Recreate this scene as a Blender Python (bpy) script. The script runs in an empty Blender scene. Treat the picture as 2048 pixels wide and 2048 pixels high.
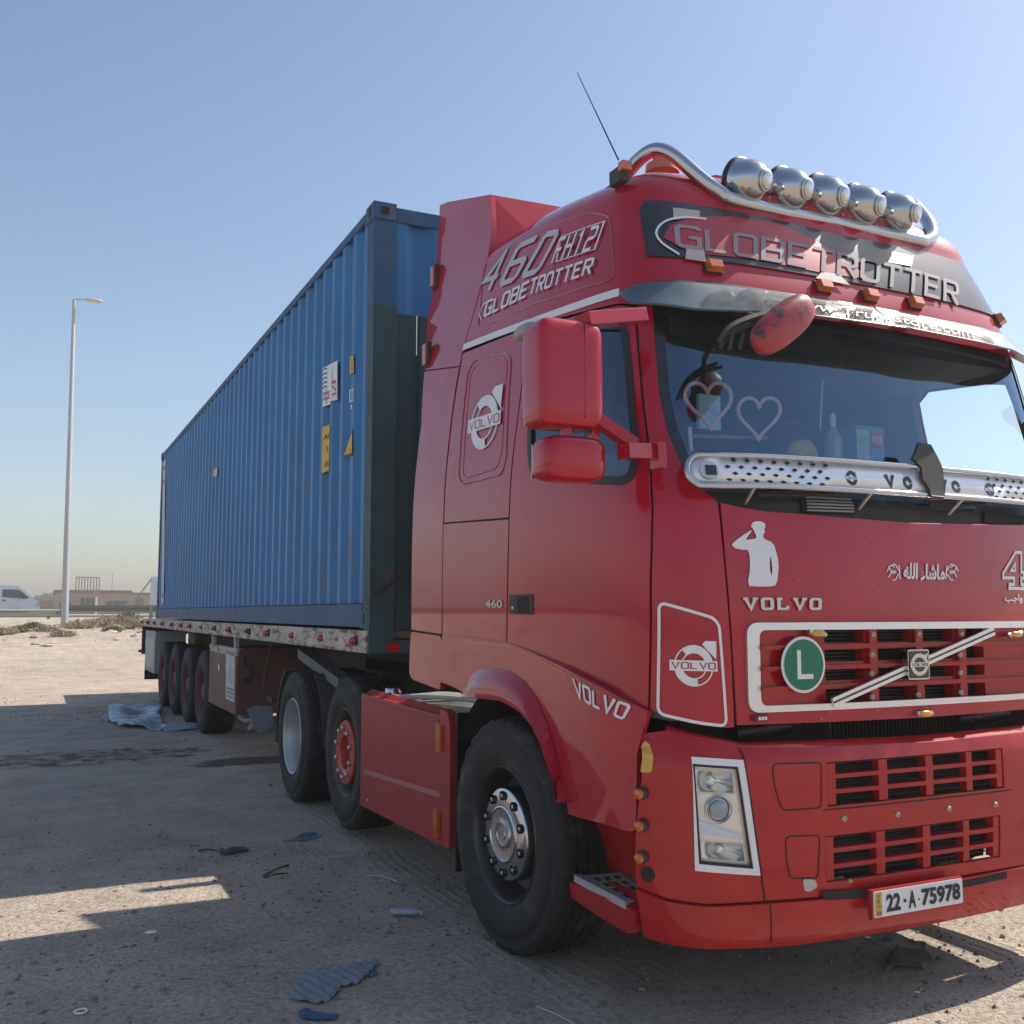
import bpy, math, random
import numpy as np
from mathutils import Vector, Matrix
from mathutils.geometry import delaunay_2d_cdt
random.seed(7); rng = np.random.default_rng(7)
sc = bpy.context.scene
R = math.radians

# ------------------------------------------------------------------ camera
CAM = np.array([-1.9621, -6.3284, 1.513])
YAW, PITCH, FPX = 0.4466, 0.0992, 2007.88
K = 2048 / 1932.0                       # measurements were read off at 1932 px
fwd = np.array([math.sin(YAW) * math.cos(PITCH), math.cos(YAW) * math.cos(PITCH), math.sin(PITCH)])
rgt = np.array([math.cos(YAW), -math.sin(YAW), 0.0]); upv = np.cross(rgt, fwd)
cd = bpy.data.cameras.new("camera"); cam = bpy.data.objects.new("camera", cd)
sc.collection.objects.link(cam); sc.camera = cam
cd.sensor_width = 36; cd.lens = 36 * FPX / 2048; cd.clip_start = .05; cd.clip_end = 6000
cam.matrix_world = Matrix(((rgt[0], upv[0], -fwd[0], CAM[0]), (rgt[1], upv[1], -fwd[1], CAM[1]),
                           (rgt[2], upv[2], -fwd[2], CAM[2]), (0, 0, 0, 1)))

# ------------------------------------------------------------------ sky, sun
SUN_EL, SUN_AZ = R(46.5), R(88.3)         # azimuth clockwise from +Y
w = bpy.data.worlds.new("World"); sc.world = w; w.use_nodes = True
nt = w.node_tree; bg = nt.nodes["Background"]
sky = nt.nodes.new("ShaderNodeTexSky"); sky.sky_type = 'NISHITA'; sky.sun_disc = False
sky.sun_elevation = SUN_EL; sky.sun_rotation = SUN_AZ
sky.air_density = 1.0; sky.dust_density = .9; sky.ozone_density = 1.3; sky.altitude = 0
nt.links.new(sky.outputs[0], bg.inputs[0]); bg.inputs[1].default_value = 0.118
sd = bpy.data.lights.new("sun", 'SUN'); sd.energy = 4.6; sd.angle = R(.55); sd.color = (1, .93, .82)
sun = bpy.data.objects.new("sun", sd); sc.collection.objects.link(sun)
sdir = Vector((math.sin(SUN_AZ) * math.cos(SUN_EL), math.cos(SUN_AZ) * math.cos(SUN_EL), math.sin(SUN_EL)))
sun.rotation_euler = sdir.to_track_quat('Z', 'Y').to_euler(); sun.location = (20, 0, 20)
sc.view_settings.view_transform = 'Standard'; sc.view_settings.look = 'None'
sc.view_settings.exposure = 0.52; sc.view_settings.gamma = 1

# ------------------------------------------------------------------ measuring helpers
def ray(u, v):
    u *= K; v *= K
    return (u - 1024) / FPX * rgt - (v - 1024) / FPX * upv + fwd
def D(u, v, ax, val):
    d = ray(u, v); i = 'xyz'.index(ax); return CAM + (val - CAM[i]) / d[i] * d
def proj(P):
    q = np.asarray(P, float) - CAM
    a, b, c = q @ rgt, q @ upv, q @ fwd
    return (1024 + FPX * a / c) / K, (1024 - FPX * b / c) / K

# ------------------------------------------------------------------ materials
MATS = {}
def mat(name, col, rough=.5, metal=0., coat=0., coatr=.05, var=.0, vscale=6., dust=0., dustcol=(.35, .27, .19),
        bump=0., bscale=40., bevel=0., road=0., alpha=1., spec=.5, emit=None, sheen=None, grime=None):
    if name in MATS: return MATS[name]
    m = bpy.data.materials.new(name); m.use_nodes = True; MATS[name] = m
    N = m.node_tree.nodes; Lk = m.node_tree.links; p = N["Principled BSDF"]
    p.inputs["Roughness"].default_value = rough; p.inputs["Metallic"].default_value = metal
    p.inputs["Coat Weight"].default_value = coat; p.inputs["Coat Roughness"].default_value = coatr
    p.inputs["Specular IOR Level"].default_value = spec
    tc = N.new("ShaderNodeTexCoord")
    c = N.new("ShaderNodeRGB"); c.outputs[0].default_value = (*col, 1); out = c.outputs[0]
    if var > 0:
        n = N.new("ShaderNodeTexNoise"); n.inputs["Scale"].default_value = vscale; n.inputs["Detail"].default_value = 8
        n.inputs["Roughness"].default_value = .65
        Lk.new(tc.outputs["Object"], n.inputs["Vector"])
        mr = N.new("ShaderNodeMapRange"); mr.inputs[1].default_value = .3; mr.inputs[2].default_value = .7
        mr.inputs[3].default_value = 1 - var; mr.inputs[4].default_value = 1 + var
        Lk.new(n.outputs[0], mr.inputs[0])
        mx = N.new("ShaderNodeVectorMath"); mx.operation = 'SCALE'
        Lk.new(out, mx.inputs[0]); Lk.new(mr.outputs[0], mx.inputs["Scale"]); out = mx.outputs[0]
    if dust > 0:
        n = N.new("ShaderNodeTexNoise"); n.inputs["Scale"].default_value = 2.3; n.inputs["Detail"].default_value = 9
        n.inputs["Roughness"].default_value = .7
        Lk.new(tc.outputs["Object"], n.inputs["Vector"])
        mr = N.new("ShaderNodeMapRange"); mr.inputs[1].default_value = .38; mr.inputs[2].default_value = .72
        mr.inputs[3].default_value = dust * .35; mr.inputs[4].default_value = dust
        Lk.new(n.outputs[0], mr.inputs[0])
        mx = N.new("ShaderNodeMix"); mx.data_type = 'RGBA'
        Lk.new(mr.outputs[0], mx.inputs[0]); Lk.new(out, mx.inputs[6]); mx.inputs[7].default_value = (*dustcol, 1)
        out = mx.outputs[2]
        mr2 = N.new("ShaderNodeMapRange"); mr2.inputs[1].default_value = .3; mr2.inputs[2].default_value = .75
        mr2.inputs[3].default_value = rough; mr2.inputs[4].default_value = min(1, rough + .25)
        Lk.new(n.outputs[0], mr2.inputs[0]); Lk.new(mr2.outputs[0], p.inputs["Roughness"])
    if road > 0:                             # road dust thrown up on the lower panels
        ge = N.new("ShaderNodeNewGeometry"); sx = N.new("ShaderNodeSeparateXYZ"); Lk.new(ge.outputs["Position"], sx.inputs[0])
        zr = N.new("ShaderNodeMapRange"); zr.inputs[1].default_value = 1.9; zr.inputs[2].default_value = .4; zr.inputs[3].default_value = 0; zr.inputs[4].default_value = 1
        Lk.new(sx.outputs[2], zr.inputs[0])
        n = N.new("ShaderNodeTexNoise"); n.inputs["Scale"].default_value = 5; n.inputs["Detail"].default_value = 9; n.inputs["Roughness"].default_value = .75
        Lk.new(ge.outputs["Position"], n.inputs["Vector"])
        nr = N.new("ShaderNodeMapRange"); nr.inputs[1].default_value = .42; nr.inputs[2].default_value = .68; nr.inputs[3].default_value = .1; nr.inputs[4].default_value = 1
        Lk.new(n.outputs[0], nr.inputs[0])
        mu = N.new("ShaderNodeMath"); mu.operation = 'MULTIPLY'; Lk.new(zr.outputs[0], mu.inputs[0]); Lk.new(nr.outputs[0], mu.inputs[1])
        m3 = N.new("ShaderNodeMath"); m3.operation = 'MULTIPLY'; Lk.new(mu.outputs[0], m3.inputs[0]); m3.inputs[1].default_value = road
        mx = N.new("ShaderNodeMix"); mx.data_type = 'RGBA'; Lk.new(m3.outputs[0], mx.inputs[0]); Lk.new(out, mx.inputs[6]); mx.inputs[7].default_value = (*dustcol, 1); out = mx.outputs[2]
        cw = N.new("ShaderNodeMath"); cw.operation = 'MULTIPLY_ADD'; Lk.new(mu.outputs[0], cw.inputs[0]); cw.inputs[1].default_value = -.5 * coat; cw.inputs[2].default_value = coat
        Lk.new(cw.outputs[0], p.inputs["Coat Weight"])
    if grime:                                # (colour, scale xyz, low, high, amount): chips, streaks, rust
        gc, gs, lo, hi, am = grime
        mp = N.new("ShaderNodeMapping"); mp.inputs["Scale"].default_value = gs
        Lk.new(tc.outputs["Object"], mp.inputs["Vector"])
        n = N.new("ShaderNodeTexNoise"); n.inputs["Scale"].default_value = 1; n.inputs["Detail"].default_value = 6
        n.inputs["Roughness"].default_value = .7
        Lk.new(mp.outputs[0], n.inputs["Vector"])
        mr = N.new("ShaderNodeMapRange"); mr.inputs[1].default_value = lo; mr.inputs[2].default_value = hi
        mr.inputs[3].default_value = 0; mr.inputs[4].default_value = am
        Lk.new(n.outputs[0], mr.inputs[0])
        mx = N.new("ShaderNodeMix"); mx.data_type = 'RGBA'
        Lk.new(mr.outputs[0], mx.inputs[0]); Lk.new(out, mx.inputs[6]); mx.inputs[7].default_value = (*gc, 1)
        out = mx.outputs[2]
    Lk.new(out, p.inputs["Base Color"])
    nrm = None
    if bevel > 0:
        b = N.new("ShaderNodeBevel"); b.samples = 4; b.inputs["Radius"].default_value = bevel; nrm = b.outputs[0]
    if bump > 0:
        n = N.new("ShaderNodeTexNoise"); n.inputs["Scale"].default_value = bscale; n.inputs["Detail"].default_value = 5
        Lk.new(tc.outputs["Object"], n.inputs["Vector"])
        bp = N.new("ShaderNodeBump"); bp.inputs["Strength"].default_value = bump; bp.inputs["Distance"].default_value = .01
        Lk.new(n.outputs[0], bp.inputs["Height"])
        if nrm: Lk.new(nrm, bp.inputs["Normal"])
        nrm = bp.outputs[0]
    if nrm: Lk.new(nrm, p.inputs["Normal"])
    if emit: p.inputs["Emission Color"].default_value = (*emit, 1); p.inputs["Emission Strength"].default_value = 1
    return m
def glass_mat(name, tint, refl=.12, rough=.02, dust=0., gtint=(.95, .97, 1)):
    m = bpy.data.materials.new(name); m.use_nodes = True; MATS[name] = m
    N = m.node_tree.nodes; Lk = m.node_tree.links; N.remove(N["Principled BSDF"])
    t = N.new("ShaderNodeBsdfTransparent"); t.inputs[0].default_value = (*tint, 1)
    g = N.new("ShaderNodeBsdfGlossy"); g.inputs["Roughness"].default_value = rough; g.inputs[0].default_value = (*gtint, 1)
    fr = N.new("ShaderNodeFresnel"); fr.inputs[0].default_value = 1.5
    ad = N.new("ShaderNodeMath"); ad.operation = 'ADD'; ad.inputs[1].default_value = refl; ad.use_clamp = True
    Lk.new(fr.outputs[0], ad.inputs[0])
    mx = N.new("ShaderNodeMixShader"); Lk.new(ad.outputs[0], mx.inputs[0]); Lk.new(t.outputs[0], mx.inputs[1]); Lk.new(g.outputs[0], mx.inputs[2])
    last = mx.outputs[0]
    if dust > 0:
        d = N.new("ShaderNodeBsdfDiffuse"); d.inputs[0].default_value = (.4, .42, .42, 1)
        n = N.new("ShaderNodeTexNoise"); n.inputs["Scale"].default_value = 3; n.inputs["Detail"].default_value = 6
        tc = N.new("ShaderNodeTexCoord"); Lk.new(tc.outputs["Object"], n.inputs["Vector"])
        mr = N.new("ShaderNodeMapRange"); mr.inputs[3].default_value = dust * .4; mr.inputs[4].default_value = dust * 1.6
        Lk.new(n.outputs[0], mr.inputs[0])
        m2 = N.new("ShaderNodeMixShader"); Lk.new(mr.outputs[0], m2.inputs[0]); Lk.new(last, m2.inputs[1]); Lk.new(d.outputs[0], m2.inputs[2])
        last = m2.outputs[0]
    Lk.new(last, N["Material Output"].inputs[0]); return m

RED = mat("red_paint", (.42, .001, .022), .34, coat=1, coatr=.04, spec=.12, var=.10, vscale=3, dust=.010, road=.13, bump=.05, bscale=4, bevel=.006,
          grime=((.16, .006, .012), (3, 3, 9), .62, .8, .5))
RED2 = mat("red_paint_bumper", (.42, .001, .009), .36, coat=.9, coatr=.06, spec=.12, var=.12, vscale=4, dust=.014, road=.10, bump=.05, bscale=6, bevel=.006,
           grime=((.5, .3, .28), (60, 60, 60), .74, .78, .5))
REDD = mat("red_paint_dusty", (.36, .003, .012), .5, coat=.35, spec=.3, coatr=.3, var=.12, vscale=5, dust=.14, bump=.05, bscale=9, bevel=.005)
DARK = mat("black_plastic", (.018, .02, .023), .5, dust=.12, bump=.1, bscale=90)
VOID = mat("dark_underside", (.012, .012, .014), .9, dust=.1)
RUBBER = mat("seal_rubber", (.012, .013, .015), .45)
TYRE = mat("tyre_rubber", (.009, .0095, .011), .65, var=.2, dust=.13, dustcol=(.13, .115, .10), bump=.25, bscale=45,
           grime=((.12, .105, .09), (4, 4, 7), .55, .72, .6))
CHROME = mat("chrome", (.52, .53, .55), .08, metal=1, dust=.06, dustcol=(.4, .38, .34))
STEEL = mat("brushed_steel", (.6, .6, .6), .32, metal=1, dust=.15, bump=.05, bscale=120)
SILVER = mat("silver_paint", (.5, .51, .53), .35, metal=.6, dust=.2)
WHITE = mat("white_vinyl", (.78, .78, .78), .4, bump=.02)
BLACKV = mat("black_vinyl", (.012, .013, .018), .25, coat=.6, coatr=.05)
REDV = mat("red_vinyl", (.38, .012, .022), .3, coat=.5)
GREEN = mat("green_vinyl", (.0, .16, .085), .35)
ORANGE = mat("amber_lens", (.55, .12, .01), .2, coat=1, var=.2, vscale=60)
YELL = mat("yellow_lens", (.7, .35, .03), .25, coat=.6, var=.2, vscale=60)
REDL = mat("red_lens", (.5, .01, .015), .15, coat=1)
BLUEC = mat("container_blue", (.003, .150, .38), .45, coat=.2, coatr=.3, var=.2, vscale=1.1, dust=.05, dustcol=(.25, .27, .3), bump=.05, bscale=25,
            grime=((.16, .085, .05), (9, 9, 1.6), .60, .68, .8))
BLUEF = mat("container_frame_blue", (.012, .08, .19), .55, var=.25, vscale=4, dust=.12, dustcol=(.2, .2, .2), bevel=.006,
            grime=((.2, .12, .08), (7, 7, 5), .55, .7, .8))
BLUER = mat("container_rail_blue", (.03, .10, .19), .55, var=.15, vscale=2, dust=.15, dustcol=(.25, .25, .27),
            grime=((.16, .10, .07), (4, 4, 12), .64, .74, .7))
GREENB = mat("headboard_green", (.018, .065, .078), .5, var=.25, vscale=3, dust=.15, dustcol=(.1, .12, .11),
             grime=((.16, .07, .04), (5, 5, 3), .63, .72, .7))
BEIGE = mat("worn_beige_paint", (.58, .52, .44), .65, var=.25, vscale=5, dust=.3, dustcol=(.25, .19, .14),
            grime=((.15, .075, .045), (9, 6, 20), .49, .58, .9))
BROWN = mat("toolbox_brown", (.20, .085, .06), .6, var=.2, vscale=3, dust=.2, grime=((.07, .03, .025), (8, 8, 3), .55, .75, .6))
BROWND = mat("toolbox_dark_red", (.10, .03, .028), .65, var=.25, vscale=4, dust=.15)
FRAME = mat("chassis_black", (.03, .025, .025), .7, var=.3, vscale=8, dust=.35, dustcol=(.14, .10, .08))
GREYB = mat("grey_box_paint", (.33, .35, .37), .6, var=.15, vscale=5, dust=.2)
DKRED = mat("wheel_dark_red", (.16, .012, .025), .6, var=.2, vscale=9, dust=.2, dustcol=(.2, .14, .12))
WRED = mat("wheel_red", (.5, .03, .025), .45, coat=.4, var=.15, vscale=12, dust=.15)
GLASS = glass_mat("windscreen_glass", (.93, .98, 1), .13, .01, .02, (.5, .74, 1))  # last colour puts the sky's blue into the reflections, side glass too
SGLASS = glass_mat("side_glass", (.45, .52, .56), .08, .01, .02, (.6, .78, 1))
LENS = glass_mat("lamp_glass", (.97, .98, .98), .0, .03)
ACRYL = glass_mat("smoked_acrylic", (.10, .17, .19), .05, .10, .14)
INTER = mat("cab_interior", (.05, .06, .07), .8, var=.2)
DASH = mat("dashboard_grey", (.26, .29, .31), .7, var=.15, vscale=8)

# ------------------------------------------------------------------ mesh builder
W = {}
def cat(a, b): return np.concatenate([a, b]) if len(a) else b
class MB:
    def __init__(s): s.v = []; s.f = []; s.m = []; s.mats = []
    def mi(s, m):
        if m not in s.mats: s.mats.append(m)
        return s.mats.index(m)
    def add(s, verts, faces, m=None):
        b = len(s.v); s.v.extend([tuple(map(float, p)) for p in verts])
        k = s.mi(m)
        for f in faces: s.f.append([b + i for i in f]); s.m.append(k)
        return s
    def box(s, a, b, m=None, rot=None, piv=None):
        x0, y0, z0 = a; x1, y1, z1 = b
        V = [(x0, y0, z0), (x1, y0, z0), (x1, y1, z0), (x0, y1, z0), (x0, y0, z1), (x1, y0, z1), (x1, y1, z1), (x0, y1, z1)]
        if rot is not None:
            c = Vector(piv) if piv is not None else Vector(((x0 + x1) / 2, (y0 + y1) / 2, (z0 + z1) / 2))
            V = [tuple(rot @ (Vector(p) - c) + c) for p in V]
        return s.add(V, [(0, 3, 2, 1), (4, 5, 6, 7), (0, 1, 5, 4), (1, 2, 6, 5), (2, 3, 7, 6), (3, 0, 4, 7)], m)
    def tube(s, pts, r, m=None, n=12, closed=False, caps=True):
        pts = [Vector(p) for p in pts]; rs = r if hasattr(r, '__len__') else [r] * len(pts)
        rings = []; up = Vector((0, 0, 1)); prev = None
        for i, p in enumerate(pts):
            a = pts[i - 1] if (i > 0 or closed) else p; b = pts[(i + 1) % len(pts)] if (i < len(pts) - 1 or closed) else p
            t = (b - a).normalized()
            if prev is None:
                u = t.cross(up)
                if u.length < .1: u = t.cross(Vector((1, 0, 0)))
            else: u = prev - t * prev.dot(t)
            u.normalize(); prev = u; v_ = t.cross(u)
            rings.append([p + rs[i] * (math.cos(2 * math.pi * k / n) * u + math.sin(2 * math.pi * k / n) * v_) for k in range(n)])
        V = [q for rg in rings for q in rg]; F = []
        L = len(rings)
        for i in range(L if closed else L - 1):
            for k in range(n):
                a = i * n + k; b = i * n + (k + 1) % n; j = (i + 1) % L
                F.append((a, b, j * n + (k + 1) % n, j * n + k))
        if caps and not closed:
            F.append(tuple(range(n))[::-1]); F.append(tuple((L - 1) * n + k for k in range(n)))
        return s.add(V, F, m)
    def lathe(s, prof, c, axis=(-1, 0, 0), m=None, n=48, caps=(False, False)):
        """prof: (radius, distance along axis)"""
        ax = Vector(axis).normalized(); u = ax.cross(Vector((0, 0, 1)))
        if u.length < .1: u = ax.cross(Vector((0, 1, 0)))
        u.normalize(); v_ = ax.cross(u); c = Vector(c); V = []; F = []
        for (r, a) in prof:
            for k in range(n):
                t = 2 * math.pi * k / n; V.append(c + ax * a + r * (math.cos(t) * u + math.sin(t) * v_))
        for i in range(len(prof) - 1):
            for k in range(n): F.append((i * n + k, i * n + (k + 1) % n, (i + 1) * n + (k + 1) % n, (i + 1) * n + k))
        if caps[0]: F.append(tuple(range(n))[::-1])
        if caps[1]: F.append(tuple((len(prof) - 1) * n + k for k in range(n)))
        return s.add(V, F, m)
    def prism(s, poly, d, m=None):
        """poly: list of 3-D points, extruded by vector d"""
        n = len(poly); d = Vector(d); V = [Vector(p) for p in poly] + [Vector(p) + d for p in poly]
        F = [tuple(range(n))[::-1], tuple(range(n, 2 * n))] + [(i, (i + 1) % n, n + (i + 1) % n, n + i) for i in range(n)]
        return s.add(V, F, m)
    def blob(s, c, rad, e=2.0, m=None, n=24, k=14, rot=None):
        """superellipsoid"""
        V = []; F = []
        def pw(a, q): return math.copysign(abs(a) ** q, a)
        q = 2 / e
        for i in range(k + 1):
            ph = -math.pi / 2 + math.pi * i / k
            for j in range(n):
                th = 2 * math.pi * j / n
                p = Vector((rad[0] * pw(math.cos(ph), q) * pw(math.cos(th), q), rad[1] * pw(math.cos(ph), q) * pw(math.sin(th), q), rad[2] * pw(math.sin(ph), q)))
                if rot is not None: p = rot @ p
                V.append(p + Vector(c))
        for i in range(k):
            for j in range(n): F.append((i * n + j, i * n + (j + 1) % n, (i + 1) * n + (j + 1) % n, (i + 1) * n + j))
        return s.add(V, F, m)
    def mirrored(s, both=False, cx=1.25):
        o = MB(); o.mats = list(s.mats)
        if both: o.v = list(s.v); o.f = [list(f) for f in s.f]; o.m = list(s.m)
        b = len(o.v); o.v += [(2 * cx - p[0], p[1], p[2]) for p in s.v]
        o.f += [[b + i for i in f[::-1]] for f in s.f]; o.m += list(s.m); return o
    def merge(s, o):
        b = len(s.v); s.v += o.v
        for f, k in zip(o.f, o.m): s.f.append([b + i for i in f]); s.m.append(s.mi(o.mats[k]))
        return s
    def obj(s, name, m=None, parent=None, smooth=35, origin=None, weld=0):
        me = bpy.data.meshes.new(name); A = np.array(s.v)
        c = np.array(origin) if origin is not None else np.array([(A[:, 0].min() + A[:, 0].max()) / 2, (A[:, 1].min() + A[:, 1].max()) / 2, A[:, 2].min()])
        me.from_pydata((A - c).tolist(), [], s.f)
        mats = [x if x is not None else m for x in s.mats]
        for x in mats: me.materials.append(x)
        me.polygons.foreach_set("material_index", s.m)
        if smooth:
            me.polygons.foreach_set("use_smooth", [True] * len(me.polygons)); me.update()
            me.set_sharp_from_angle(angle=R(smooth))
        me.update()
        o = bpy.data.objects.new(name, me); sc.collection.objects.link(o); W[o.name] = c
        if parent is not None: o.parent = parent; o.location = c - W[parent.name]
        else: o.location = c
        return o
def tag(o, label=None, category=None, group=None, kind=None):
    if label: o["label"] = label
    if category: o["category"] = category
    if group: o["group"] = group
    if kind: o["kind"] = kind
    return o
def empty(name, loc, label, category, group=None):
    o = bpy.data.objects.new(name, None); sc.collection.objects.link(o); o.location = loc; o.empty_display_size = .2
    W[o.name] = np.array(loc, float); return tag(o, label, category, group)
def copy_tree(o, delta=(0, 0, 0), parent=None):
    c = o.copy(); sc.collection.objects.link(c)
    for k in ("label", "category", "group"):
        pass
    W[c.name] = W[o.name] + np.array(delta)
    if parent is not None: c.parent = parent; c.location = W[c.name] - W[parent.name]
    else: c.location = W[c.name]
    for ch in list(o.children): copy_tree(ch, delta, c)
    return c

# ------------------------------------------------------------------ surfaces with (a, b) coordinates in metres
def catmull(P, n=24):
    P = np.array(P, float); Q = np.vstack([2 * P[0] - P[1], P, 2 * P[-1] - P[-2]]); out = []
    for i in range(1, len(Q) - 2):
        t = np.linspace(0, 1, n, endpoint=False)[:, None]
        a, b, c, d = Q[i - 1], Q[i], Q[i + 1], Q[i + 2]
        out.append(.5 * ((2 * b) + (c - a) * t + (2 * a - 5 * b + 4 * c - d) * t ** 2 + (3 * b - 3 * c + d - a) * t ** 3))
    out.append(P[-1:]); return np.vstack(out)
class Surf:
    def N(s, a, b):
        e = 1e-3
        da = s.P(a + e, b) - s.P(a - e, b); db = s.P(a, b + e) - s.P(a, b - e)
        n = np.cross(da, db); return n / np.linalg.norm(n, axis=-1, keepdims=True)
    def at(s, a, b, off=0.):
        a = np.asarray(a, float); b = np.asarray(b, float); p = s.P(a, b)
        return p + s.N(a, b) * off if np.any(np.asarray(off) != 0) else p
    def inv(s, u, v, off=0.):
        if not hasattr(s, '_g'):
            A, B = np.meshgrid(np.linspace(*s.ra, 160), np.linspace(*s.rb, 60)); s._A, s._B = A, B
            G = s.P(A, B); nn = s.N(A, B); uu, vv = proj(G); vis = ((CAM - G) * nn).sum(-1) > 0
            s._g = (uu, vv, vis)
        uu, vv, vis = s._g; e = (uu - u) ** 2 + (vv - v) ** 2 + np.where(vis, 0, 1e9)
        i = np.unravel_index(np.argmin(e), e.shape); a, b = s._A[i], s._B[i]
        for _ in range(12):
            f0 = np.array(proj(s.at(a, b, off))) - (u, v); h = 1e-4
            fa = (np.array(proj(s.at(a + h, b, off))) - (u, v) - f0) / h; fb = (np.array(proj(s.at(a, b + h, off))) - (u, v) - f0) / h
            J = np.array([fa, fb]).T
            try: d = np.linalg.solve(J, -f0)
            except Exception: break
            d = np.clip(d, -.15, .15); a += d[0]; b += d[1]
            if abs(d).max() < 1e-5: break
        return (float(a), float(b))
    def L(s, pts, off=0.): return [s.inv(u, v, off) for u, v in pts]
class Body(Surf):
    def __init__(s, pts, xo, yo, y0, y1, rb):
        d = catmull(pts); L = np.concatenate([[0], np.cumsum(np.hypot(*np.diff(d, axis=0).T))])
        s.x, s.y, s.l, s.S = d[:, 0], d[:, 1], L, L[-1]; s.y0, s.y1 = y0, y1
        s.xo, s.yo = [[tuple(p) for p in catmull(q, 10)] for q in (xo, yo)]
        s.ra = (0, s.S * 1.55); s.rb = rb
    def P(s, a, z):
        a = np.asarray(a, float); z = np.asarray(z, float)
        m = a > s.S; q = np.clip(np.where(m, 2 * s.S - a, a), -1, s.S)
        x = np.interp(q, s.l, s.x); y = np.interp(q, s.l, s.y)
        y = np.where(q < 0, s.y[0] - q, y)
        zx = np.interp(z, *zip(*s.xo)); zy = np.interp(z, *zip(*s.yo))
        w_ = np.clip((s.y0 - y) / (s.y0 - s.y1), 0, 1)
        x = x + zx * (1 - x / 1.25); y = y + zy * w_
        x = np.where(m, 2.5 - x, x)
        return np.stack(np.broadcast_arrays(x, y, z), -1)
class PlaneX(Surf):
    """a = -y, b = z ; faces -x"""
    def __init__(s, fn): s.fn = fn if callable(fn) else (lambda y, z: fn + 0 * y); s.ra = (-16, 4); s.rb = (0, 4.5)
    def P(s, a, b):
        a = np.asarray(a, float); b = np.asarray(b, float); a, b = np.broadcast_arrays(a, b)
        return np.stack([s.fn(-a, b) + 0 * a, -a, b], -1)
    def inv(s, u, v, off=0.):
        x = float(s.fn(np.array(0.), np.array(1.)))
        for _ in range(12): p = D(u, v, 'x', x - off); x = float(s.fn(p[1], p[2]))
        return (-p[1], p[2])
class PlaneY(Surf):
    """a = x, b = z ; faces -y"""
    def __init__(s, y): s.y = y
    def P(s, a, b):
        a, b = np.broadcast_arrays(np.asarray(a, float), np.asarray(b, float)); return np.stack([a, 0 * a + s.y, b], -1)
    def inv(s, u, v, off=0.): p = D(u, v, 'y', s.y - off); return (p[0], p[2])
class PlaneZ(Surf):
    """a = x, b = y ; faces up"""
    def __init__(s, z): s.z = z
    def P(s, a, b):
        a, b = np.broadcast_arrays(np.asarray(a, float), np.asarray(b, float)); return np.stack([a, b, 0 * a + s.z], -1)
    def inv(s, u, v, off=0.): p = D(u, v, 'z', s.z + off); return (p[0], p[1])

def resamp(poly, res, closed=True):
    out = []; n = len(poly)
    for i in range(n if closed else n - 1):
        a = np.array(poly[i]); b = np.array(poly[(i + 1) % n]); k = max(1, int(math.ceil(np.hypot(*(b - a)) / res)))
        for j in range(k): out.append(tuple(a + (b - a) * j / k))
    if not closed: out.append(tuple(poly[-1]))
    return out
def inside(P, poly):
    P = np.asarray(P); x, y = P[:, 0], P[:, 1]; r = np.zeros(len(P), bool); n = len(poly)
    for i in range(n):
        x0, y0 = poly[i]; x1, y1 = poly[(i + 1) % n]
        if y0 == y1: continue
        c = ((y0 > y) != (y1 > y)) & (x < (x1 - x0) * (y - y0) / (y1 - y0) + x0); r ^= c
    return r
def rounded(poly, r, n=5):
    """round the corners of a 2-D polygon"""
    out = []; L = len(poly)
    for i in range(L):
        p = np.array(poly[i]); a = np.array(poly[i - 1]) - p; b = np.array(poly[(i + 1) % L]) - p
        la, lb = np.hypot(*a), np.hypot(*b); q = min(r, la * .45, lb * .45); A = p + a / la * q; B = p + b / lb * q
        for k in range(n + 1):
            t = k / n; out.append(tuple((1 - t) ** 2 * A + 2 * t * (1 - t) * p + t * t * B))
    return out
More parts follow.
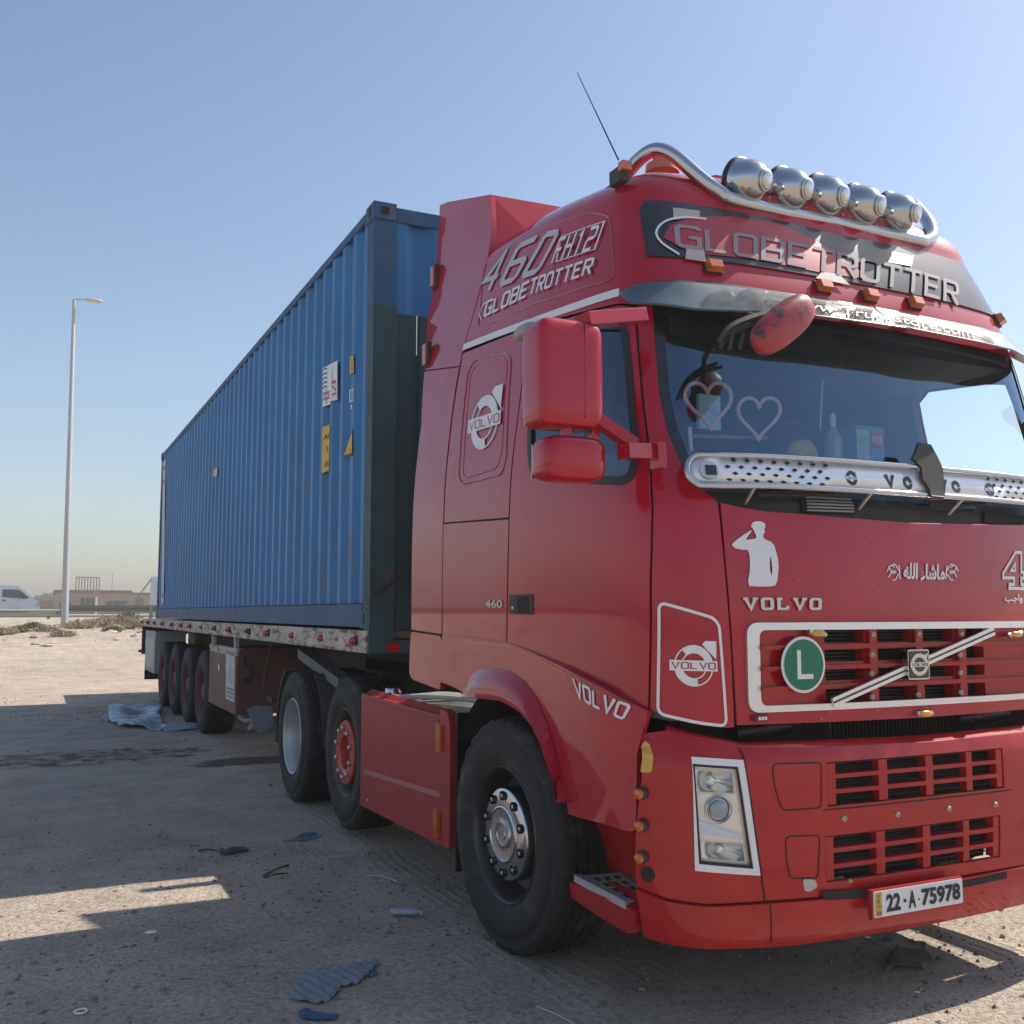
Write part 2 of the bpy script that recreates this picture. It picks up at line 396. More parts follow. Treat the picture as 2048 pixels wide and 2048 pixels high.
def patch(S, poly, holes=(), off=0., th=.012, res=.06, m=None):
    loops = [resamp(poly, res)] + [resamp(h, res) for h in holes]
    pts = []; ed = []
    for lp in loops:
        b = len(pts); pts += lp; ed += [(b + i, b + (i + 1) % len(lp)) for i in range(len(lp))]
    A = np.array(pts); lo = A.min(0); hi = A.max(0)
    gx, gy = np.meshgrid(np.arange(lo[0] + res / 2, hi[0], res), np.arange(lo[1] + res / 2, hi[1], res))
    G = np.stack([gx.ravel(), gy.ravel()], -1)
    if len(G):
        k = inside(G, loops[0])
        for h in loops[1:]: k &= ~inside(G, h)
        G = G[k]
        if len(G):
            d = np.min(np.hypot(G[:, None, 0] - A[None, :, 0], G[:, None, 1] - A[None, :, 1]), 1); G = G[d > res * .5]
    allp = [Vector(p) for p in pts] + [Vector(p) for p in G]
    vo, eo, fo, *_ = delaunay_2d_cdt(allp, ed, [], 0, 1e-6)
    Vv = np.array([tuple(q) for q in vo]); C = np.array([np.mean([Vv[i] for i in f], 0) for f in fo])
    k = inside(C, loops[0])
    for h in loops[1:]: k &= ~inside(C, h)
    F = [list(f) for f, q in zip(fo, k) if q]
    for f in F:
        a, b, c = Vv[f[0]], Vv[f[1]], Vv[f[2]]
        if (b[0] - a[0]) * (c[1] - a[1]) - (b[1] - a[1]) * (c[0] - a[0]) < 0: f.reverse()
    used = sorted({i for f in F for i in f}); mp = {i: j for j, i in enumerate(used)}
    F = [[mp[i] for i in f] for f in F]; Vv = Vv[used]
    P3 = S.at(Vv[:, 0], Vv[:, 1], off); o = MB(); o.add(P3, F, m)
    if th:
        cnt = {}
        for f in F:
            for i in range(3):
                a, b = f[i], f[(i + 1) % 3]
                if (b, a) in cnt: del cnt[(b, a)]
                else: cnt[(a, b)] = 1
        bv = sorted({i for e in cnt for i in e}); bm = {i: j for j, i in enumerate(bv)}; n = len(bv)
        Q = Vv[bv]; back = S.at(Q[:, 0], Q[:, 1], off - th); frontp = S.at(Q[:, 0], Q[:, 1], off)
        o.add(list(frontp) + list(back), [(bm[a], n + bm[a], n + bm[b], bm[b]) for a, b in cnt], m)
    return o
def stroke(pts, w_, closed=False):
    """2-D strip along a polyline with mitred joints"""
    P = [np.array(p, float) for p in pts]; n = len(P); Lf = []; Rt = []
    for i in range(n):
        a = P[i - 1] if (i > 0 or closed) else None; b = P[(i + 1) % n] if (i < n - 1 or closed) else None
        d1 = (P[i] - a) / max(1e-9, np.hypot(*(P[i] - a))) if a is not None else None
        d2 = (b - P[i]) / max(1e-9, np.hypot(*(b - P[i]))) if b is not None else None
        d1 = d2 if d1 is None else d1; d2 = d1 if d2 is None else d2
        t = d1 + d2; l = np.hypot(*t); t = t / l if l > 1e-6 else d1
        nn = np.array([-t[1], t[0]]); c = max(.45, nn @ np.array([-d1[1], d1[0]]))
        Lf.append(P[i] + nn * w_ / 2 / c); Rt.append(P[i] - nn * w_ / 2 / c)
    V = Lf + Rt; F = [(n + i, n + (i + 1) % n, (i + 1) % n, i) for i in range(n if closed else n - 1)]
    return [tuple(p) for p in V], F
def circle(r, n=40, c=(0, 0), a0=0, a1=360):
    full = abs(a1 - a0) >= 360; k = n if full else n + 1
    return [(c[0] + r * math.cos(R(a0 + (a1 - a0) * i / n)), c[1] + r * math.sin(R(a0 + (a1 - a0) * i / n))) for i in range(k)]
def flat_add(o, S, st, faces, off, m):
    """lay 2-D faces on a surface; large faces on a curved surface are cut finer first"""
    if not isinstance(S, (PlaneX, PlaneY, PlaneZ)):
        small = []
        for f in faces:
            P = st[list(f)]
            if np.max(P.max(0) - P.min(0)) > .05:
                try: pm = patch(S, [tuple(p) for p in P], (), off, 0, .035, m); o.merge(pm)
                except Exception: small.append(f)
            else: small.append(f)
        faces = small
    if len(faces): o.add(S.at(st[:, 0], st[:, 1], off), faces, m)
class Art:
    """flat shapes in 2-D, laid on a surface"""
    def __init__(s): s.p = []
    def poly(s, pts, m): s.p.append((list(pts), [tuple(range(len(pts)))], m)); return s
    def line(s, pts, w_, m, closed=False): v, f = stroke(pts, w_, closed); s.p.append((v, f, m)); return s
    def mesh(s, v, f, m): s.p.append((v, f, m)); return s
    def band(s, r0, r1, a0, a1, m, n=20, c=(0, 0)):
        A = circle(r1, n, c, a0, a1); B = circle(r0, n, c, a0, a1); k = len(A)
        s.p.append((A + B, [(i, i + 1, k + i + 1, k + i) for i in range(k - 1)], m)); return s
    def lay(s, S, quad, off=.003, box=(0, 0, 1, 1), step=.00025):
        """quad: surface coordinates of the box corners, lower left, lower right, upper right, upper left"""
        q = np.array(quad); o = MB()
        for i, (v, f, m) in enumerate(s.p):
            v = np.array(v, float); a = ((v[:, 0] - box[0]) / (box[2] - box[0]))[:, None]; b = ((v[:, 1] - box[1]) / (box[3] - box[1]))[:, None]
            st = (1 - a) * (1 - b) * q[0] + a * (1 - b) * q[1] + a * b * q[2] + (1 - a) * b * q[3]
            flat_add(o, S, st, f, off + step * i, m)
        return o
    def raw(s, S, off=.003, step=.00025):
        o = MB()
        for i, (v, f, m) in enumerate(s.p):
            v = np.array(v, float); flat_add(o, S, v, f, off + step * i, m)
        return o
GL = {'G': [([(4, 5.2), (4, 5.6), (3.6, 6), (.6, 6), (0, 5.4), (0, .6), (.6, 0), (4, 0), (4, 2.8), (2, 2.8)], 0)],
      'L': [([(0, 6), (0, 0), (3.8, 0)], 0)], 'O': [([(.6, 0), (3.4, 0), (4, .6), (4, 5.4), (3.4, 6), (.6, 6), (0, 5.4), (0, .6)], 1)],
      'B': [([(0, 0), (3.4, 0), (4, .6), (4, 2.6), (3.5, 3.1), (4, 3.6), (4, 5.4), (3.4, 6), (0, 6)], 1), ([(.3, 3.1), (3.3, 3.1)], 0)],
      'E': [([(4, 6), (0, 6), (0, 0), (4, 0)], 0), ([(.2, 3.1), (3.4, 3.1)], 0)], 'T': [([(-.3, 6), (4.3, 6)], 0), ([(2, 5.8), (2, -.4)], 0)],
      'R': [([(0, -.4), (0, 6), (3.4, 6), (4, 5.4), (4, 3.4), (3.4, 2.8), (.2, 2.8)], 0), ([(2, 2.8), (4.1, -.4)], 0)],
      'V': [([(-.1, 6.4), (2, 0), (4.1, 6.4)], 0)], 'F': [([(4, 6), (0, 6), (0, -.4)], 0), ([(.2, 3.1), (3.4, 3.1)], 0)],
      'H': [([(0, -.4), (0, 6.4)], 0), ([(4, -.4), (4, 6.4)], 0), ([(.2, 3.1), (3.8, 3.1)], 0)], '1': [([(.9, 4.9), (2.2, 6), (2.2, -.4)], 0)],
      '2': [([(0, 6), (3.4, 6), (4, 5.4), (4, 3.6), (3.4, 3.1), (.6, 3.1), (0, 2.5), (0, 0), (4, 0)], 0)],
      '4': [([(3, -.4), (3, 6), (0, 1.8), (4, 1.8)], 0)], 'W': [([(-.4, 6.4), (.9, 0), (2, 5), (3.1, 0), (4.4, 6.4)], 0)],
      '6': [([(4, 6), (.6, 6), (0, 5.4), (0, .6), (.6, 0), (3.4, 0), (4, .6), (4, 2.6), (3.4, 3.1), (.2, 3.1)], 0)],
      '0': [([(.6, 0), (3.4, 0), (4, .6), (4, 5.4), (3.4, 6), (.6, 6), (0, 5.4), (0, .6)], 1)]}
def letters(art, word, m, wd=.9, gap=2.0, box=(0, 0, 1, 1), serif=False):
    n = len(word); tot = n * 4 + (n - 1) * gap; h = 6 + wd; x0, y0, x1, y1 = box
    sx = (x1 - x0) / (tot + wd); sy = (y1 - y0) / h
    for i, ch in enumerate(word):
        ox = i * (4 + gap) + wd / 2
        parts = list(GL[ch])
        if serif and ch == 'V': parts += [([(-1, 6), (1, 6)], 0), ([(3, 6), (5, 6)], 0)]
        if serif and ch == 'L': parts += [([(-.9, 6), (1.4, 6)], 0), ([(-.9, 0), (0, 0)], 0), ([(3.6, -.2), (3.6, 1.8)], 0)]
        for pl, cl in parts:
            v, f = stroke(pl, wd, bool(cl)); v = [(x0 + (p[0] + ox) * sx, y0 + (p[1] + wd / 2) * sy) for p in v]
            art.mesh(v, f, m)
    return art
def text2d(body, bold=0.):
    c = bpy.data.curves.new("tmp", 'FONT'); c.body = body; c.size = 1; c.resolution_u = 4; c.offset = bold; c.fill_mode = 'FRONT'
    o = bpy.data.objects.new("tmp", c); sc.collection.objects.link(o); bpy.context.view_layer.update()
    me = bpy.data.meshes.new_from_object(o.evaluated_get(bpy.context.evaluated_depsgraph_get()))
    V = np.array([tuple(v.co)[:2] for v in me.vertices]) if len(me.vertices) else np.zeros((0, 2)); F = [tuple(p.vertices) for p in me.polygons]
    bpy.data.objects.remove(o); bpy.data.curves.remove(c); bpy.data.meshes.remove(me)
    if len(V) == 0: return [], []
    lo, hi = V.min(0), V.max(0); V = (V - lo) / np.maximum(hi - lo, 1e-6)
    F2 = []
    for f in F:                              # faces must look the same way as the surface
        a = sum(V[f[i]][0] * V[f[(i + 1) % len(f)]][1] - V[f[(i + 1) % len(f)]][0] * V[f[i]][1] for i in range(len(f)))
        F2.append(f if a > 0 else f[::-1])
    return V, F2
def write(art, body, m, box=(0, 0, 1, 1), bold=0.):
    v, f = text2d(body, bold)
    if len(v): art.mesh([(box[0] + p[0] * (box[2] - box[0]), box[1] + p[1] * (box[3] - box[1])) for p in v], f, m)
    return art
def ring_logo(fg, bgm, split=False):
    """round iron mark: ring with an arrow to the upper right and a band with the word across it"""
    a = Art()
    a.line(circle(.80, 48), .055, fg, True); a.line(circle(.52, 40), .05, fg, True)
    a.band(.52, .80, 10, 128, fg); a.band(.52, .80, 190, 282, fg)
    a.poly([(.36, .86), (.62, .60), (.70, .52), (.96, .26), (1.0, 1.0), (.5, 1.0)][::1], fg)
    a.poly([(-1, -.21), (1, -.21), (1, .21), (-1, .21)], fg)
    letters(a, "VOLVO", bgm, 1.0, 1.6, (-.93, -.14, .93, .14))
    return a
def quad_px(S, pts, off=0.): return [S.inv(u, v, off) for u, v in pts]

# ================================================================== SETTING
def ground_z(x, y):
    """flat yard that climbs to the road embankment behind the trailer"""
    d = np.asarray(y, float)
    return np.interp(d, [-400, 15.5, 18, 24, 30, 38, 60, 3000], [0, 0, .07, .55, .93, 1.2, 1.25, 1.25])
def ground_mat():
    m = bpy.data.materials.new("sandy_ground"); m.use_nodes = True; N = m.node_tree.nodes; Lk = m.node_tree.links; p = N["Principled BSDF"]
    p.inputs["Roughness"].default_value = .95; p.inputs["Specular IOR Level"].default_value = .2
    tc = N.new("ShaderNodeTexCoord"); P = tc.outputs["Object"]
    def noise(s, det=6, rough=.6, vec=P):
        n = N.new("ShaderNodeTexNoise"); n.inputs["Scale"].default_value = s; n.inputs["Detail"].default_value = det
        n.inputs["Roughness"].default_value = rough; Lk.new(vec, n.inputs["Vector"]); return n.outputs[0]
    def mrange(v, a, b, c, d):
        r = N.new("ShaderNodeMapRange"); Lk.new(v, r.inputs[0])
        for i, q in enumerate((a, b, c, d)): r.inputs[i + 1].default_value = q
        return r.outputs[0]
    def mix(f, a, b):
        x = N.new("ShaderNodeMix"); x.data_type = 'RGBA'; Lk.new(f, x.inputs[0])
        for i, q in ((6, a), (7, b)):
            if isinstance(q, tuple): x.inputs[i].default_value = (*q, 1)
            else: Lk.new(q, x.inputs[i])
        return x.outputs[2]
    def math_(op, a, b=None):
        x = N.new("ShaderNodeMath"); x.operation = op
        for i, q in enumerate((a, b)):
            if q is None: continue
            if isinstance(q, (int, float)): x.inputs[i].default_value = q
            else: Lk.new(q, x.inputs[i])
        return x.outputs[0]
    c = mix(mrange(noise(.35), .35, .65, 0, 1), (.61, .505, .405), (.52, .435, .355))
    c = mix(mrange(noise(2.2, 9, .7), .4, .68, 0, .6), c, (.27, .21, .17))
    c = mix(mrange(noise(22, 7, .8), .55, .64, 0, .8), c, (.17, .145, .125))
    c = mix(mrange(noise(48, 5, .75), .60, .68, 0, .8), c, (.11, .095, .085))
    c = mix(mrange(noise(60, 3, .6), .62, .72, 0, .5), c, (.55, .47, .38))
    sp = N.new("ShaderNodeSeparateXYZ"); Lk.new(P, sp.inputs[0]); X, Y = sp.outputs[0], sp.outputs[1]
    def spot(cx, cy, rx, ry, amp=.5):                    # a stain with a ragged edge
        a = math_('DIVIDE', math_('SUBTRACT', X, cx), rx); b = math_('DIVIDE', math_('SUBTRACT', Y, cy), ry)
        r = math_('ADD', math_('MULTIPLY', a, a), math_('MULTIPLY', b, b))
        return mrange(math_('ADD', r, math_('MULTIPLY', math_('SUBTRACT', noise(1.6, 5), .5), 2.6)), .75, 1.0, amp, 0)
    c = mix(spot(.15, 4.2, .75, .32, .85), c, (.075, .058, .05))
    st = math_('MULTIPLY', spot(-1.5, 5.2, 1.25, .62, .9), mrange(noise(5, 8, .75), .42, .6, 0, 1))
    c = mix(st, c, (.04, .037, .036))
    Lk.new(c, p.inputs["Base Color"])
    # height: lumps, grit and tyre tracks
    wob = math_('MULTIPLY', math_('SUBTRACT', noise(.5, 2), .5), .22)
    def track(x0, x1, slope, amp):
        xx = math_('SUBTRACT', math_('ADD', math_('ADD', X, wob), math_('MULTIPLY', math_('SUBTRACT', noise(6, 3), .5), .02)), math_('MULTIPLY', Y, slope))
        mid, hw = (x0 + x1) / 2, (x1 - x0) / 2
        mask = mrange(math_('ABSOLUTE', math_('SUBTRACT', xx, mid)), hw * .8, hw * 1.1, amp, 0)
        rib = math_('SINE', math_('MULTIPLY', xx, 2 * math.pi / .062))
        zig = math_('SINE', math_('MULTIPLY', math_('ADD', Y, math_('MULTIPLY', xx, .6)), 2 * math.pi / .045))
        h = math_('ADD', mrange(rib, -.2, .6, 0, 1), math_('MULTIPLY', zig, .12))
        return math_('MULTIPLY', math_('MULTIPLY', h, mask), mrange(noise(1.7, 6, .7), .42, .56, .0, 1))
    tr = math_('ADD', track(-.02, .33, 0, .75), math_('ADD', track(-.42, -.14, -.07, .3), track(.42, .72, .03, .6)))
    tr = math_('ADD', tr, track(2.1, 2.5, .1, .9))
    h = math_('ADD', math_('MULTIPLY', noise(9, 8, .78), 1.3), math_('MULTIPLY', mrange(noise(38, 5, .75), .5, .7, 0, 1), .7))
    h = math_('ADD', h, math_('MULTIPLY', tr, math_('MULTIPLY', mrange(Y, 9, 13, 1, 0), .85)))
    b = N.new("ShaderNodeBump"); b.inputs["Strength"].default_value = .75; b.inputs["Distance"].default_value = .022
    Lk.new(h, b.inputs["Height"]); Lk.new(b.outputs[0], p.inputs["Normal"]); return m
def fnoise(x, y, seed=0):
    r = np.random.default_rng(seed); z = 0 * x
    for k in range(14):
        f = 1.2 * 1.45 ** k; a, b, c = r.uniform(-1, 1), r.uniform(-1, 1), r.uniform(0, 6.3); l = math.hypot(a, b)
        z = z + math.pow(.72, k) * np.sin(f * (a * x + b * y) / l + c)
    return z
xs = np.unique(np.concatenate([np.linspace(-3000, -60, 14), np.linspace(-60, -8, 27), np.linspace(-8, 6, 281), np.linspace(6, 60, 30), np.linspace(60, 3000, 14)]))
ys = np.unique(np.concatenate([np.linspace(-400, -8, 16), np.linspace(-8, 12, 334), np.linspace(12, 60, 180), np.linspace(60, 3000, 24)]))
GX, GY = np.meshgrid(xs, ys); GZ = ground_z(GX, GY)
near = np.clip(1 - np.hypot(GX + 1, GY) / 60, 0, 1)
GZ = GZ + fnoise(GX, GY, 3) * .0035 * near + np.clip(GY - 17, 0, 1) * np.clip(1 - np.abs(GY - 30) / 18, 0, 1) * fnoise(GX, GY, 5) * .03
nx, ny = len(xs), len(ys); idx = np.arange(nx * ny).reshape(ny, nx)
F = np.stack([idx[:-1, :-1].ravel(), idx[:-1, 1:].ravel(), idx[1:, 1:].ravel(), idx[1:, :-1].ravel()], -1)
me = bpy.data.meshes.new("ground"); me.from_pydata(np.stack([GX.ravel(), GY.ravel(), GZ.ravel()], -1).tolist(), [], F.tolist())
me.materials.append(ground_mat()); me.polygons.foreach_set("use_smooth", [True] * len(F)); me.update()
go = bpy.data.objects.new("ground", me); sc.collection.objects.link(go); W["ground"] = np.zeros(3); tag(go, kind="structure")

# asphalt road behind the guardrail
rd = MB(); rd.add([(-400, 52, 1.262), (500, 52, 1.262), (500, 84, 1.262), (-400, 84, 1.262)], [(0, 1, 2, 3)])
tag(rd.obj("road", mat("asphalt", (.06, .06, .062), .9, var=.15, dust=.4, dustcol=(.3, .24, .18)), smooth=0), kind="structure")

# loose stones and grit: nobody could count them
def stones(name, n, area, size, mt, seed):
    r = np.random.default_rng(seed); base = np.array([(1, 0, 0), (-1, 0, 0), (0, 1, 0), (0, -1, 0), (0, 0, 1), (0, 0, -1)], float)
    fc = np.array([(0, 2, 4), (2, 1, 4), (1, 3, 4), (3, 0, 4), (2, 0, 5), (1, 2, 5), (3, 1, 5), (0, 3, 5)])
    V = []; Fc = []
    for i in range(n):
        while True:
            x = r.uniform(area[0], area[1]); y = area[2] + (area[3] - area[2]) * r.uniform(0, 1) ** area[4]
            if fnoise(np.array(x * .5), np.array(y * .5), 11) + r.uniform(-2.2, 1.2) > -.4: break
        s = size[0] * (size[1] / size[0]) ** (r.uniform() ** 2.6)
        v = base * r.uniform(.55, 1.15, (6, 1)) * s * np.array([r.uniform(.7, 1.4), r.uniform(.7, 1.4), r.uniform(.45, .8)])
        a = r.uniform(0, 6.3); ca, sa = math.cos(a), math.sin(a)
        v = v @ np.array([[ca, sa, 0], [-sa, ca, 0], [0, 0, 1]])
        V.append(v + [x, y, float(ground_z(x, y)) + s * .10]); Fc.append(fc + 6 * i)
    me = bpy.data.meshes.new(name); me.from_pydata(np.vstack(V).tolist(), [], np.vstack(Fc).tolist()); me.materials.append(mt); me.update()
    o = bpy.data.objects.new(name, me); sc.collection.objects.link(o); W[o.name] = np.zeros(3); return o
tag(stones("gravel", 24000, (-5.5, 4.5, -5, 14, 1.6), (.004, .022), mat("pebbles", (.19, .155, .13), .9, var=.5, vscale=30, bump=.3), 5),
    "fine brown grit and small stones scattered over the sandy yard", "gravel", kind="stuff")
tag(stones("pale_gravel", 1500, (-5.5, 4.5, -5, 13, 1.5), (.004, .03), mat("pale_pebbles", (.34, .275, .215), .9, var=.3, vscale=30), 15),
    "larger lumps of dry soil lying between the finer grit", "gravel", kind="stuff")
tag(stones("rubble", 1600, (-22, 16, 24.5, 31, 1.0), (.03, .22), mat("rubble_stone", (.46, .37, .29), .95, var=.5, vscale=3, bump=.4), 25),
    "pale rubble and litter along the foot of the road embankment", "rubble", kind="stuff")

# ------------------------------------------------------------------ litter, each thing on its own
def gz(x, y): return float(ground_z(x, y))
def sheet(name, outline, z, amp, th, m, label, category, seed=1, ribs=0, res=.03, ribdir=0., mounds=()):
    """crumpled or ribbed sheet lying on the ground; outline in ground x, y"""
    S = PlaneZ(0.); o = patch(S, outline, res=res, th=0); A = np.array(o.v)
    h = fnoise(A[:, 0] * 7, A[:, 1] * 7, seed) * amp
    if ribs: h = h + ribs * np.sin((A[:, 0] * math.cos(ribdir) + A[:, 1] * math.sin(ribdir)) * 2 * math.pi / .045)
    for (mx, my, mr, mh) in mounds: h = h + mh * np.exp(-((A[:, 0] - mx) ** 2 + (A[:, 1] - my) ** 2) / mr ** 2)
    A[:, 2] = z + np.maximum(h - h.min() * .6, 0) + .004; o.v = [tuple(p) for p in A]
    ob = o.obj(name, m, smooth=60)
    sm = ob.modifiers.new("thick", 'SOLIDIFY'); sm.thickness = th; sm.offset = 1
    return tag(ob, label, category)
def gpx(pts): return [tuple(D(u, v, 'z', 0.)[:2]) for u, v in pts]
CARD = mat("grey_blue_card", (.20, .24, .28), .75, var=.25, vscale=20, dust=.3)
PLAS = mat("pale_blue_plastic", (.36, .44, .52), .3, var=.12, vscale=5, coat=.3, dust=.1, dustcol=(.4, .4, .4))
sheet("corrugated_scrap", gpx([(546, 1886), (575, 1836), (600, 1833), (628, 1838), (668, 1822), (712, 1815), (714, 1822), (692, 1845), (674, 1860), (645, 1866), (622, 1892), (600, 1896), (570, 1893)]), 0, .004, .004, CARD,
      "torn piece of ribbed grey blue plastic in the foreground shade", "plastic scrap", ribs=.006, res=.016, ribdir=.25)
sheet("plastic_sheet", gpx([(204, 1350), (238, 1336), (262, 1335), (300, 1330), (306, 1340), (300, 1352), (318, 1374), (300, 1380), (262, 1376), (230, 1374), (206, 1366)]), 0, .02, .003, PLAS,
      "crumpled pale blue plastic sheet lying left of the trailer wheels", "plastic sheet", seed=4, mounds=((-.75, 9.6, .3, .10),), res=.05)
sheet("board_scrap", gpx([(304, 1374), (336, 1366), (374, 1368), (368, 1378), (312, 1380)]), 0, .008, .006, PLAS,
      "flat torn grey board between the plastic sheet and the trailer wheels", "board scrap", seed=6, res=.05)
sheet("blue_rag", gpx([(562, 1912), (578, 1905), (590, 1912), (604, 1916), (640, 1918), (634, 1928), (600, 1930), (570, 1926)]), 0, .008, .003,
      mat("blue_rag_cloth", (.04, .11, .22), .8, var=.3, vscale=30), "small crumpled blue rag at the bottom edge below the ribbed scrap", "rag", seed=9, res=.012)
sheet("plastic_disc", gpx([(690, 1837), (700, 1833), (710, 1836), (712, 1842), (700, 1846), (690, 1843)]), 0, .002, .004,
      mat("blue_lid_plastic", (.08, .14, .25), .5), "small dull blue plastic disc right of the ribbed scrap", "plastic disc", seed=3, res=.01)
sheet("tin_scrap", gpx([(193, 1351), (206, 1348), (212, 1354), (204, 1362), (190, 1358)]), 0, .004, .003, GREYB,
      "thin grey offcut left of the crumpled plastic sheet", "scrap", seed=13, res=.03)
# flattened bottle
a = D(737, 1720, 'z', .02); b_ = D(797, 1721, 'z', .02); dv = Vector(b_ - a); L_ = dv.length; dv.normalize()
bt = MB().lathe([(.0, 0), (.019, .002), (.024, .01), (.024, L_ * .3), (.021, L_ * .34), (.024, L_ * .4), (.024, L_ * .72), (.011, L_ * .9), (.011, L_ * .94), (0, L_ * .94)], a, dv, None, 20)
bt.v = [(p[0], p[1], .004 + (p[2] - a[2] + .024) * .7) for p in bt.v]
bo = empty("plastic_bottle", (float(a[0]), float(a[1]), 0), "clear crushed plastic bottle lying in the shade before the front wheel", "bottle")
bt.obj("body", mat("bottle_plastic", (.35, .4, .46), .25, var=.2, vscale=50, coat=.6), bo)
MB().lathe([(0, 0), (.014, 0), (.014, .014), (0, .014)], Vector(a) + dv * (L_ * .94) + Vector((0, 0, -.004)), dv, None, 16).obj("cap", mat("bottle_cap", (.3, .36, .5), .4), bo)
def stick(name, pts, r, m, label, category):
    P = [Vector((*D(u, v, 'z', .01)[:2], .006 + (i % 2) * .006)) for i, (u, v) in enumerate(pts)]
    P = [Vector(q) for q in np.array(catmull([tuple(p) for p in P], 5))]
    return tag(MB().tube(P, r, None, 8).obj(name, m), label, category)
TWIG = mat("twig_bark", (.07, .05, .04), .9, var=.3)
stick("cable_tie", [(691, 1651), (712, 1652), (735, 1656), (748, 1664)], .003, mat("white_plastic_strip", (.5, .5, .5), .5), "curved white plastic strip above the crushed bottle", "plastic strip")
stick("twig", [(497, 1652), (520, 1641), (545, 1630)], .005, TWIG, "upper of two dark twigs left of the white strip", "twig")
stick("twig", [(500, 1654), (520, 1650), (544, 1646)], .004, TWIG, "lower flatter of two dark twigs left of the white strip", "twig")
stick("straw", [(1012, 1897), (1050, 1915), (1085, 1931)], .003, mat("pale_straw", (.5, .48, .42), .7), "pale thin straw on the ground at the bottom edge", "straw")
stick("twig", [(374, 1604), (392, 1603), (410, 1604)], .005, TWIG, "short dark twig left of the two crossed twigs", "twig")
stick("broken_strap", [(533, 1585), (560, 1584), (580, 1582), (606, 1577)], .007, CARD, "dark blue strip of strap with a raised tag in the yard", "strap")
sheet("cloth_scrap", gpx([(556, 1582), (574, 1572), (598, 1576), (590, 1584), (566, 1588)]), 0, .012, .003, mat("teal_cloth", (.06, .13, .17), .8), "small crumpled teal cloth on the dark strap", "cloth", seed=21, res=.012)
sheet("bark_scrap", gpx([(412, 1612), (440, 1602), (462, 1600), (470, 1606), (448, 1610), (425, 1616)]), 0, .006, .004, TWIG, "thin strip of dark bark left of the driving wheel", "bark", seed=22, res=.02)
sheet("cardboard_flap", gpx([(1668, 1905 - 60), (1690, 1790), (1752, 1795), (1766, 1812), (1742, 1832), (1690, 1828)]), 0, .006, .004,
      mat("dirty_cardboard", (.12, .10, .07), .8, var=.3), "dark flat piece of cardboard on the ground under the bumper", "cardboard", seed=23, res=.02)
for i, (u, v, lab) in enumerate([(152, 1908, "small pale plastic ring at the bottom left of the yard"), (285, 1759, "small white paper crumb above the sunlit strip")]):
    c = D(u, v, 'z', .006)
    if i == 0:
        tag(MB().tube([c + np.array([.022 * math.cos(t), .022 * math.sin(t), 0]) for t in np.linspace(0, 6.28, 20, endpoint=False)], .004, None, 6, True).obj("plastic_ring", WHITE), lab, "plastic ring")
    else:
        tag(MB().blob(c, (.03, .015, .008), 2, None, 10, 6).obj("paper_crumb", WHITE), lab, "paper")

# ------------------------------------------------------------------ dry shrubs on the embankment
def shrub(x, y, r_, h, n, leaf, m, mstem, label, seed, group="low scrub at the foot of the road embankment"):
    r = np.random.default_rng(seed); z = gz(x, y)
    o = empty("dry_shrub", (x, y, z), label, "shrub", group); st = MB(); fo = MB()
    for i in range(n):
        a = r.uniform(0, 6.3); t = r.uniform(.1, 1); tip = np.array([x + math.cos(a) * r_ * t, y + math.sin(a) * r_ * t, z + h * r.uniform(.35, 1) * (1 - .5 * t * t)])
        b0 = np.array([x + math.cos(a) * r_ * t * .45, y + math.sin(a) * r_ * t * .45, z - .02]); mid = (b0 + tip) / 2 + r.normal(0, .04, 3)
        if i % 3 == 0: st.tube([b0, mid, tip], [.012, .008, .003], None, 4, caps=False)
        for k in range(leaf):
            c = tip + (mid - tip) * r.uniform(0, .9) + r.normal(0, .05, 3) * (1, 1, .7); s = r.uniform(.014, .034)
            u1 = r.normal(0, 1, 3); u1 /= np.linalg.norm(u1); u2 = np.cross(u1, r.normal(0, 1, 3)); u2 /= np.linalg.norm(u2)
            fo.add([c - u1 * s * 1.6, c + u2 * s * .5, c + u1 * s * 1.6, c - u2 * s * .5], [(0, 1, 2, 3)])
    fo.obj("foliage", m, o, smooth=0); st.obj("stems", mstem, o, smooth=0); return o
DRY = mat("dry_scrub", (.33, .26, .17), .9, var=.35, vscale=4); OLIVE = mat("olive_scrub", (.13, .14, .07), .9, var=.3, vscale=4)
GRN = mat("green_weed", (.10, .17, .05), .85, var=.3, vscale=4); STEM = mat("dry_stems", (.22, .16, .10), .95)
def at_px(u, y): return float(D(u, 1180, 'y', y)[0])
for i, (u, y, r_, h, mt, lab) in enumerate([
        (35, 29, .42, .30, GRN, "small bright green weed at the far left of the scrub row"), (8, 28.5, .55, .34, DRY, "straw coloured scrub at the very left edge of the scrub row"),
        (62, 30, .6, .42, OLIVE, "olive scrub right of the bright green weed"), (90, 29, .6, .34, DRY, "low straw scrub just left of the lamp post"),
        (150, 31, .8, .5, DRY, "round straw coloured bush just right of the lamp post"), (178, 32, .85, .55, DRY, "larger straw coloured bush second right of the lamp post"),
        (205, 33, .8, .6, DRY, "tall dry bush in front of the guardrail, mid way to the trailer"), (213, 29, .4, .3, OLIVE, "small dark bush before the tall dry bush"),
        (236, 33, .8, .62, DRY, "dry bush third from the trailer tail"), (258, 31, .7, .4, DRY, "low dry bush beside the trailer tail"),
        (120, 27.5, .5, .25, DRY, "flat tuft of straw below the lamp post foot"), (240, 36, .7, .8, OLIVE, "olive green bush touching the guardrail")]):
    shrub(at_px(u, y), y, r_ * .85, h * .6, 120, 13, mt, STEM, lab, 40 + i)

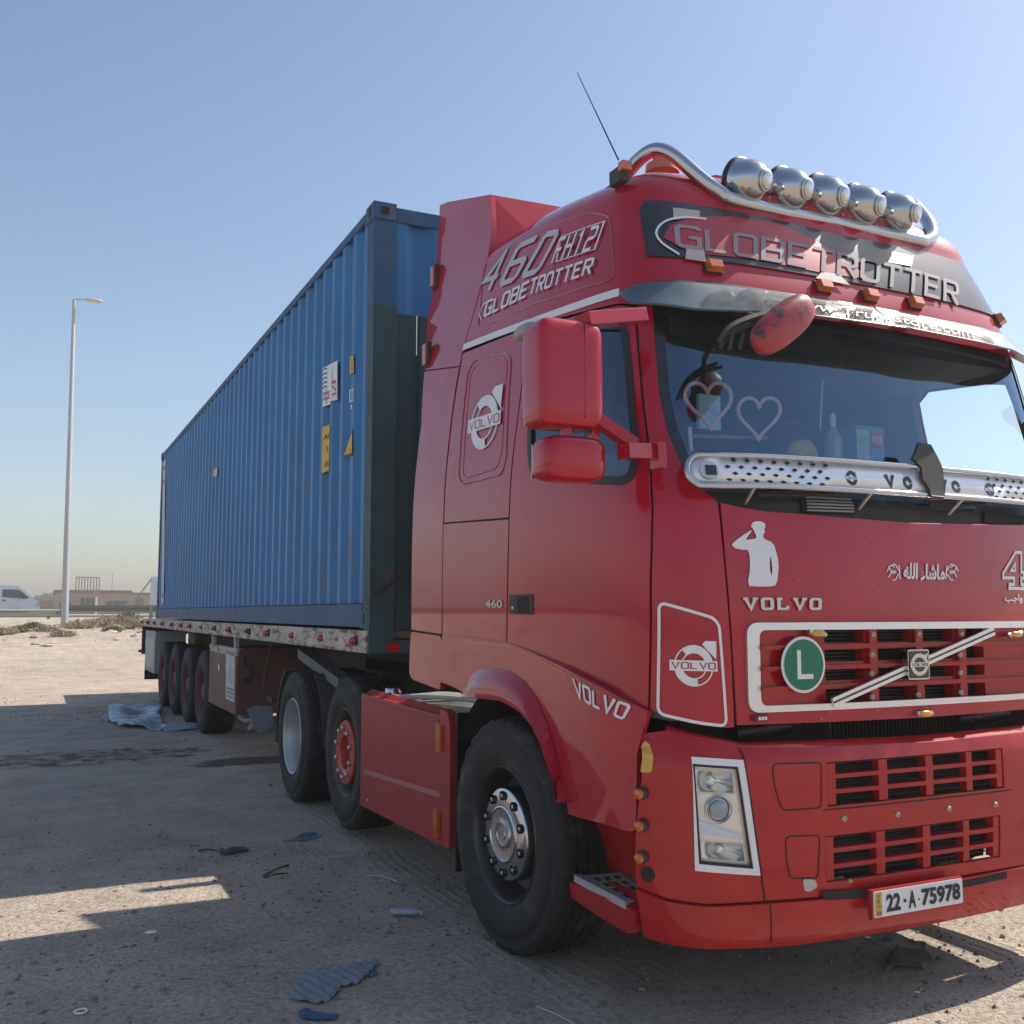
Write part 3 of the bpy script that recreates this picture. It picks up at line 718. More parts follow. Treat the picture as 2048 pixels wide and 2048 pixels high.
# ------------------------------------------------------------------ street lamp
GALV = mat("galvanised_steel", (.48, .49, .50), .45, metal=.7, dust=.3, dustcol=(.5, .48, .45))
py_ = 33.0; b0 = D(122, 1172, 'y', py_); t0 = D(140, 566, 'y', py_); px_, zb, zt = float(b0[0]), gz(0, py_) - .1, float(t0[2])
px_ = (float(b0[0]) + float(t0[0])) / 2
lp = empty("street_lamp", (px_, py_, zb), "tall grey steel lamp post with one arm, rising behind the yard", "street lamp")
MB().tube([(float(b0[0]), py_, zb), (float(t0[0]), py_, zt)], [.125, .06], None, 12).obj("pole", GALV, lp)
MB().box((px_ - .22, py_ - .22, zb), (px_ + .22, py_ + .22, zb + .14)).obj("base_plate", GALV, lp, smooth=0)
tx = float(t0[0]); hx = float(D(168, 562, 'y', py_)[0])
MB().tube([(tx, py_, zt - .1), (tx + .03, py_, zt + .02), (tx + .2, py_, zt + .06), (hx, py_, zt + .07)], .035, None, 10).obj("arm", GALV, lp)
hd = MB().blob((hx + .18, py_, zt + .07), (.30, .14, .065), 2.6, None, 20, 10).obj("lamp_head", mat("lamp_head_grey", (.5, .5, .5), .5), lp)
MB().box((hx - .02, py_ - .09, zt - .005), (hx + .36, py_ + .09, zt + .022)).obj("lens", mat("lamp_lens", (.6, .6, .58), .3), hd, smooth=0)

# ------------------------------------------------------------------ guardrail
GY_ = 42.0; gb = gz(0, GY_)
gr = empty("guardrail", (0, GY_, gb), "long grey steel crash barrier along the road, behind the lamp post", "guardrail")
def rail(x0, x1, y0, y1, z):
    prof = [(0, 0), (.03, .02), (.03, .07), (-.03, .12), (-.03, .16), (.03, .21), (.03, .27), (0, .30)]; V = []
    for (x, y) in ((x0, y0), (x1, y1)):
        V += [(x, y - p[0], z + p[1]) for p in prof]
    n = len(prof); return MB().add(V, [(i, n + i, n + i + 1, i + 1) for i in range(n - 1)])
RAILM = mat("dull_rail", (.20, .21, .20), .6, metal=.3, dust=.3, dustcol=(.25, .22, .18))
r1 = rail(-60, -.5, GY_ - 1.2, GY_ - 1.2, gb + .12).obj("rail", RAILM, gr, smooth=60); r1.modifiers.new("t", 'SOLIDIFY').thickness = .006
r2 = rail(-.6, 60, GY_, GY_, gb + .30).obj("rail", RAILM, gr, smooth=60); r2.modifiers.new("t", 'SOLIDIFY').thickness = .006
for k, xx in enumerate(list(np.arange(-13.2, -.5, 4)) + list(np.arange(-1.0 + 4.05, 20, 4))):
    yy = GY_ - 1.1 if xx < -.5 else GY_ + .1
    MB().box((xx - .06, yy, gb - .2), (xx + .06, yy + .1, gb + (.40 if xx < -.5 else .58))).obj("post", RAILM, gr, smooth=0)
xx = float(D(117, 1170, 'y', GY_ - 1)[0]); MB().box((xx - .06, GY_ - 1.35, gb - .2), (xx + .06, GY_ - 1.25, gb + .70)).obj("post", mat("post_olive", (.3, .3, .2), .8), gr, smooth=0)
xx = float(D(285, 1165, 'y', GY_ - .4)[0]); MB().box((xx - .07, GY_ - .3, gb - .3), (xx + .07, GY_ - .2, gb + .62)).obj("post", RAILM, gr, smooth=0)

# ------------------------------------------------------------------ white van on the road
def van():
    y0 = 66.0; z0 = 1.262
    xf = float(D(75, 1140, 'y', y0)[0]); S_ = PlaneY(y0)
    o = empty("white_van", (xf - 2.4, y0 + .85, z0), "white passenger van driving on the road at the left edge", "van")
    WP = mat("van_white", (.72, .73, .76), .35, coat=.6); WG = mat("van_glass", (.03, .04, .05), .1, coat=1)
    prof = [(-4.9, .3), (-4.9, 1.75), (-4.75, 1.93), (-1.75, 1.95), (-1.32, 1.90), (-.86, 1.58), (-.46, 1.16), (-.12, .98), (.0, .74), (0, .38), (-.1, .3)]
    ins = [.0, .04, .12, .12, .1, .06, .03, .02, .0, 0, 0]
    def ring(fr, y, q): return [(xf + p[0], y + (i_ if q else -i_), z0 + p[1]) for p, i_ in zip(prof, ins)]
    V = ring(0, y0, 1) + ring(0, y0 + 1.7, 0); n = len(prof)
    MB().add(V, [tuple(range(n)), tuple(range(n, 2 * n))[::-1]] + [(i, n + i, n + (i + 1) % n, (i + 1) % n) for i in range(n)]).obj("body", WP, o, smooth=30)
    def side(p, nm, mt, off=.012):
        return MB().prism([(xf + a, y0 + .05 * (b > 1.2) - off, z0 + b) for a, b in p], (0, .012, 0)).obj(nm, mt, o, smooth=0)
    side([(-4.7, 1.2), (-3.0, 1.2), (-3.0, 1.72), (-4.7, 1.72)], "window", WG, -.02); side([(-2.9, 1.2), (-2.35, 1.2), (-2.35, 1.7), (-2.9, 1.7)], "window", WG, -.02)
    side([(-2.2, 1.2), (-.75, 1.1), (-.66, 1.2), (-1.25, 1.68), (-2.2, 1.7)], "window", WG, -.02)
    MB().add([(xf - .47, y0 + .06, z0 + 1.19), (xf - .47, y0 + 1.64, z0 + 1.19), (xf - 1.2, y0 + 1.58, z0 + 1.84), (xf - 1.2, y0 + .12, z0 + 1.84)], [(0, 1, 2, 3)]).obj("windscreen", WG, o, smooth=0)
    MB().box((xf - .16, y0 - .01, z0 + .66), (xf - .02, y0 + .25, z0 + .84)).obj("headlight", mat("van_lamp", (.5, .5, .5), .2, coat=1), o, smooth=0)
    MB().box((xf - .16, y0 + 1.45, z0 + .66), (xf - .02, y0 + 1.71, z0 + .84)).obj("headlight", mat("van_lamp", (.5, .5, .5), .2, coat=1), o, smooth=0)
    MB().box((xf - 1.05, y0 - .17, z0 + 1.1), (xf - .95, y0 - .02, z0 + 1.32)).obj("mirror", DARK, o, smooth=0)
    MB().box((xf - 2.15, y0 - .02, z0 + .95), (xf - 1.98, y0 + .01, z0 + 1.03)).obj("door_handle", DARK, o, smooth=0)
    for wx in (-1.35, -3.9):
        for yy in (y0 - .01, y0 + 1.71):
            s = -1 if yy < y0 + .5 else 1
            MB().lathe([(.31, -.02), (.31, .2), (.18, .2), (.18, -.0)][::-1], (xf + wx, yy, z0 + .31), (0, -s, 0), None, 28, (False, False)).obj("tyre", TYRE, o)
            MB().lathe([(.19, -.06), (.19, .0), (.12, .03), (.0, .02)], (xf + wx, yy + s * -.02, z0 + .31), (0, s, 0), None, 24).obj("rim", SILVER, o)
    MB().blob((xf - 1.9, y0 + .45, z0 + 1.35), (.12, .12, .18), 2, None, 12, 8).obj("driver_seat", INTER, o)
van()

# ------------------------------------------------------------------ low buildings far behind the road
BRK = mat("far_brick", (.20, .10, .085), .9, var=.2, vscale=1.5); PLS = mat("far_plaster", (.30, .25, .22), .9, var=.15, vscale=.8)
def bx(u0, u1, v0, v1, y, dep, dz=0.):
    a = D(u0, v0, 'y', y); b = D(u1, v1, 'y', y); return (float(a[0]), y, float(b[2]) + dz), (float(b[0]), y + dep, float(a[2]))
def house(name, y, dep, u0, u1, vtop, label, wallm, wins, lintel=None, extra=None):
    x0 = float(D(u0, 1150, 'y', y)[0]); x1 = float(D(u1, 1150, 'y', y)[0]); zt_ = float(D((u0 + u1) / 2, vtop, 'y', y)[2]); z0 = 1.24
    o = empty(name, ((x0 + x1) / 2, y + dep / 2, z0), label, "building")
    MB().box((x0, y, z0), (x1, y + dep, zt_ - .35)).obj("wall", wallm, o, smooth=0)
    MB().box((x0 - .15, y - .15, zt_ - .35), (x1 + .15, y + dep + .15, zt_)).obj("roof", BRK, o, smooth=0)
    for (a, b, va, vb, mt) in wins:
        p, q = bx(a, b, va, vb, y - .06, .1); wv = MB().box(p, q).obj("window", mt, o, smooth=0)
        n = 3
        for k in range(n + 1):
            xx = p[0] + (q[0] - p[0]) * k / n; MB().box((xx - .04, y - .14, p[2]), (xx + .04, y - .07, q[2])).obj("bar", PLS, wv, smooth=0)
    if extra: extra(o, y)
    return o
WND = mat("far_window", (.04, .04, .045), .4)
def sign_frame(o, y):
    a = D(144, 1088, 'y', y + 1); b = D(187, 1113, 'y', y + 1); m = MB(); x0, x1, z0, z1 = a[0], b[0], b[2] - .2, a[2]
    for k in range(9):
        xx = x0 + (x1 - x0) * k / 8; m.box((xx - .05, y + 1, z0), (xx + .05, y + 1.1, z1))
    m.box((x0 - .05, y + .98, z1 - .1), (x1 + .05, y + 1.12, z1)); m.obj("roof_frame", mat("rusty_frame", (.25, .2, .19), .8), o, smooth=0)
house("shop_building", 120, 9, 104, 246, 1113.5, "low brown brick shop building far behind the lamp post", PLS,
      [(152, 180, 1128, 1150, WND), (200, 240, 1134, 1150, WND), (112, 136, 1136, 1150, WND)], extra=sign_frame)
house("flat_roofed_building", 135, 8, 246, 300, 1118, "low pale flat roofed building behind the trailer tail", PLS, [(255, 270, 1128, 1145, WND)])
house("small_shed", 150, 6, 78, 104, 1133, "small low brown shed left of the brick shop", BRK, [(84, 92, 1140, 1148, WND)])
# red and white board in front of the shop
p, q = bx(177, 188, 1113, 1126, 118, .12); sg = empty("shop_sign", ((p[0] + q[0]) / 2, 118, 1.25), "red and pale board on a white post before the brick shop", "sign")
MB().box(p, q).obj("board", mat("red_board", (.4, .12, .12), .7, var=.3), sg, smooth=0)
MB().box(((p[0] + q[0]) / 2 - .12, 118.0, 1.25), ((p[0] + q[0]) / 2 + .12, 118.11, p[2])).obj("post", WHITE, sg, smooth=0)
# white panel with its stay, seen just left of the container
yy = 70.0; p, q = bx(285.5, 296, 1088, 1160, yy, .25); q0 = empty("white_hoarding", ((p[0] + q[0]) / 2, yy, 1.25), "tall white panel with a slanting stay beside the container tail", "hoarding")
MB().box((p[0], yy, 1.25), (q[0] + 1.5, yy + .25, q[2])).obj("panel", WHITE, q0, smooth=0)
a = D(286, 1092, 'y', yy); c = D(256, 1132, 'y', yy)
MB().tube([(a[0], yy + .1, a[2]), (c[0], yy + .1, c[2]), (c[0] - 2.2, yy + .1, 1.3)], .05, None, 8).obj("stay", GALV, q0)
# far trees
def far_tree(u, y, h, r_, label, seed):
    r = np.random.default_rng(seed); x = at_px(u, y); z = 1.2; o = empty("far_tree", (x, y, z), label, "tree", "hazy trees on the horizon")
    MB().tube([(x, y, z), (x + .1, y, z + h * .6)], [.2, .1], None, 6).obj("trunk", TWIG, o)
    f = MB()
    for i in range(420):
        th, ph = r.uniform(0, 6.3), r.uniform(-.6, 1.57); rr = r_ * r.uniform(.4, 1) * (1 + .25 * math.sin(3 * th + seed)); c = np.array([x + rr * math.cos(th) * math.cos(ph), y + rr * math.sin(th) * math.cos(ph), z + h * .6 + rr * .7 * math.sin(ph)])
        u1 = r.normal(0, 1, 3); u1 /= np.linalg.norm(u1); u2 = np.cross(u1, r.normal(0, 1, 3)); u2 /= np.linalg.norm(u2); s = r_ * r.uniform(.10, .2)
        f.add([c - u1 * s, c + u2 * s * .7, c + u1 * s, c - u2 * s * .7], [(0, 1, 2, 3)])
    f.obj("crown", mat("far_foliage", (.06, .085, .05), .9, var=.3), o, smooth=0)
for i, (u, y, h, r_, lab) in enumerate([(86, 230, 3.6, 2.6, "hazy round tree on the horizon left of the lamp post"), (66, 240, 2.8, 2.4, "lower hazy tree further left on the horizon"),
        (96, 240, 3, 2.3, "hazy tree touching the small brown shed")]): far_tree(u, y, h, r_, lab, 70 + i)
for k, (u, v1, lab) in enumerate([(213, 1082, "thin lattice mast rising behind the brick shop")]):
    a = D(u, v1, 'y', 150); tag(MB().tube([(a[0], 150, 1.2), (a[0], 150, a[2])], [.16, .08], None, 6).obj("radio_mast", GALV), lab, "mast")

# ------------------------------------------------------------------ dusty air
hz = MB().box((-3100, -460, -1.0), (3100, 3100, 17)); ho_ = hz.obj("haze", None, None, smooth=0); ho_.data.materials.clear()
hm = bpy.data.materials.new("dusty_air"); hm.use_nodes = True; hn = hm.node_tree; hn.nodes.remove(hn.nodes["Principled BSDF"])
pv = hn.nodes.new("ShaderNodeVolumePrincipled"); pv.inputs["Color"].default_value = (.76, .70, .63, 1); pv.inputs["Density"].default_value = .0030
pv.inputs["Anisotropy"].default_value = .2; hn.links.new(pv.outputs[0], hn.nodes["Material Output"].inputs["Volume"]); ho_.data.materials.append(hm)
tag(ho_, "pale dusty air that fades the far side of the road", "haze", kind="stuff")

# ================================================================== SHIPPING CONTAINER
CB, CT, CL = 1.40, 4.293, 12.19
co = empty("shipping_container", (1.25, CL / 2, CB), "long blue corrugated steel shipping container on the trailer", "container")
PIT, FO, SLp, FI, DEP = .278, .072, .068, .070, .036
def corr(y, y0=.17):
    t = np.mod(np.asarray(y, float) - y0, PIT); return np.interp(t, [0, FO, FO + SLp, FO + SLp + FI, PIT], [0, 0, DEP, DEP, 0])
def corr_wall(y0, y1, z0, z1, make):
    ys_ = [y0]; k = 0
    while True:
        for q in (0, FO, FO + SLp, FO + SLp + FI):
            yy = y0 + k * PIT + q
            if yy > y0 + 1e-6 and yy < y1: ys_.append(yy)
        k += 1
        if y0 + k * PIT > y1: break
    ys_.append(y1); V = []; F = []
    for yy in ys_:
        c_ = float(corr(yy, y0)); V += [make(yy, c_, z0), make(yy, c_, z1)]
    for i in range(len(ys_) - 1): F.append((2 * i, 2 * i + 1, 2 * i + 3, 2 * i + 2))
    return MB().add(V, F)
corr_wall(.17, CL - .17, CB + .17, CT - .07, lambda y, c, z: (.045 + c, y, z)).obj("side_wall", BLUEC, co, smooth=0)
corr_wall(.17, CL - .17, CB + .17, CT - .07, lambda y, c, z: (2.455 - c, y, z)).obj("side_wall", BLUEC, co, smooth=0)
corr_wall(.20, 2.30, CB + .17, CT - .10, lambda y, c, z: (y, .02 + c, z)).obj("front_wall", BLUEC, co, smooth=0)
MB().box((.06, .02, CT - .05), (2.44, CL - .02, CT - .03)).obj("roof", BLUEF, co, smooth=0)
for s in (0, 1):
    m = MB().box((.035, .16, CB + .012), (.095, CL - .16, CB + .17)); m.box((.035, .16, CB + .165), (.06, CL - .16, CB + .172))
    (m if s == 0 else m.mirrored()).obj("bottom_rail", BLUER, co, smooth=0)
    m = MB().box((.038, .16, CT - .075), (.10, CL - .16, CT - .015)); (m if s == 0 else m.mirrored()).obj("top_rail", BLUEF, co, smooth=0)
MB().box((.2, .01, CT - .12), (2.3, .08, CT - .02)).obj("front_header", BLUEF, co, smooth=0)
MB().box((.2, .01, CB + .01), (2.3, .08, CB + .17)).obj("front_sill", BLUER, co, smooth=0)
for s in (0, 1):
    for y in (0, 1):
        m = MB(); ya, yb = (.012, .165) if y == 0 else (CL - .165, CL - .012)
        m.box((.040, ya, CB + .115), (.20, yb, CT - .115)); m = m if s == 0 else m.mirrored()
        m.obj("corner_post", BLUEF, co, smooth=0)
        for z in (0, 1):
            za = CB + .003 if z == 0 else CT - .118; m = MB(); yb0, yb1 = (0, .178) if y == 0 else (CL - .178, CL)
            m.box((.031, yb0, za), (.193, yb1, za + .118)); m = m if s == 0 else m.mirrored()
            c = m.obj("corner_casting", BLUEF, co, smooth=0)
            xx = .028 if s == 0 else 2.472
            q = MB().lathe([(0, .0), (.024, .0), (.03, -.004)], (xx, (yb0 + yb1) / 2, za + .06), (-1 if s == 0 else 1, 0, 0), None, 20)
            q.v = [(p[0], p[1], za + .06 + (p[2] - za - .06) * 1.45) for p in q.v]; q.obj("lock_hole", VOID, c)
            if y == 0 and z == 1:
                q = MB().box(((.08 if s == 0 else 2.36), -.004, za + .035), ((.14 if s == 0 else 2.42), .0, za + .085)).obj("lock_hole", VOID, c, smooth=0)
m = MB().box((.2, CL - .06, CB + .17), (1.24, CL - .02, CT - .12)); m.box((1.26, CL - .06, CB + .17), (2.3, CL - .02, CT - .12))
m.obj("rear_door", BLUEF, co, smooth=0)
class CorrS(PlaneX):
    def __init__(s): s.fn = lambda y, z: .045 + corr(y) + 0 * z; s.fl = PlaneX(.045)
    def inv(s, u, v, off=0.): return s.fl.inv(u, v)
CS = PlaneX(.0430)
def sticker(name, px, m, off=.002, res=.03):
    return patch(CS, [CS.inv(*p) for p in px], off=off, th=0, res=res).obj(name, m, co, smooth=0)
YV = mat("yellow_sticker", (.75, .42, .04), .5, dust=.1)
s1 = sticker("line_sign", [(609, 695), (637, 680), (637, 754), (624, 757), (624, 763), (609, 768)], WHITE)
def on_cs(art, quad, m_parent, name="lettering", off=.005):
    art.lay(CS, [CS.inv(*p) for p in quad], off).obj(name, None, m_parent, smooth=0)
a = Art(); BL2 = mat("navy_vinyl", (.02, .06, .12), .5); RD2 = mat("sign_red", (.4, .03, .04), .5)
for k in range(5):
    a.line([(.05 + .55 * t, .93 - k * .115 + .03 * math.sin(t * 3.1)) for t in np.linspace(0, 1, 8)], .035, BL2)
a.line([(.12, .33), (.9, .33)], .04, RD2); a.line([(.5, .42), (.5, .04)], .06, RD2); a.line([(.12, .18), (.9, .18)], .04, RD2); a.line([(.3, .3), (.22, .22)], .05, RD2); a.line([(.7, .3), (.8, .22)], .05, RD2)
on_cs(a, [(609, 768), (624.5, 763), (624.5, 688), (609, 695)], s1)
a = Art(); a.line([(.2, .85), (.2, .5), (.75, .5)], .05, RD2); letters(a, "L", RD2, .9, 2, (.15, .5, .2, .52)); a.line([(.15, .46), (.85, .46)], .04, RD2)
a.line([(.2, .22), (.2, .4), (.8, .24), (.8, .42)], .045, RD2); a.line([(.2, .04), (.2, .17), (.5, .17), (.5, .05)], .045, RD2); a.line([(.55, .17), (.85, .17), (.85, .05)], .045, RD2)
on_cs(a, [(625, 757), (637, 754), (637, 681), (625, 687)], s1)
s2 = sticker("yellow_notice", [(608.5, 806), (623, 801), (621, 888), (607, 893)], YV)
a = Art(); BLK = mat("black_print", (.01, .01, .012), .5)
write(a, "AI", BLK, (.25, .70, .9, .82), .01); write(a, "S", BLK, (.6, .42, .9, .54), .01); write(a, "H", BLK, (.5, .10, .9, .23), .01)
on_cs(a, [(607, 893), (621, 888), (623, 801), (608.5, 806)], s2)
s3 = sticker("yellow_height_notice", [(660.5, 672), (669, 669), (669, 705), (660, 708)], BLK); a = Art()
a.poly([(.12, .04), (.96, .04), (.96, .96), (.12, .96)], YV); write(a, "2", BLK, (.4, .52, .75, .85), .01); write(a, "9", BLK, (.4, .12, .75, .42), .01)
on_cs(a, [(660, 708), (669, 705), (669, 669), (660.5, 672)], s3)
s4 = sticker("size_mark", [(659.5, 737), (667.5, 733), (667.5, 756), (659.5, 760)], WHITE); a = Art()
a.poly([(.25, .1), (.8, .1), (.8, .88), (.25, .88)], BLUEC); a.poly([(.45, .2), (.78, .2), (.78, .8), (.45, .8)], mat("grey_print", (.3, .34, .38), .5)); write(a, "8", WHITE, (.35, -.6, .8, -.25), .02)
on_cs(a, [(659.5, 760), (667.5, 756), (667.5, 733), (659.5, 737)], s4)
s5 = sticker("warning_triangle", [(666, 806), (666, 860), (647, 863)], BLK); a = Art(); a.poly([(.2, .07), (.97, .1), (.97, .86)], YV)
a.line([(.8, .3), (.74, .2), (.85, .14)], .03, RD2)
on_cs(a, [(647, 863), (666, 860), (666, 806), (647, 812)], s5)
sticker("tag_plate", [(403, 886), (410.5, 883), (410.5, 897), (403, 900)], mat("pale_plate", (.5, .48, .42), .6))
s6 = sticker("door_strip", [(307.5, 872), (312.5, 866), (309, 1135), (304.5, 1142)], mat("grey_strip", (.52, .53, .53), .6)); a = Art()
for q in (.93, .83, .04): a.poly([(.2, q), (.8, q), (.8, q + .03), (.2, q + .03)], RD2)
on_cs(a, [(304.5, 1142), (309, 1135), (312.5, 866), (307.5, 872)], s6)
for (u0, v0, u1, v1) in ((666.5, 540, 666.5, 560), (666.5, 566, 666.5, 612), (646, 740, 642, 868), (627, 590, 626, 612)):      # scratches in the paint
    p, q = CS.inv(u0, v0), CS.inv(u1, v1); Art().line([p, ((p[0] + q[0]) / 2 + .004, (p[1] + q[1]) / 2), q], .007, None).raw(CS, .003).obj("paint_scratch", mat("scratch", (.4, .45, .5), .6), co, smooth=0)

# ================================================================== SEMI-TRAILER
tr = empty("semi_trailer", (1.25, 7.0, 0), "flatbed semi trailer with worn beige side rail, four axles and brown toolbox", "trailer")
YE = 14.0; ZR0, ZR1 = 1.262, 1.392
def seg_rail(y0, y1):
    m = MB().box((-.012, y0, ZR0), (.03, y1, ZR1)); m.box((-.012, y0, ZR0 - .012), (.12, y1, ZR0 - .002)); return m
for (a, b) in ((-.10, 5.32), (5.36, 10.3), (10.34, YE)):
    seg_rail(a, b).obj("side_rail", BEIGE, tr, smooth=0); seg_rail(a, b).mirrored().obj("side_rail", BEIGE, tr, smooth=0)
MB().box((.03, -.10, 1.345), (2.47, YE, 1.388)).obj("deck", mat("deck_planks", (.13, .10, .08), .9, var=.3), tr, smooth=0)
MB().box((.0, YE, 1.10), (2.5, YE + .05, 1.392)).obj("rear_bar", FRAME, tr, smooth=0)
for x in (.78, 1.6):
    m = MB().box((x, -.1, 1.28), (x + .14, YE, 1.34)); m.box((x + .055, 2.6, .86), (x + .085, YE, 1.28)); m.box((x + .055, -.1, 1.1), (x + .085, 2.6, 1.28)); m.box((x, 2.6, .84), (x + .14, YE, .87))
    m.obj("main_beam", FRAME, tr, smooth=0)
for k in range(28): MB().box((.05, .1 + k * .5, 1.27), (2.45, .18 + k * .5, 1.34)).obj("cross_member", FRAME, tr, smooth=0)
# front headboard
hb = MB(); yh = -.12
hb.box((.0, yh, 1.25), (.165, -.012, 3.535)); hb.box((2.335, yh, 1.25), (2.5, -.012, 3.535)); hb.box((.165, yh + .035, 1.25), (2.335, -.02, 3.50))
hb.box((.165, yh, 1.25), (2.335, yh + .05, 1.33))
h = hb.obj("headboard", GREENB, tr, smooth=0)
for k in range(7): MB().box((.33 + k * .28, yh + .005, 1.34), (.37 + k * .28, yh + .032, 3.49)).obj("rib", GREENB, h, smooth=0)
MB().tube([(.02, yh - .004, 1.62), (.12, yh - .008, 1.68), (.22, yh - .004, 1.78), (.34, yh + .02, 1.82)], [.006, .008, .007, .004], None, 6).obj("weld_scar", mat("rusty_scar", (.05, .03, .035), .9), h)
MB().tube([(.30, yh - .004, 3.49), (.30, yh - .006, 3.22)], .003, None, 6).obj("wire", WHITE, h)
MB().box((.12, yh - .014, 1.262), (.2, yh - .002, 1.31)).obj("reflector", REDL, h, smooth=0)
# marker lamps along the rail
for i, u in enumerate([267.6, 279.6, 291.3, 305.9, 324.4, 341.6, 358.3, 382, 404.9, 432.5, 469.9, 505.4, 554.6, 610, 670.7]):
    y = min(YE - .05, float(D(u, 1208, 'x', -.02)[1])); yy = y
    base = MB().lathe([(.0, -.002), (.034, -.002), (.034, .012), (.026, .016)], (-.012, yy, 1.325), (-1, 0, 0), None, 20).obj("marker_lamp", WHITE if i in (7, 12, 13) else FRAME, tr)
    MB().lathe([(.027, .014), (.026, .03), (.019, .046), (.009, .056), (0, .058)], (-.012, yy, 1.325), (-1, 0, 0), None, 20).obj("lens", REDL if i not in (1, 10) else DKRED, base)
Art().poly([PlaneX(-.012).inv(*p) for p in ((578, 1216), (580, 1204), (603, 1205), (600, 1218))], None).raw(PlaneX(-.012), .002).obj("reflector_sticker", mat("faded_teal", (.25, .36, .36), .4), tr, smooth=0)

# ------------------------------------------------------------------ wheels (shared by the trailer and the tractor)
def tyre_mb(x, y, zc, Rd, Wd, s=-1, grooves=4, steer=0., worn=False):
    """x is the outer face; s=-1 faces -x"""
    rr = .295
    pr = [(rr, .035), (rr + .006, .012), (rr + .02, .004), (rr + .05, -.008), (rr + .09, -.014), (rr + .13, -.012), (Rd - .075, -.006), (Rd - .07, -.001), (Rd - .045, .003), (Rd - .038, .001), (Rd - .016, .012), (Rd - .006, .022), (Rd - .002, .034)]
    gw = .010; span = Wd - .07
    for g in range(grooves):
        c = .035 + span * (g + 1) / (grooves + 1)
        pr += [(Rd, c - gw), (Rd - .010, c - gw * .7), (Rd - .010, c + gw * .7), (Rd, c + gw)]
    pr += [(Rd - .002, Wd - .034), (Rd - .02, Wd - .012), (Rd - .08, Wd), (rr + .08, Wd + .005), (rr, Wd - .03)]
    m = MB().lathe([(r_, -a_) for r_, a_ in pr], (0, 0, 0), (-1, 0, 0), None, 96)
    n = 96
    if worn:                                   # scalloped outer shoulder
        for j in (9, 10, 11, 12):
            for k in range(n):
                if (k % 3) == 0:
                    v = Vector(m.v[j * n + k]); q = math.hypot(v.y, v.z); d = -.011 if j > 9 else -.005
                    m.v[j * n + k] = (v.x + .002, v.y * (1 + d / q), v.z * (1 + d / q))
    m.v = [(p[0] * (1 if s < 0 else -1), p[1], p[2]) for p in m.v]
    if s > 0: m.f = [f[::-1] for f in m.f]
    return m
def place(m, x, y, z, steer=0.):
    c, s = math.cos(steer), math.sin(steer); o = MB(); o.mats = m.mats; o.f = m.f; o.m = m.m
    o.v = [(x + p[0] * c - p[1] * s, y + p[0] * s + p[1] * c, z + p[2]) for p in m.v]; return o
def flip(m):
    o = MB(); o.mats = m.mats; o.v = [(-p[0], p[1], p[2]) for p in m.v]; o.f = [f[::-1] for f in m.f]; o.m = m.m; return o
def L0(prof, n=56): return MB().lathe([(r_, -a_) for r_, a_ in prof], (0, 0, 0), (-1, 0, 0), None, n)
def nuts(rad, cnt, x, size, m_, put_):
    for k in range(cnt):
        o = MB()
        t = 2 * math.pi * (k + .5) / cnt; c = (0, rad * math.cos(t), rad * math.sin(t))
        o.lathe([(size * .55, -x + .028), (size * .55, -x + .026), (size, -x + .022), (size * 1.05, -x)][::-1] + [(0, -x + .029)], (0, c[1], c[2]), (-1, 0, 0), m_, 8)
        put_(o, "wheel_nut", m_)
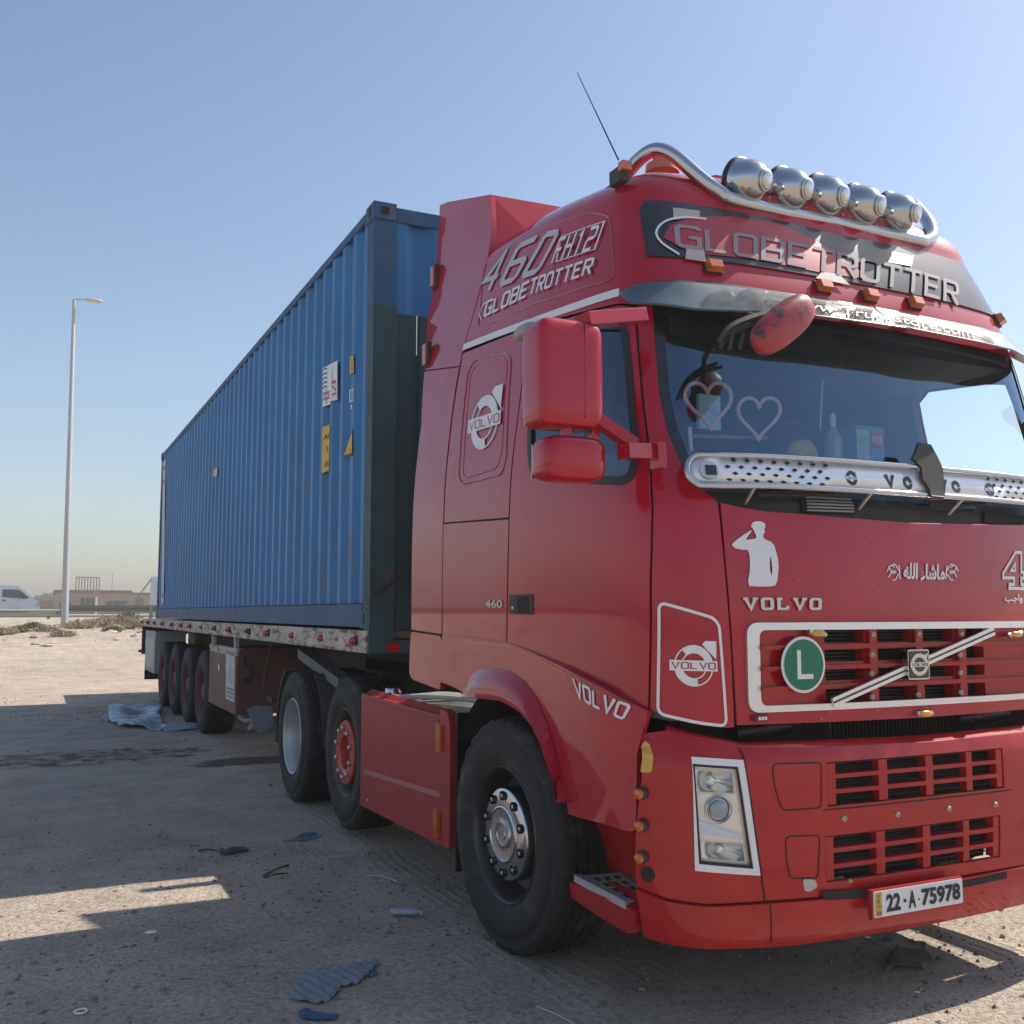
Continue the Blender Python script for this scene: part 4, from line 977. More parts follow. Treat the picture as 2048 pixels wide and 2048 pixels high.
def wheel(kind, parent, x, y, Rd, Wd, side=-1, steer=0., zc=None):
    zc = Rd - .004 if zc is None else zc; T = empty_part = None
    worn = kind == 'front'
    t = tyre_mb(0, 0, 0, Rd, Wd, -1, 4, worn=worn)
    f = (lambda q: q) if side < 0 else flip
    wob = bpy.data.objects.new("wheel", None); sc.collection.objects.link(wob); W[wob.name] = np.array((x, y, zc)); wob.parent = parent; wob.location = W[wob.name] - W[parent.name]
    place(f(t), x, y, zc, steer).obj("tyre", TYRE, wob, smooth=28)
    def put(m, name, mt, sm=35): return place(f(m), x, y, zc, steer).obj(name, mt, wob, smooth=sm)
    if kind == 'front':
        put(L0([(.300, .03), (.303, .010), (.297, .004), (.290, .010), (.283, .03), (.276, .06), (.268, .10), (.262, .135), (.20, .15), (.12, .155), (0, .155)]), "rim", mat("rim_dark", (.015, .015, .017), .35, dust=.10, coat=.4))
        cv = L0([(.205, .13), (.207, .09), (.206, .03), (.200, .018), (.190, .013), (.150, .010), (.128, .008), (.124, .002), (.118, .000), (.112, .006), (.07, .008), (.066, .002), (.05, .0), (.046, .004), (.03, .004), (.028, .0), (0, .0)])
        put(cv, "hub_cover", CHROME)
        for k in range(10):
            hl = MB(); tt = 2 * math.pi * (k + .5) / 10; c = (0, .170 * math.cos(tt), .170 * math.sin(tt))
            hl.lathe([(.021, .0), (.021, -.011 + .0005), (.0, -.011 + .0005)][::1], (0, c[1], c[2]), (-1, 0, 0), BLACKV, 16)
            hl.lathe([(.011, -.011), (.010, .0), (0, .002)], (0, c[1], c[2]), (-1, 0, 0), STEEL, 6)
            put(hl, "wheel_nut", BLACKV)
    elif kind == 'drive':
        put(L0([(.300, .03), (.304, .006), (.298, -.002), (.288, .004), (.283, .02), (.272, .045), (.262, .07), (.258, .12), (.25, .16), (.22, .185), (.17, .19), (.168, .17), (.13, .165), (.12, .15), (.06, .14), (0, .14)]), "rim", SILVER)
    elif kind == 'pusher':
        put(L0([(.300, .03), (.303, .008), (.296, .002), (.285, .012), (.272, .04), (.262, .08), (.25, .12), (.2, .13)]), "rim", mat("rim_black", (.03, .03, .032), .5, dust=.3))
        d = L0([(.195, .13), (.215, .035), (.218, .012), (.210, .004), (.13, .002), (.118, .008), (.112, .03), (.108, .09), (.06, .095), (0, .095)])
        put(d, "hub", WRED); nuts(.168, 10, .006, .017, STEEL, put)
    else:
        put(L0([(.300, .03), (.303, .010), (.296, .004), (.286, .014), (.275, .05), (.268, .09), (.23, .10), (.21, .06), (.17, .05), (.12, .05), (.11, .03), (.09, .02), (0, .02)]), "rim", DKRED)
        nuts(.168, 10, .052, .015, FRAME, put)
    return wob
RT = .518
for i in range(4):
    y = 6.88 + 1.36 * i
    wheel('trailer', tr, .03, y, RT, .37, -1); wheel('trailer', tr, 2.47, y, RT, .37, 1)
    MB().tube([(.3, y, RT), (2.2, y, RT)], .07, None, 12).obj("axle", FRAME, tr)
# toolbox and cupboards under the deck
ya = float(D(394.7, 1270, 'x', .0)[1]); yb = float(D(445.6, 1270, 'x', .0)[1]); z0 = float(D(445.6, 1350, 'x', 0)[2]); zt_ = float(D(445.6, 1224, 'x', 0)[2])
tb = MB().box((.0, yb, z0), (.02, ya, zt_ - .08)); tb.box((.02, yb + .02, z0 + .01), (.9, ya - .02, zt_ - .02)); t_ = tb.obj("toolbox", BROWN, tr, smooth=0)
MB().box((-.004, yb - .005, zt_ - .078), (.06, ya, zt_ + .004)).obj("lid_strip", BEIGE, t_, smooth=0)
MB().box((.02, yb - .006, z0), (.95, yb + .016, zt_)).obj("side_panel", BROWND, t_, smooth=0)
MB().box((-.012, ya - .75, z0 + .40), (0, ya - .69, z0 + .47)).obj("latch", STEEL, t_, smooth=0)
PX0 = PlaneX(0.)
Art().poly(quad_px(PX0, [(426.5, 1318), (442.5, 1325), (443.5, 1231), (427.5, 1227)]), None).raw(PX0, .004).obj("poster", mat("poster_white", (.6, .6, .58), .6, var=.2, vscale=6), t_, smooth=0)
a = Art(); PG = mat("poster_grey", (.2, .25, .26), .6); a.poly([(.25, .35), (.8, .35), (.85, .6), (.7, .72), (.62, .9), (.4, .9), (.38, .7), (.2, .6)], mat("poster_pale", (.45, .47, .46), .6))
for k in range(3):
    for j in range(3): a.poly([(.12 + j * .28, .05 + k * .08), (.34 + j * .28, .05 + k * .08), (.34 + j * .28, .10 + k * .08), (.12 + j * .28, .10 + k * .08)], PG)
a.lay(PX0, quad_px(PX0, [(426.5, 1318), (442.5, 1325), (443.5, 1231), (427.5, 1227)]), .006).obj("poster_print", None, t_, smooth=0)
for k in (0, 1): MB().box((.0, [ya - .2, yb + .1][k], zt_), (.04, [ya - .12, yb + .18][k], ZR0)).obj("hanger", BEIGE, tr, smooth=0)
yc = yb - .02
def pt(u, v, y): return tuple(float(q) for q in D(u, v, 'y', y))
MB().tube([Vector(q) for q in catmull([pt(512, 1216, yc), pt(504, 1250, yc), pt(496, 1292, yc), pt(500, 1306, yc), pt(516, 1311, yc)], 5)], .012, None, 8).obj("air_hose", mat("hose_tan", (.12, .08, .07), .7), tr)
MB().tube([Vector(q) for q in catmull([pt(462, 1238, yc), pt(464, 1255, yc), pt(475, 1262, yc), pt(474, 1284, yc), pt(466, 1286, yc)], 5)], .010, None, 8).obj("cable", VOID, tr)
MB().blob(pt(465, 1285, yc), (.04, .03, .03), 2, None, 12, 8).obj("cable_plug", VOID, tr)
MB().tube([Vector(q) for q in catmull([pt(450, 1352, yc), pt(464, 1360, yc - .05), pt(478, 1358, yc - .1), pt(470, 1378, yc - .1)], 4)], [.02 + .008 * (k % 2) for k in range(13)], None, 7).obj("frayed_rope", mat("rope_pale", (.35, .32, .28), .9, var=.4, vscale=60), tr)
# tail cupboard, flaps
ya2 = float(D(273.5, 1240, 'x', 0)[1]); yb2 = float(D(292, 1240, 'x', 0)[1]); gbx = MB().box((.0, yb2, .47), (.5, ya2, 1.18)); g_ = gbx.obj("grey_locker", GREYB, tr, smooth=0)
MB().box((-.008, yb2 + .08, .55), (0, ya2 - .08, 1.06)).obj("door_panel", mat("locker_door", (.42, .43, .44), .5, dust=.2), g_, smooth=0)
MB().box((.0, ya2 - .02, .28), (.62, ya2, 1.2)).obj("mud_flap", RUBBER, tr, smooth=0)
MB().box((1.88, ya2 - .02, .28), (2.5, ya2, 1.2)).obj("mud_flap", RUBBER, tr, smooth=0)
MB().box((-.01, YE - .06, .72), (.06, YE, ZR0)).obj("tail_post", FRAME, tr, smooth=0)
MB().lathe([(0, 0), (.03, 0), (.03, .05), (0, .06)], (-.01, YE - .03, .78), (-1, 0, 0), None, 14).obj("tail_marker", REDL, tr)
# grey strut and coupling parts behind the headboard
MB().box((.18, 1.2, 1.02), (.30, 2.5, 1.10), rot=Matrix.Rotation(R(8), 3, 'X')).obj("support_strut", mat("strut_grey", (.16, .17, .16), .7), tr, smooth=0)
MB().box((.5, -.1, 1.22), (2.0, 2.4, 1.262)).obj("coupling_plate", FRAME, tr, smooth=0)

# ================================================================== TRACTOR UNIT
tk = empty("semi_truck", (1.25, -1.0, 0), "red semi truck tractor with high roof cab, light bar and lettering, front right in view", "truck")
CABP = [(0, -1.38), (0, -1.8), (0, -2.3), (.022, -2.75), (.048, -3.03), (.078, -3.17), (.135, -3.25), (.24, -3.30), (.40, -3.33), (.8, -3.372), (1.25, -3.385)]
CAB = Body(CABP, [(1.0, 0), (2.0, 0), (2.45, .03), (2.84, .086), (3.24, .175), (3.6, .25), (4.2, .3)],
           [(1.0, .0), (1.5, 0), (1.9, .03), (2.02, .06), (2.7, .19), (2.9, .235), (3.22, .36), (3.5, .5)], -2.2, -3.2, (1.0, 3.25))
BUM = Body([(.0, -2.70), (.0, -2.9), (.008, -3.02), (.035, -3.14), (.09, -3.24), (.18, -3.31), (.33, -3.36), (.6, -3.405), (.9, -3.42), (1.25, -3.425)],
           [(.28, .11), (.36, .06), (.5, .02), (.62, 0), (1.2, 0)], [(.28, .09), (.36, .04), (.5, .012), (.95, 0), (1.03, .03), (1.15, .07)], -2.7, -3.2, (.25, 1.2))
SC = CAB.S; SB = BUM.S
def mir(poly, S): return [(2 * S - a, b) for a, b in poly[::-1]]
def part(surf, poly, name, m=RED, parent=tk, holes=(), off=0., th=.014, res=.05, both=True, smooth=30):
    p = patch(surf, poly, holes, off, th, res)
    o = p.obj(name, m, parent, smooth=smooth)
    if both: return o, p.mirrored().obj(name, m, parent, smooth=smooth)
    return o
def onpx(surf, pts, width, name, m, parent, closed=False, off=.003, res=.03, rnd=0.):
    q = surf.L(pts)
    if rnd: q = rounded(q, rnd)
    return Art().line(resamp(q, res, closed) if not closed else resamp(q, res), width, None, closed).raw(surf, off).obj(name, m, parent, smooth=0)
def vinyl(surf, art, px, name, parent, off=.003, box=(0, 0, 1, 1)):
    return art.lay(surf, quad_px(surf, px), off, box).obj(name, None, parent, smooth=0)
# --- outlines measured on the photograph
door_rear = [(957.5, 1221), (958.5, 1203), (962.8, 977), (966, 907), (977, 804), (991, 698), (1003, 650)]
door_top = [(1016, 628), (1042, 609), (1100, 593), (1171, 577), (1198, 580)]
door_front = [(1200, 621), (1220, 826), (1226, 886), (1226, 1100), (1223, 1336)]
door_bot = [(1150, 1302), (1060, 1258), (1010, 1234)]
win = [(1000.6, 860), (1001.5, 780), (1004, 720), (1009, 670), (1030, 640), (1122, 616), (1178, 616), (1184, 660), (1200, 832), (1199, 870), (1192, 898), (1176, 907.5), (1131, 906.5), (1020, 897), (1006, 888)]
door_p = CAB.L(door_rear + door_top + door_front + door_bot); win_p = CAB.L(win)
# windscreen boundary
wl = [(1231, 578), (1234, 620), (1243, 740), (1258, 812), (1283, 874), (1312, 915), (1350, 943)]
wl_p = CAB.L(wl); zt = 2.74
wl_p = [(wl_p[0][0], zt)] + wl_p[1:]
hood_top = CAB.L([(1360, 949), (1398, 958), (1444, 965), (1569, 975), (1700, 985)]); hood_top = [p for p in hood_top if p[0] < SC - .05] + [(SC, hood_top[-1][1] - .002)]
ZHT = hood_top[-1][1]
# base shell (dark, with the openings) behind the painted panels
shell_l = CAB.L([(835, 1215)]); 
sh_poly = [(.02, 1.30), (.9, 1.26), (1.9, 1.12), (SC, 1.10), (2 * SC - 1.9, 1.12), (2 * SC - .9, 1.26), (2 * SC - .02, 1.30), (2 * SC - .02, 2.72), (.02, 2.72)]
big = [(a + .0, b) for a, b in wl_p] + [(hood_top[1][0], hood_top[1][1] - .01), (SC, ZHT - .01)]
wind_hole = [(big[0][0], 2.70)] + big[1:] + mir([(big[0][0], 2.70)] + big[1:-1], SC)
gx0, gx1 = CAB.inv(1413, 1250)[0], None
gzt = CAB.inv(1600, 1180)[1]; gzb = CAB.inv(1600, 1330)[1]
gr_hole = [(gx0, gzb), (2 * SC - gx0, gzb), (2 * SC - gx0, gzt), (gx0, gzt)]
patch(CAB, sh_poly, [win_p, mir(win_p, SC), wind_hole, gr_hole], -.016, .02, .07).obj("cab_shell", INTER, tk, smooth=30)
MB().prism([(.03, -1.40, 1.2), (.03, -1.40, 2.0), (.13, -1.40, 2.8), (2.37, -1.40, 2.8), (2.47, -1.40, 2.0), (2.47, -1.40, 1.2)], (0, .03, 0)).obj("rear_wall", RED, tk, smooth=0)
MB().box((.12, -3.10, 1.18), (2.38, -1.4, 1.26)).obj("cab_floor", INTER, tk, smooth=0)
# side panels
door, doorR = part(CAB, door_p, "door", holes=[win_p], off=.003)
rp = CAB.L([(838, 986), (869, 694), (873.5, 667), (940, 640), (1011, 614.5)]) + [CAB.inv(1000, 648)] + CAB.L([(988, 698), (974, 804), (962.5, 907), (959.5, 976)])
part(CAB, rp, "rear_side_panel")
lp_ = CAB.L([(835, 1198), (836, 989), (959.5, 980), (954.8, 1221)]); part(CAB, lp_, "lower_side_panel")
# corner / A-pillar panel
cp = CAB.L([(1204, 580), (1204, 621), (1224, 826), (1230, 886), (1230, 1100), (1227, 1337), (1243, 1347), (1300, 1364), (1372, 1373), (1384.5, 1372), (1379, 1236), (1367, 1080), (1354, 951)])
cp = cp + wl_p[::-1]; cp[0] = (cp[0][0], 2.73)
part(CAB, cp, "corner_panel", off=.002)
# bonnet panel
hb_ = CAB.L([(1389.5, 1368), (1382, 1236), (1370, 1080), (1358.5, 951)])
zb = CAB.inv(1700, 1356)[1]; hood = [(SC, zb)] ; hoodp = [hb_[0]] ; 
poly = [hb_[0], (SC, zb)] + mir([hb_[0]], SC) + mir(hb_[1:] + hood_top[1:-1], SC)[::1]
left = hb_[1:]
full = [hb_[0], (SC, zb), (2 * SC - hb_[0][0], hb_[0][1])] + [(2 * SC - a, b) for a, b in hb_[1:]] + [(2 * SC - a, b) for a, b in hood_top] + [(a, b) for a, b in hood_top[::-1]][1:] + hb_[1:][::-1]
bonnet = part(CAB, full, "bonnet_panel", holes=[gr_hole], both=False, off=.004, res=.06)
# roof cap: wall, rounded shoulder and crown
zlow = CAB.L([(868, 666), (873.5, 662.5), (940, 635), (1011, 609), (1042, 603), (1100, 588), (1171, 572), (1204, 576)])
za = [(0, zlow[0][1])] + zlow[1:] + [(SC, 2.735)]
S_ = np.unique(np.concatenate([np.linspace(0, 2 * SC, 120)])); q = np.where(S_ > SC, 2 * SC - S_, S_)
zl = np.interp(q, [p[0] for p in za], [p[1] for p in za]); rows = []
b0__ = CAB.P(S_, 3.2 + 0 * S_); ZW = np.interp(-b0__[:, 1], [1.3, 2.1, 2.7, 3.02], [3.40, 3.34, 3.25, 3.20])
for t in np.linspace(0, 1, 16): rows.append(CAB.P(S_, zl + (ZW - zl) * t))
base = rows[-1]
def HT(x, y): return np.interp(-y, [1.3, 2.1, 2.6, 2.8], [3.60, 3.53, 3.455, 3.42]) + .05 * (1 - ((x - 1.25) / .85) ** 2)
tgt = np.stack([np.clip(base[:, 0], .50, 2.0), np.maximum(base[:, 1], -2.70), base[:, 2]], -1)
for ph in np.radians([12, 25, 38, 50, 62, 74, 82, 90]):
    g = 1 - math.cos(ph); r_ = base + (tgt - base) * g; h = HT(tgt[:, 0], tgt[:, 1]); r_[:, 2] = ZW + (h - ZW) * math.sin(ph); rows.append(r_)
V = np.vstack(rows); n = len(S_); F = [(i * n + j, i * n + j + 1, (i + 1) * n + j + 1, (i + 1) * n + j) for i in range(len(rows) - 1) for j in range(n - 1)]
rm = MB().add(V, F)
gx, gy = np.meshgrid(np.linspace(.50, 2.0, 22), np.linspace(-2.70, -1.38, 18)); gzz = HT(gx, gy); n2 = 22
rm.add(np.stack([gx.ravel(), gy.ravel(), gzz.ravel()], -1), [(i * n2 + j, i * n2 + j + 1, (i + 1) * n2 + j + 1, (i + 1) * n2 + j) for i in range(17) for j in range(21)])
rv = [tuple(r_[0]) for r_ in rows] + [(x, -1.38, float(HT(x, -1.38))) for x in np.linspace(.55, 1.95, 12)] + [tuple(r_[-1]) for r_ in rows[::-1]]
rm.add(rv, [tuple(range(len(rv)))])
roof = rm.obj("roof_cap", RED, tk, smooth=40)
# raised centre fairing on the roof
m = MB(); pr = [(-2.96, 3.40), (-2.75, 3.50), (-2.3, 3.60), (-1.42, 3.68), (-1.42, 3.45), (-2.9, 3.3)]
for i, (x, d) in enumerate([(.72, -.07), (.78, 0), (1.72, 0), (1.78, -.07)]):
    m.v += [(x, p[0] + (0 if d == 0 else .04), p[1] + d) for p in pr]
m.mats.append(None); k = len(pr)
for i in range(3):
    for j in range(k): m.f.append([i * k + j, i * k + (j + 1) % k, (i + 1) * k + (j + 1) % k, (i + 1) * k + j]); m.m.append(0)
m.f.append(list(range(k))[::-1]); m.m.append(0); m.f.append([3 * k + j for j in range(k)]); m.m.append(0)
m.obj("roof_bulge", RED, tk, smooth=50)
# white pinstripe under the roof cap, cast seams and embossed panels
onpx(CAB, [(875, 655.5), (930, 634), (1000, 609), (1090, 577), (1169, 552)], .036, "white_stripe", WHITE, roof, off=.004)
EMB = mat("red_paint_edge", (.36, .010, .02), .3, coat=1)
def bead(surf, pts, name, parent, r_=.005, rnd=.05, closed=True, m=EMB, off=.0):
    q = surf.L(pts); q = rounded(q, rnd, 6) if rnd else q; q = resamp(q, .03, closed); A = np.array(q)
    P = surf.at(A[:, 0], A[:, 1], off); return MB().tube([Vector(p) for p in P], r_, None, 6, closed).obj(name, m, parent, smooth=60)
bead(CAB, [(903, 616), (914, 495), (930, 480), (1120, 401), (1152, 408), (1160, 520), (1148, 530), (910, 617)], "embossed_outline", roof, rnd=.06)
bead(CAB, [(866, 900), (884, 700), (896, 680), (952, 665), (966, 675), (956, 860), (948, 895), (874, 914)], "embossed_outline", door, rnd=.08)
bead(CAB, [(874, 895), (889, 705), (900, 688), (950, 674), (958, 684), (948, 850), (938, 884), (880, 902)], "embossed_outline", door, r_=.003, rnd=.08)
# --- door details
SEAL = onpx(CAB, win, .034, "window_seal", RUBBER, door, True, off=.007, rnd=.03)
Art().line(resamp(mir(win_p, SC), .03), .034, None, True).raw(CAB, .007).obj("window_seal", RUBBER, doorR, smooth=0)
patch(CAB, win_p, off=-.006, th=0, res=.08).obj("window_glass", SGLASS, door, smooth=30)
onpx(CAB, [(1183, 618), (1185, 660), (1199, 832), (1202, 868)], .02, "seam_line", EMB, door, off=.006)
onpx(CAB, [(1100, 610), (1107, 760), (1112, 907)], .03, "window_divider", RUBBER, door, off=.004)
dh = patch(CAB, rounded(CAB.L([(963, 1123), (1007, 1121), (1008, 1160), (965, 1158)]), .012), off=.008, th=.008, res=.02).obj("door_handle", DARK, door, smooth=0)
patch(CAB, CAB.L([(978, 1127), (1000, 1126), (1002, 1156), (980, 1156)]), off=.010, th=0, res=.03).obj("handle_recess", VOID, dh, smooth=0)
MB().box((0, 0, 0), (.012, .085, .035)).obj("handle_grip", DARK, door, smooth=0, origin=(0, 0, 0)).location = Vector(CAB.at(*CAB.inv(1001, 1150), .008)) - Vector(W[door.name])
q = CAB.at(*CAB.inv(971, 1147), .009); MB().lathe([(0, .004), (.007, .004), (.009, 0)], q, (-1, 0, 0), None, 14).obj("key_lock", STEEL, door)
a = Art(); write(a, "460", mat("badge_pale", (.5, .47, .4), .4, metal=.3), (0, 0, 1, 1), .03); vinyl(CAB, a, [(917, 1147), (949, 1147), (949, 1131), (917, 1131)], "number_badge", door, .004)
# side blinker lens behind the mirror
m = MB().blob(CAB.at(*CAB.inv(1000, 628), .02), (.04, .11, .035), 2.2, None, 18, 10); m.obj("side_lamp", mat("old_lamp_grey", (.30, .27, .24), .4, coat=.3), door)
# --- lettering
SILV = mat("silver_vinyl", (.55, .55, .55), .35, metal=.2); 
a = Art(); letters(a, "460", SILV, 1.0, 2.2); vinyl(CAB, a, [(903, 557), (1016, 518), (1062, 432), (932, 482)], "number_lettering", roof, .007)
a = Art(); a.line([(0, .02), (1, .02), (1, .98), (0, .98)], .035, WHITE, True); vinyl(CAB, a, [(1052, 496), (1124, 473), (1143, 418), (1062, 447)], "number_frame", roof, .0085)
a = Art(); letters(a, "FH12", RED, 1.5, 2.0); vinyl(CAB, a, [(1040, 501), (1119, 473.5), (1139, 423), (1058, 452)], "model_lettering_edge", roof, .0095)
a = Art(); letters(a, "FH12", WHITE, .95, 2.4); vinyl(CAB, a, [(1043, 499), (1118, 475), (1137, 425), (1060, 451)], "model_lettering", roof, .0115)
a = Art(); letters(a, "GLOBETROTTER", WHITE, 1.15, 1.9); vinyl(CAB, a, [(914, 600), (1118, 518), (1127, 486), (920, 569)], "name_lettering", roof, .007)
onpx(CAB, [(935, 566), (915, 573), (909, 582), (906, 594), (910, 604)], .008, "swoosh", WHITE, roof, off=.005)
vinyl(CAB, ring_logo(WHITE, REDV), [(882, 867), (943, 850), (952, 724), (890, 747)], "ring_emblem", door, .006, (-1, -1, 1, 1))
# --- corner deflector: white outline and emblem
cpn = [o for o in tk.children if o.name.startswith("corner_panel")][0]
onpx(CAB, [(1243.5, 1136), (1345, 1166), (1356, 1180), (1370, 1370), (1320, 1364), (1241.5, 1346)], .011, "white_outline", WHITE, cpn, True, off=.004, rnd=.03)
vinyl(CAB, ring_logo(WHITE, REDV), [(1263, 1302), (1354, 1304), (1350, 1210), (1263, 1207)], "ring_emblem", cpn, .005, (-1, -1, 1, 1))
# --- windscreen
gl = [p for p in wl_p]; zgb = CAB.inv(1600, 950)[1]
glp = [(p[0] + .0, p[1]) for p in wl_p if p[1] > zgb] 
gl_full = glp + [(glp[-1][0] + .05, zgb)] + mir(glp + [(glp[-1][0] + .05, zgb)], SC)
ws = patch(CAB, gl_full, off=-.004, th=0, res=.07).obj("windscreen", GLASS, tk, smooth=60)
Art().line(resamp(CAB.L([(1241, 580), (1245, 640), (1253, 740), (1268, 812), (1292, 868), (1322, 905)]), .05, False), .045, None).raw(CAB, .0).obj("black_border", BLACKV, ws, smooth=0)
Art().line(resamp(mir(CAB.L([(1241, 580), (1245, 640), (1253, 740), (1268, 812), (1292, 868), (1322, 905)]), SC), .05, False), .045, None).raw(CAB, .0).obj("black_border", BLACKV, ws, smooth=0)
# cowl below the glass
cw = [(wl_p[-2][0] - .01, zgb + .03)] + [wl_p[-1]] + hood_top[1:-1]
cowl = [(wl_p[-3][0] + .01, zgb + .03), wl_p[-2], wl_p[-1]] + hood_top[1:]
cowl_full = cowl + [(2 * SC - a, b) for a, b in cowl[:-1][::-1]]
cl = patch(CAB, cowl_full, off=-.022, th=.02, res=.07).obj("cowl", DARK, tk, smooth=30)
vp = CAB.L([(1514, 934), (1612, 939), (1618, 968), (1518, 965)])
vn = patch(CAB, vp, off=-.012, th=.006, res=.06).obj("air_vent", VOID, cl, smooth=0)
for k in range(5):
    t = (k + .5) / 5; A0 = np.array(vp[0]) * (1 - t) + np.array(vp[3]) * t; A1 = np.array(vp[1]) * (1 - t) + np.array(vp[2]) * t
    P = [Vector(CAB.at(*(A0 + (A1 - A0) * s_), -.004)) for s_ in (.06, .5, .94)]; MB().tube(P, .0045, None, 6).obj("vent_slat", mat("vent_grey", (.25, .26, .27), .4), cl)
vp = CAB.L([(1860, 952), (1935, 958), (1935, 990), (1862, 985)]); patch(CAB, vp, off=-.012, th=.006, res=.06).obj("air_vent", VOID, cl, smooth=0)
# interior
MB().box((.14, -3.08, 1.85), (2.36, -2.70, 2.15)).obj("dashboard", DASH, tk, smooth=0)
MB().box((.24, -3.20, 1.80), (2.26, -3.05, 1.95)).obj("dashboard_top", DASH, tk, smooth=0)
for x in (.35, 1.65):
    s = MB().box((x, -2.3, 1.55), (x + .5, -1.85, 1.7)); s.box((x, -1.95, 1.65), (x + .5, -1.8, 2.35)); s.box((x + .12, -1.95, 2.35), (x + .38, -1.85, 2.58)); s.obj("seat", mat("seat_cloth", (.03, .05, .09), .9), tk, smooth=0)
MB().box((.1, -1.46, 1.3), (2.4, -1.42, 2.7)).obj("rear_curtain", mat("curtain_blue", (.06, .12, .20), .9, var=.3), tk, smooth=0)
sw = MB().tube([(1.95 + .21 * math.cos(t), -2.62 + .21 * math.sin(t) * .5, 2.02 + .21 * math.sin(t) * .8) for t in np.linspace(0, 2 * math.pi, 28, endpoint=False)], .015, None, 8, True)
sw.box((1.75, -2.63, 2.0), (2.15, -2.60, 2.05)); sw.obj("steering_wheel", RUBBER, tk)
MB().box((.15, -3.0, 2.70), (2.35, -1.5, 2.73)).obj("headliner", INTER, tk, smooth=0)
MB().box((.3, -3.06, 2.62), (1.2, -3.03, 2.72)).obj("sun_blind", INTER, tk, smooth=0)
# --- sun visor
top_px = [(1171, 552), (1207, 537), (1285, 531), (1367, 536.5), (1472, 553), (1546, 564), (1712, 592), (1836, 621), (1919, 647)]
bot_px = [(1171, 556), (1197, 575), (1308, 586), (1404, 590), (1463, 589), (1538, 598), (1753, 627), (1877, 653), (1925, 672)]
tp = CAB.L(top_px, .025); bp_ = [CAB.inv(u, v, o_) for (u, v), o_ in zip(bot_px, [.03, .07, .14, .17, .19, .20, .20, .19, .19])]
bo_ = [.03, .07, .14, .17, .19, .20, .20, .19, .19]
ssv = np.linspace(tp[0][0], SC, 70); bs = [p[0] for p in bp_]; bs[0] = tp[0][0]
zt_s = np.interp(ssv, [p[0] for p in tp], [p[1] for p in tp]); zb_s = np.interp(ssv, bs, [p[1] for p in bp_]); ob_s = np.interp(ssv, bs, bo_)
rows = []
for t in np.linspace(0, 1, 15):
    e_ = t * t * .35 + t * .65
    A = CAB.at(ssv, zt_s + (zb_s - zt_s) * t, (.025 + (ob_s - .025) * e_)[:, None]); rows.append(A)
n = len(ssv); vis = MB().add(np.vstack(rows), [(i * n + j, i * n + j + 1, (i + 1) * n + j + 1, (i + 1) * n + j)[::-1] for i in range(14) for j in range(n - 1)])
vv = vis.mirrored(True); vo = vv.obj("sun_visor", mat("visor_smoked", (.018, .042, .052), .2, coat=1, coatr=.05, dust=.10, dustcol=(.3, .33, .34)), tk, smooth=60)
sm = vo.modifiers.new("t", 'SOLIDIFY'); sm.thickness = .006; sm.offset = 1
class VisS(Surf):
    ra = (0., 1.); rb = (0., 1.)
    def P(s, a, b):
        a, b = np.broadcast_arrays(np.asarray(a, float), np.asarray(b, float)); t = 1 - b
        S1 = tp[0][0] + a * 2 * (SC - tp[0][0]); q = np.where(S1 > SC, 2 * SC - S1, S1)
        z = np.interp(q, ssv, zt_s) * (1 - t) + np.interp(q, ssv, zb_s) * t; ob = .025 + (np.interp(q, ssv, ob_s) - .025) * (t * t * .35 + t * .65)
        p = CAB.P(S1, z); nn = CAB.N(S1, z); return p + nn * ob[..., None]
VS = VisS(); a = Art(); write(a, "www.Truckstore.com", mat("visor_letters", (.62, .66, .68), .6), (0, 0, 1, 1), .0)
vinyl(VS, a, [(1470, 583), (1836, 641), (1832, 626), (1478, 566)], "visor_lettering", vo, .012)
# --- roof front: sign box, marker lamps
gp_px = [(1207, 398), (1216, 382), (1226, 380), (1275, 384), (1364, 397), (1587, 447), (1720, 476)]
gb_px = [(1220, 484), (1248, 486), (1289, 488), (1413, 502), (1504, 517), (1629, 546), (1740, 562)]
g1 = CAB.L(gp_px); g2 = CAB.L(gb_px); g1 = [p for p in g1 if p[0] < SC]; g2 = [p for p in g2 if p[0] < SC]
ztc, zbc = g1[-1][1], g2[-1][1]
sp_ = g2 + [(SC, zbc)] + [(2 * SC - a, b) for a, b in g2[::-1]] + [(2 * SC - a, b) for a, b in g1] + [(SC, ztc)] + g1[::-1]
bp0 = patch(CAB, sp_, off=.008, th=.012, res=.06).obj("roof_sign", BLACKV, tk, smooth=50)
def sgn(name, px, m, off=.011): return patch(CAB, CAB.L(px), off=off, th=0, res=.05).obj(name, m, bp0, smooth=50)
sgn("red_sweep", [(1250, 452), (1262, 430), (1300, 412), (1380, 412), (1470, 425), (1560, 470), (1600, 500), (1640, 530), (1560, 520), (1500, 508), (1420, 492), (1300, 480)], REDV)
sgn("pale_patch", [(1268, 396), (1318, 402), (1318, 414), (1269, 419)], mat("pale_vinyl", (.5, .42, .40), .4), .013)
sgn("pale_patch", [(1293, 470), (1325, 474), (1330, 498), (1291, 492)], mat("pale_vinyl", (.5, .42, .40), .4), .013)
sgn("pale_patch", [(1680, 478), (1720, 486), (1716, 506), (1672, 498)], WHITE, .013)
sgn("pale_patch", [(1548, 516), (1580, 521), (1600, 541), (1535, 528)], mat("pale_vinyl", (.5, .42, .40), .4), .013)
onpx(CAB, [tuple(p) for p in catmull([(1330, 417), (1285, 414), (1252, 423), (1238, 442), (1248, 462), (1280, 484)], 8)], .010, "white_arc", WHITE, bp0, off=.0135)
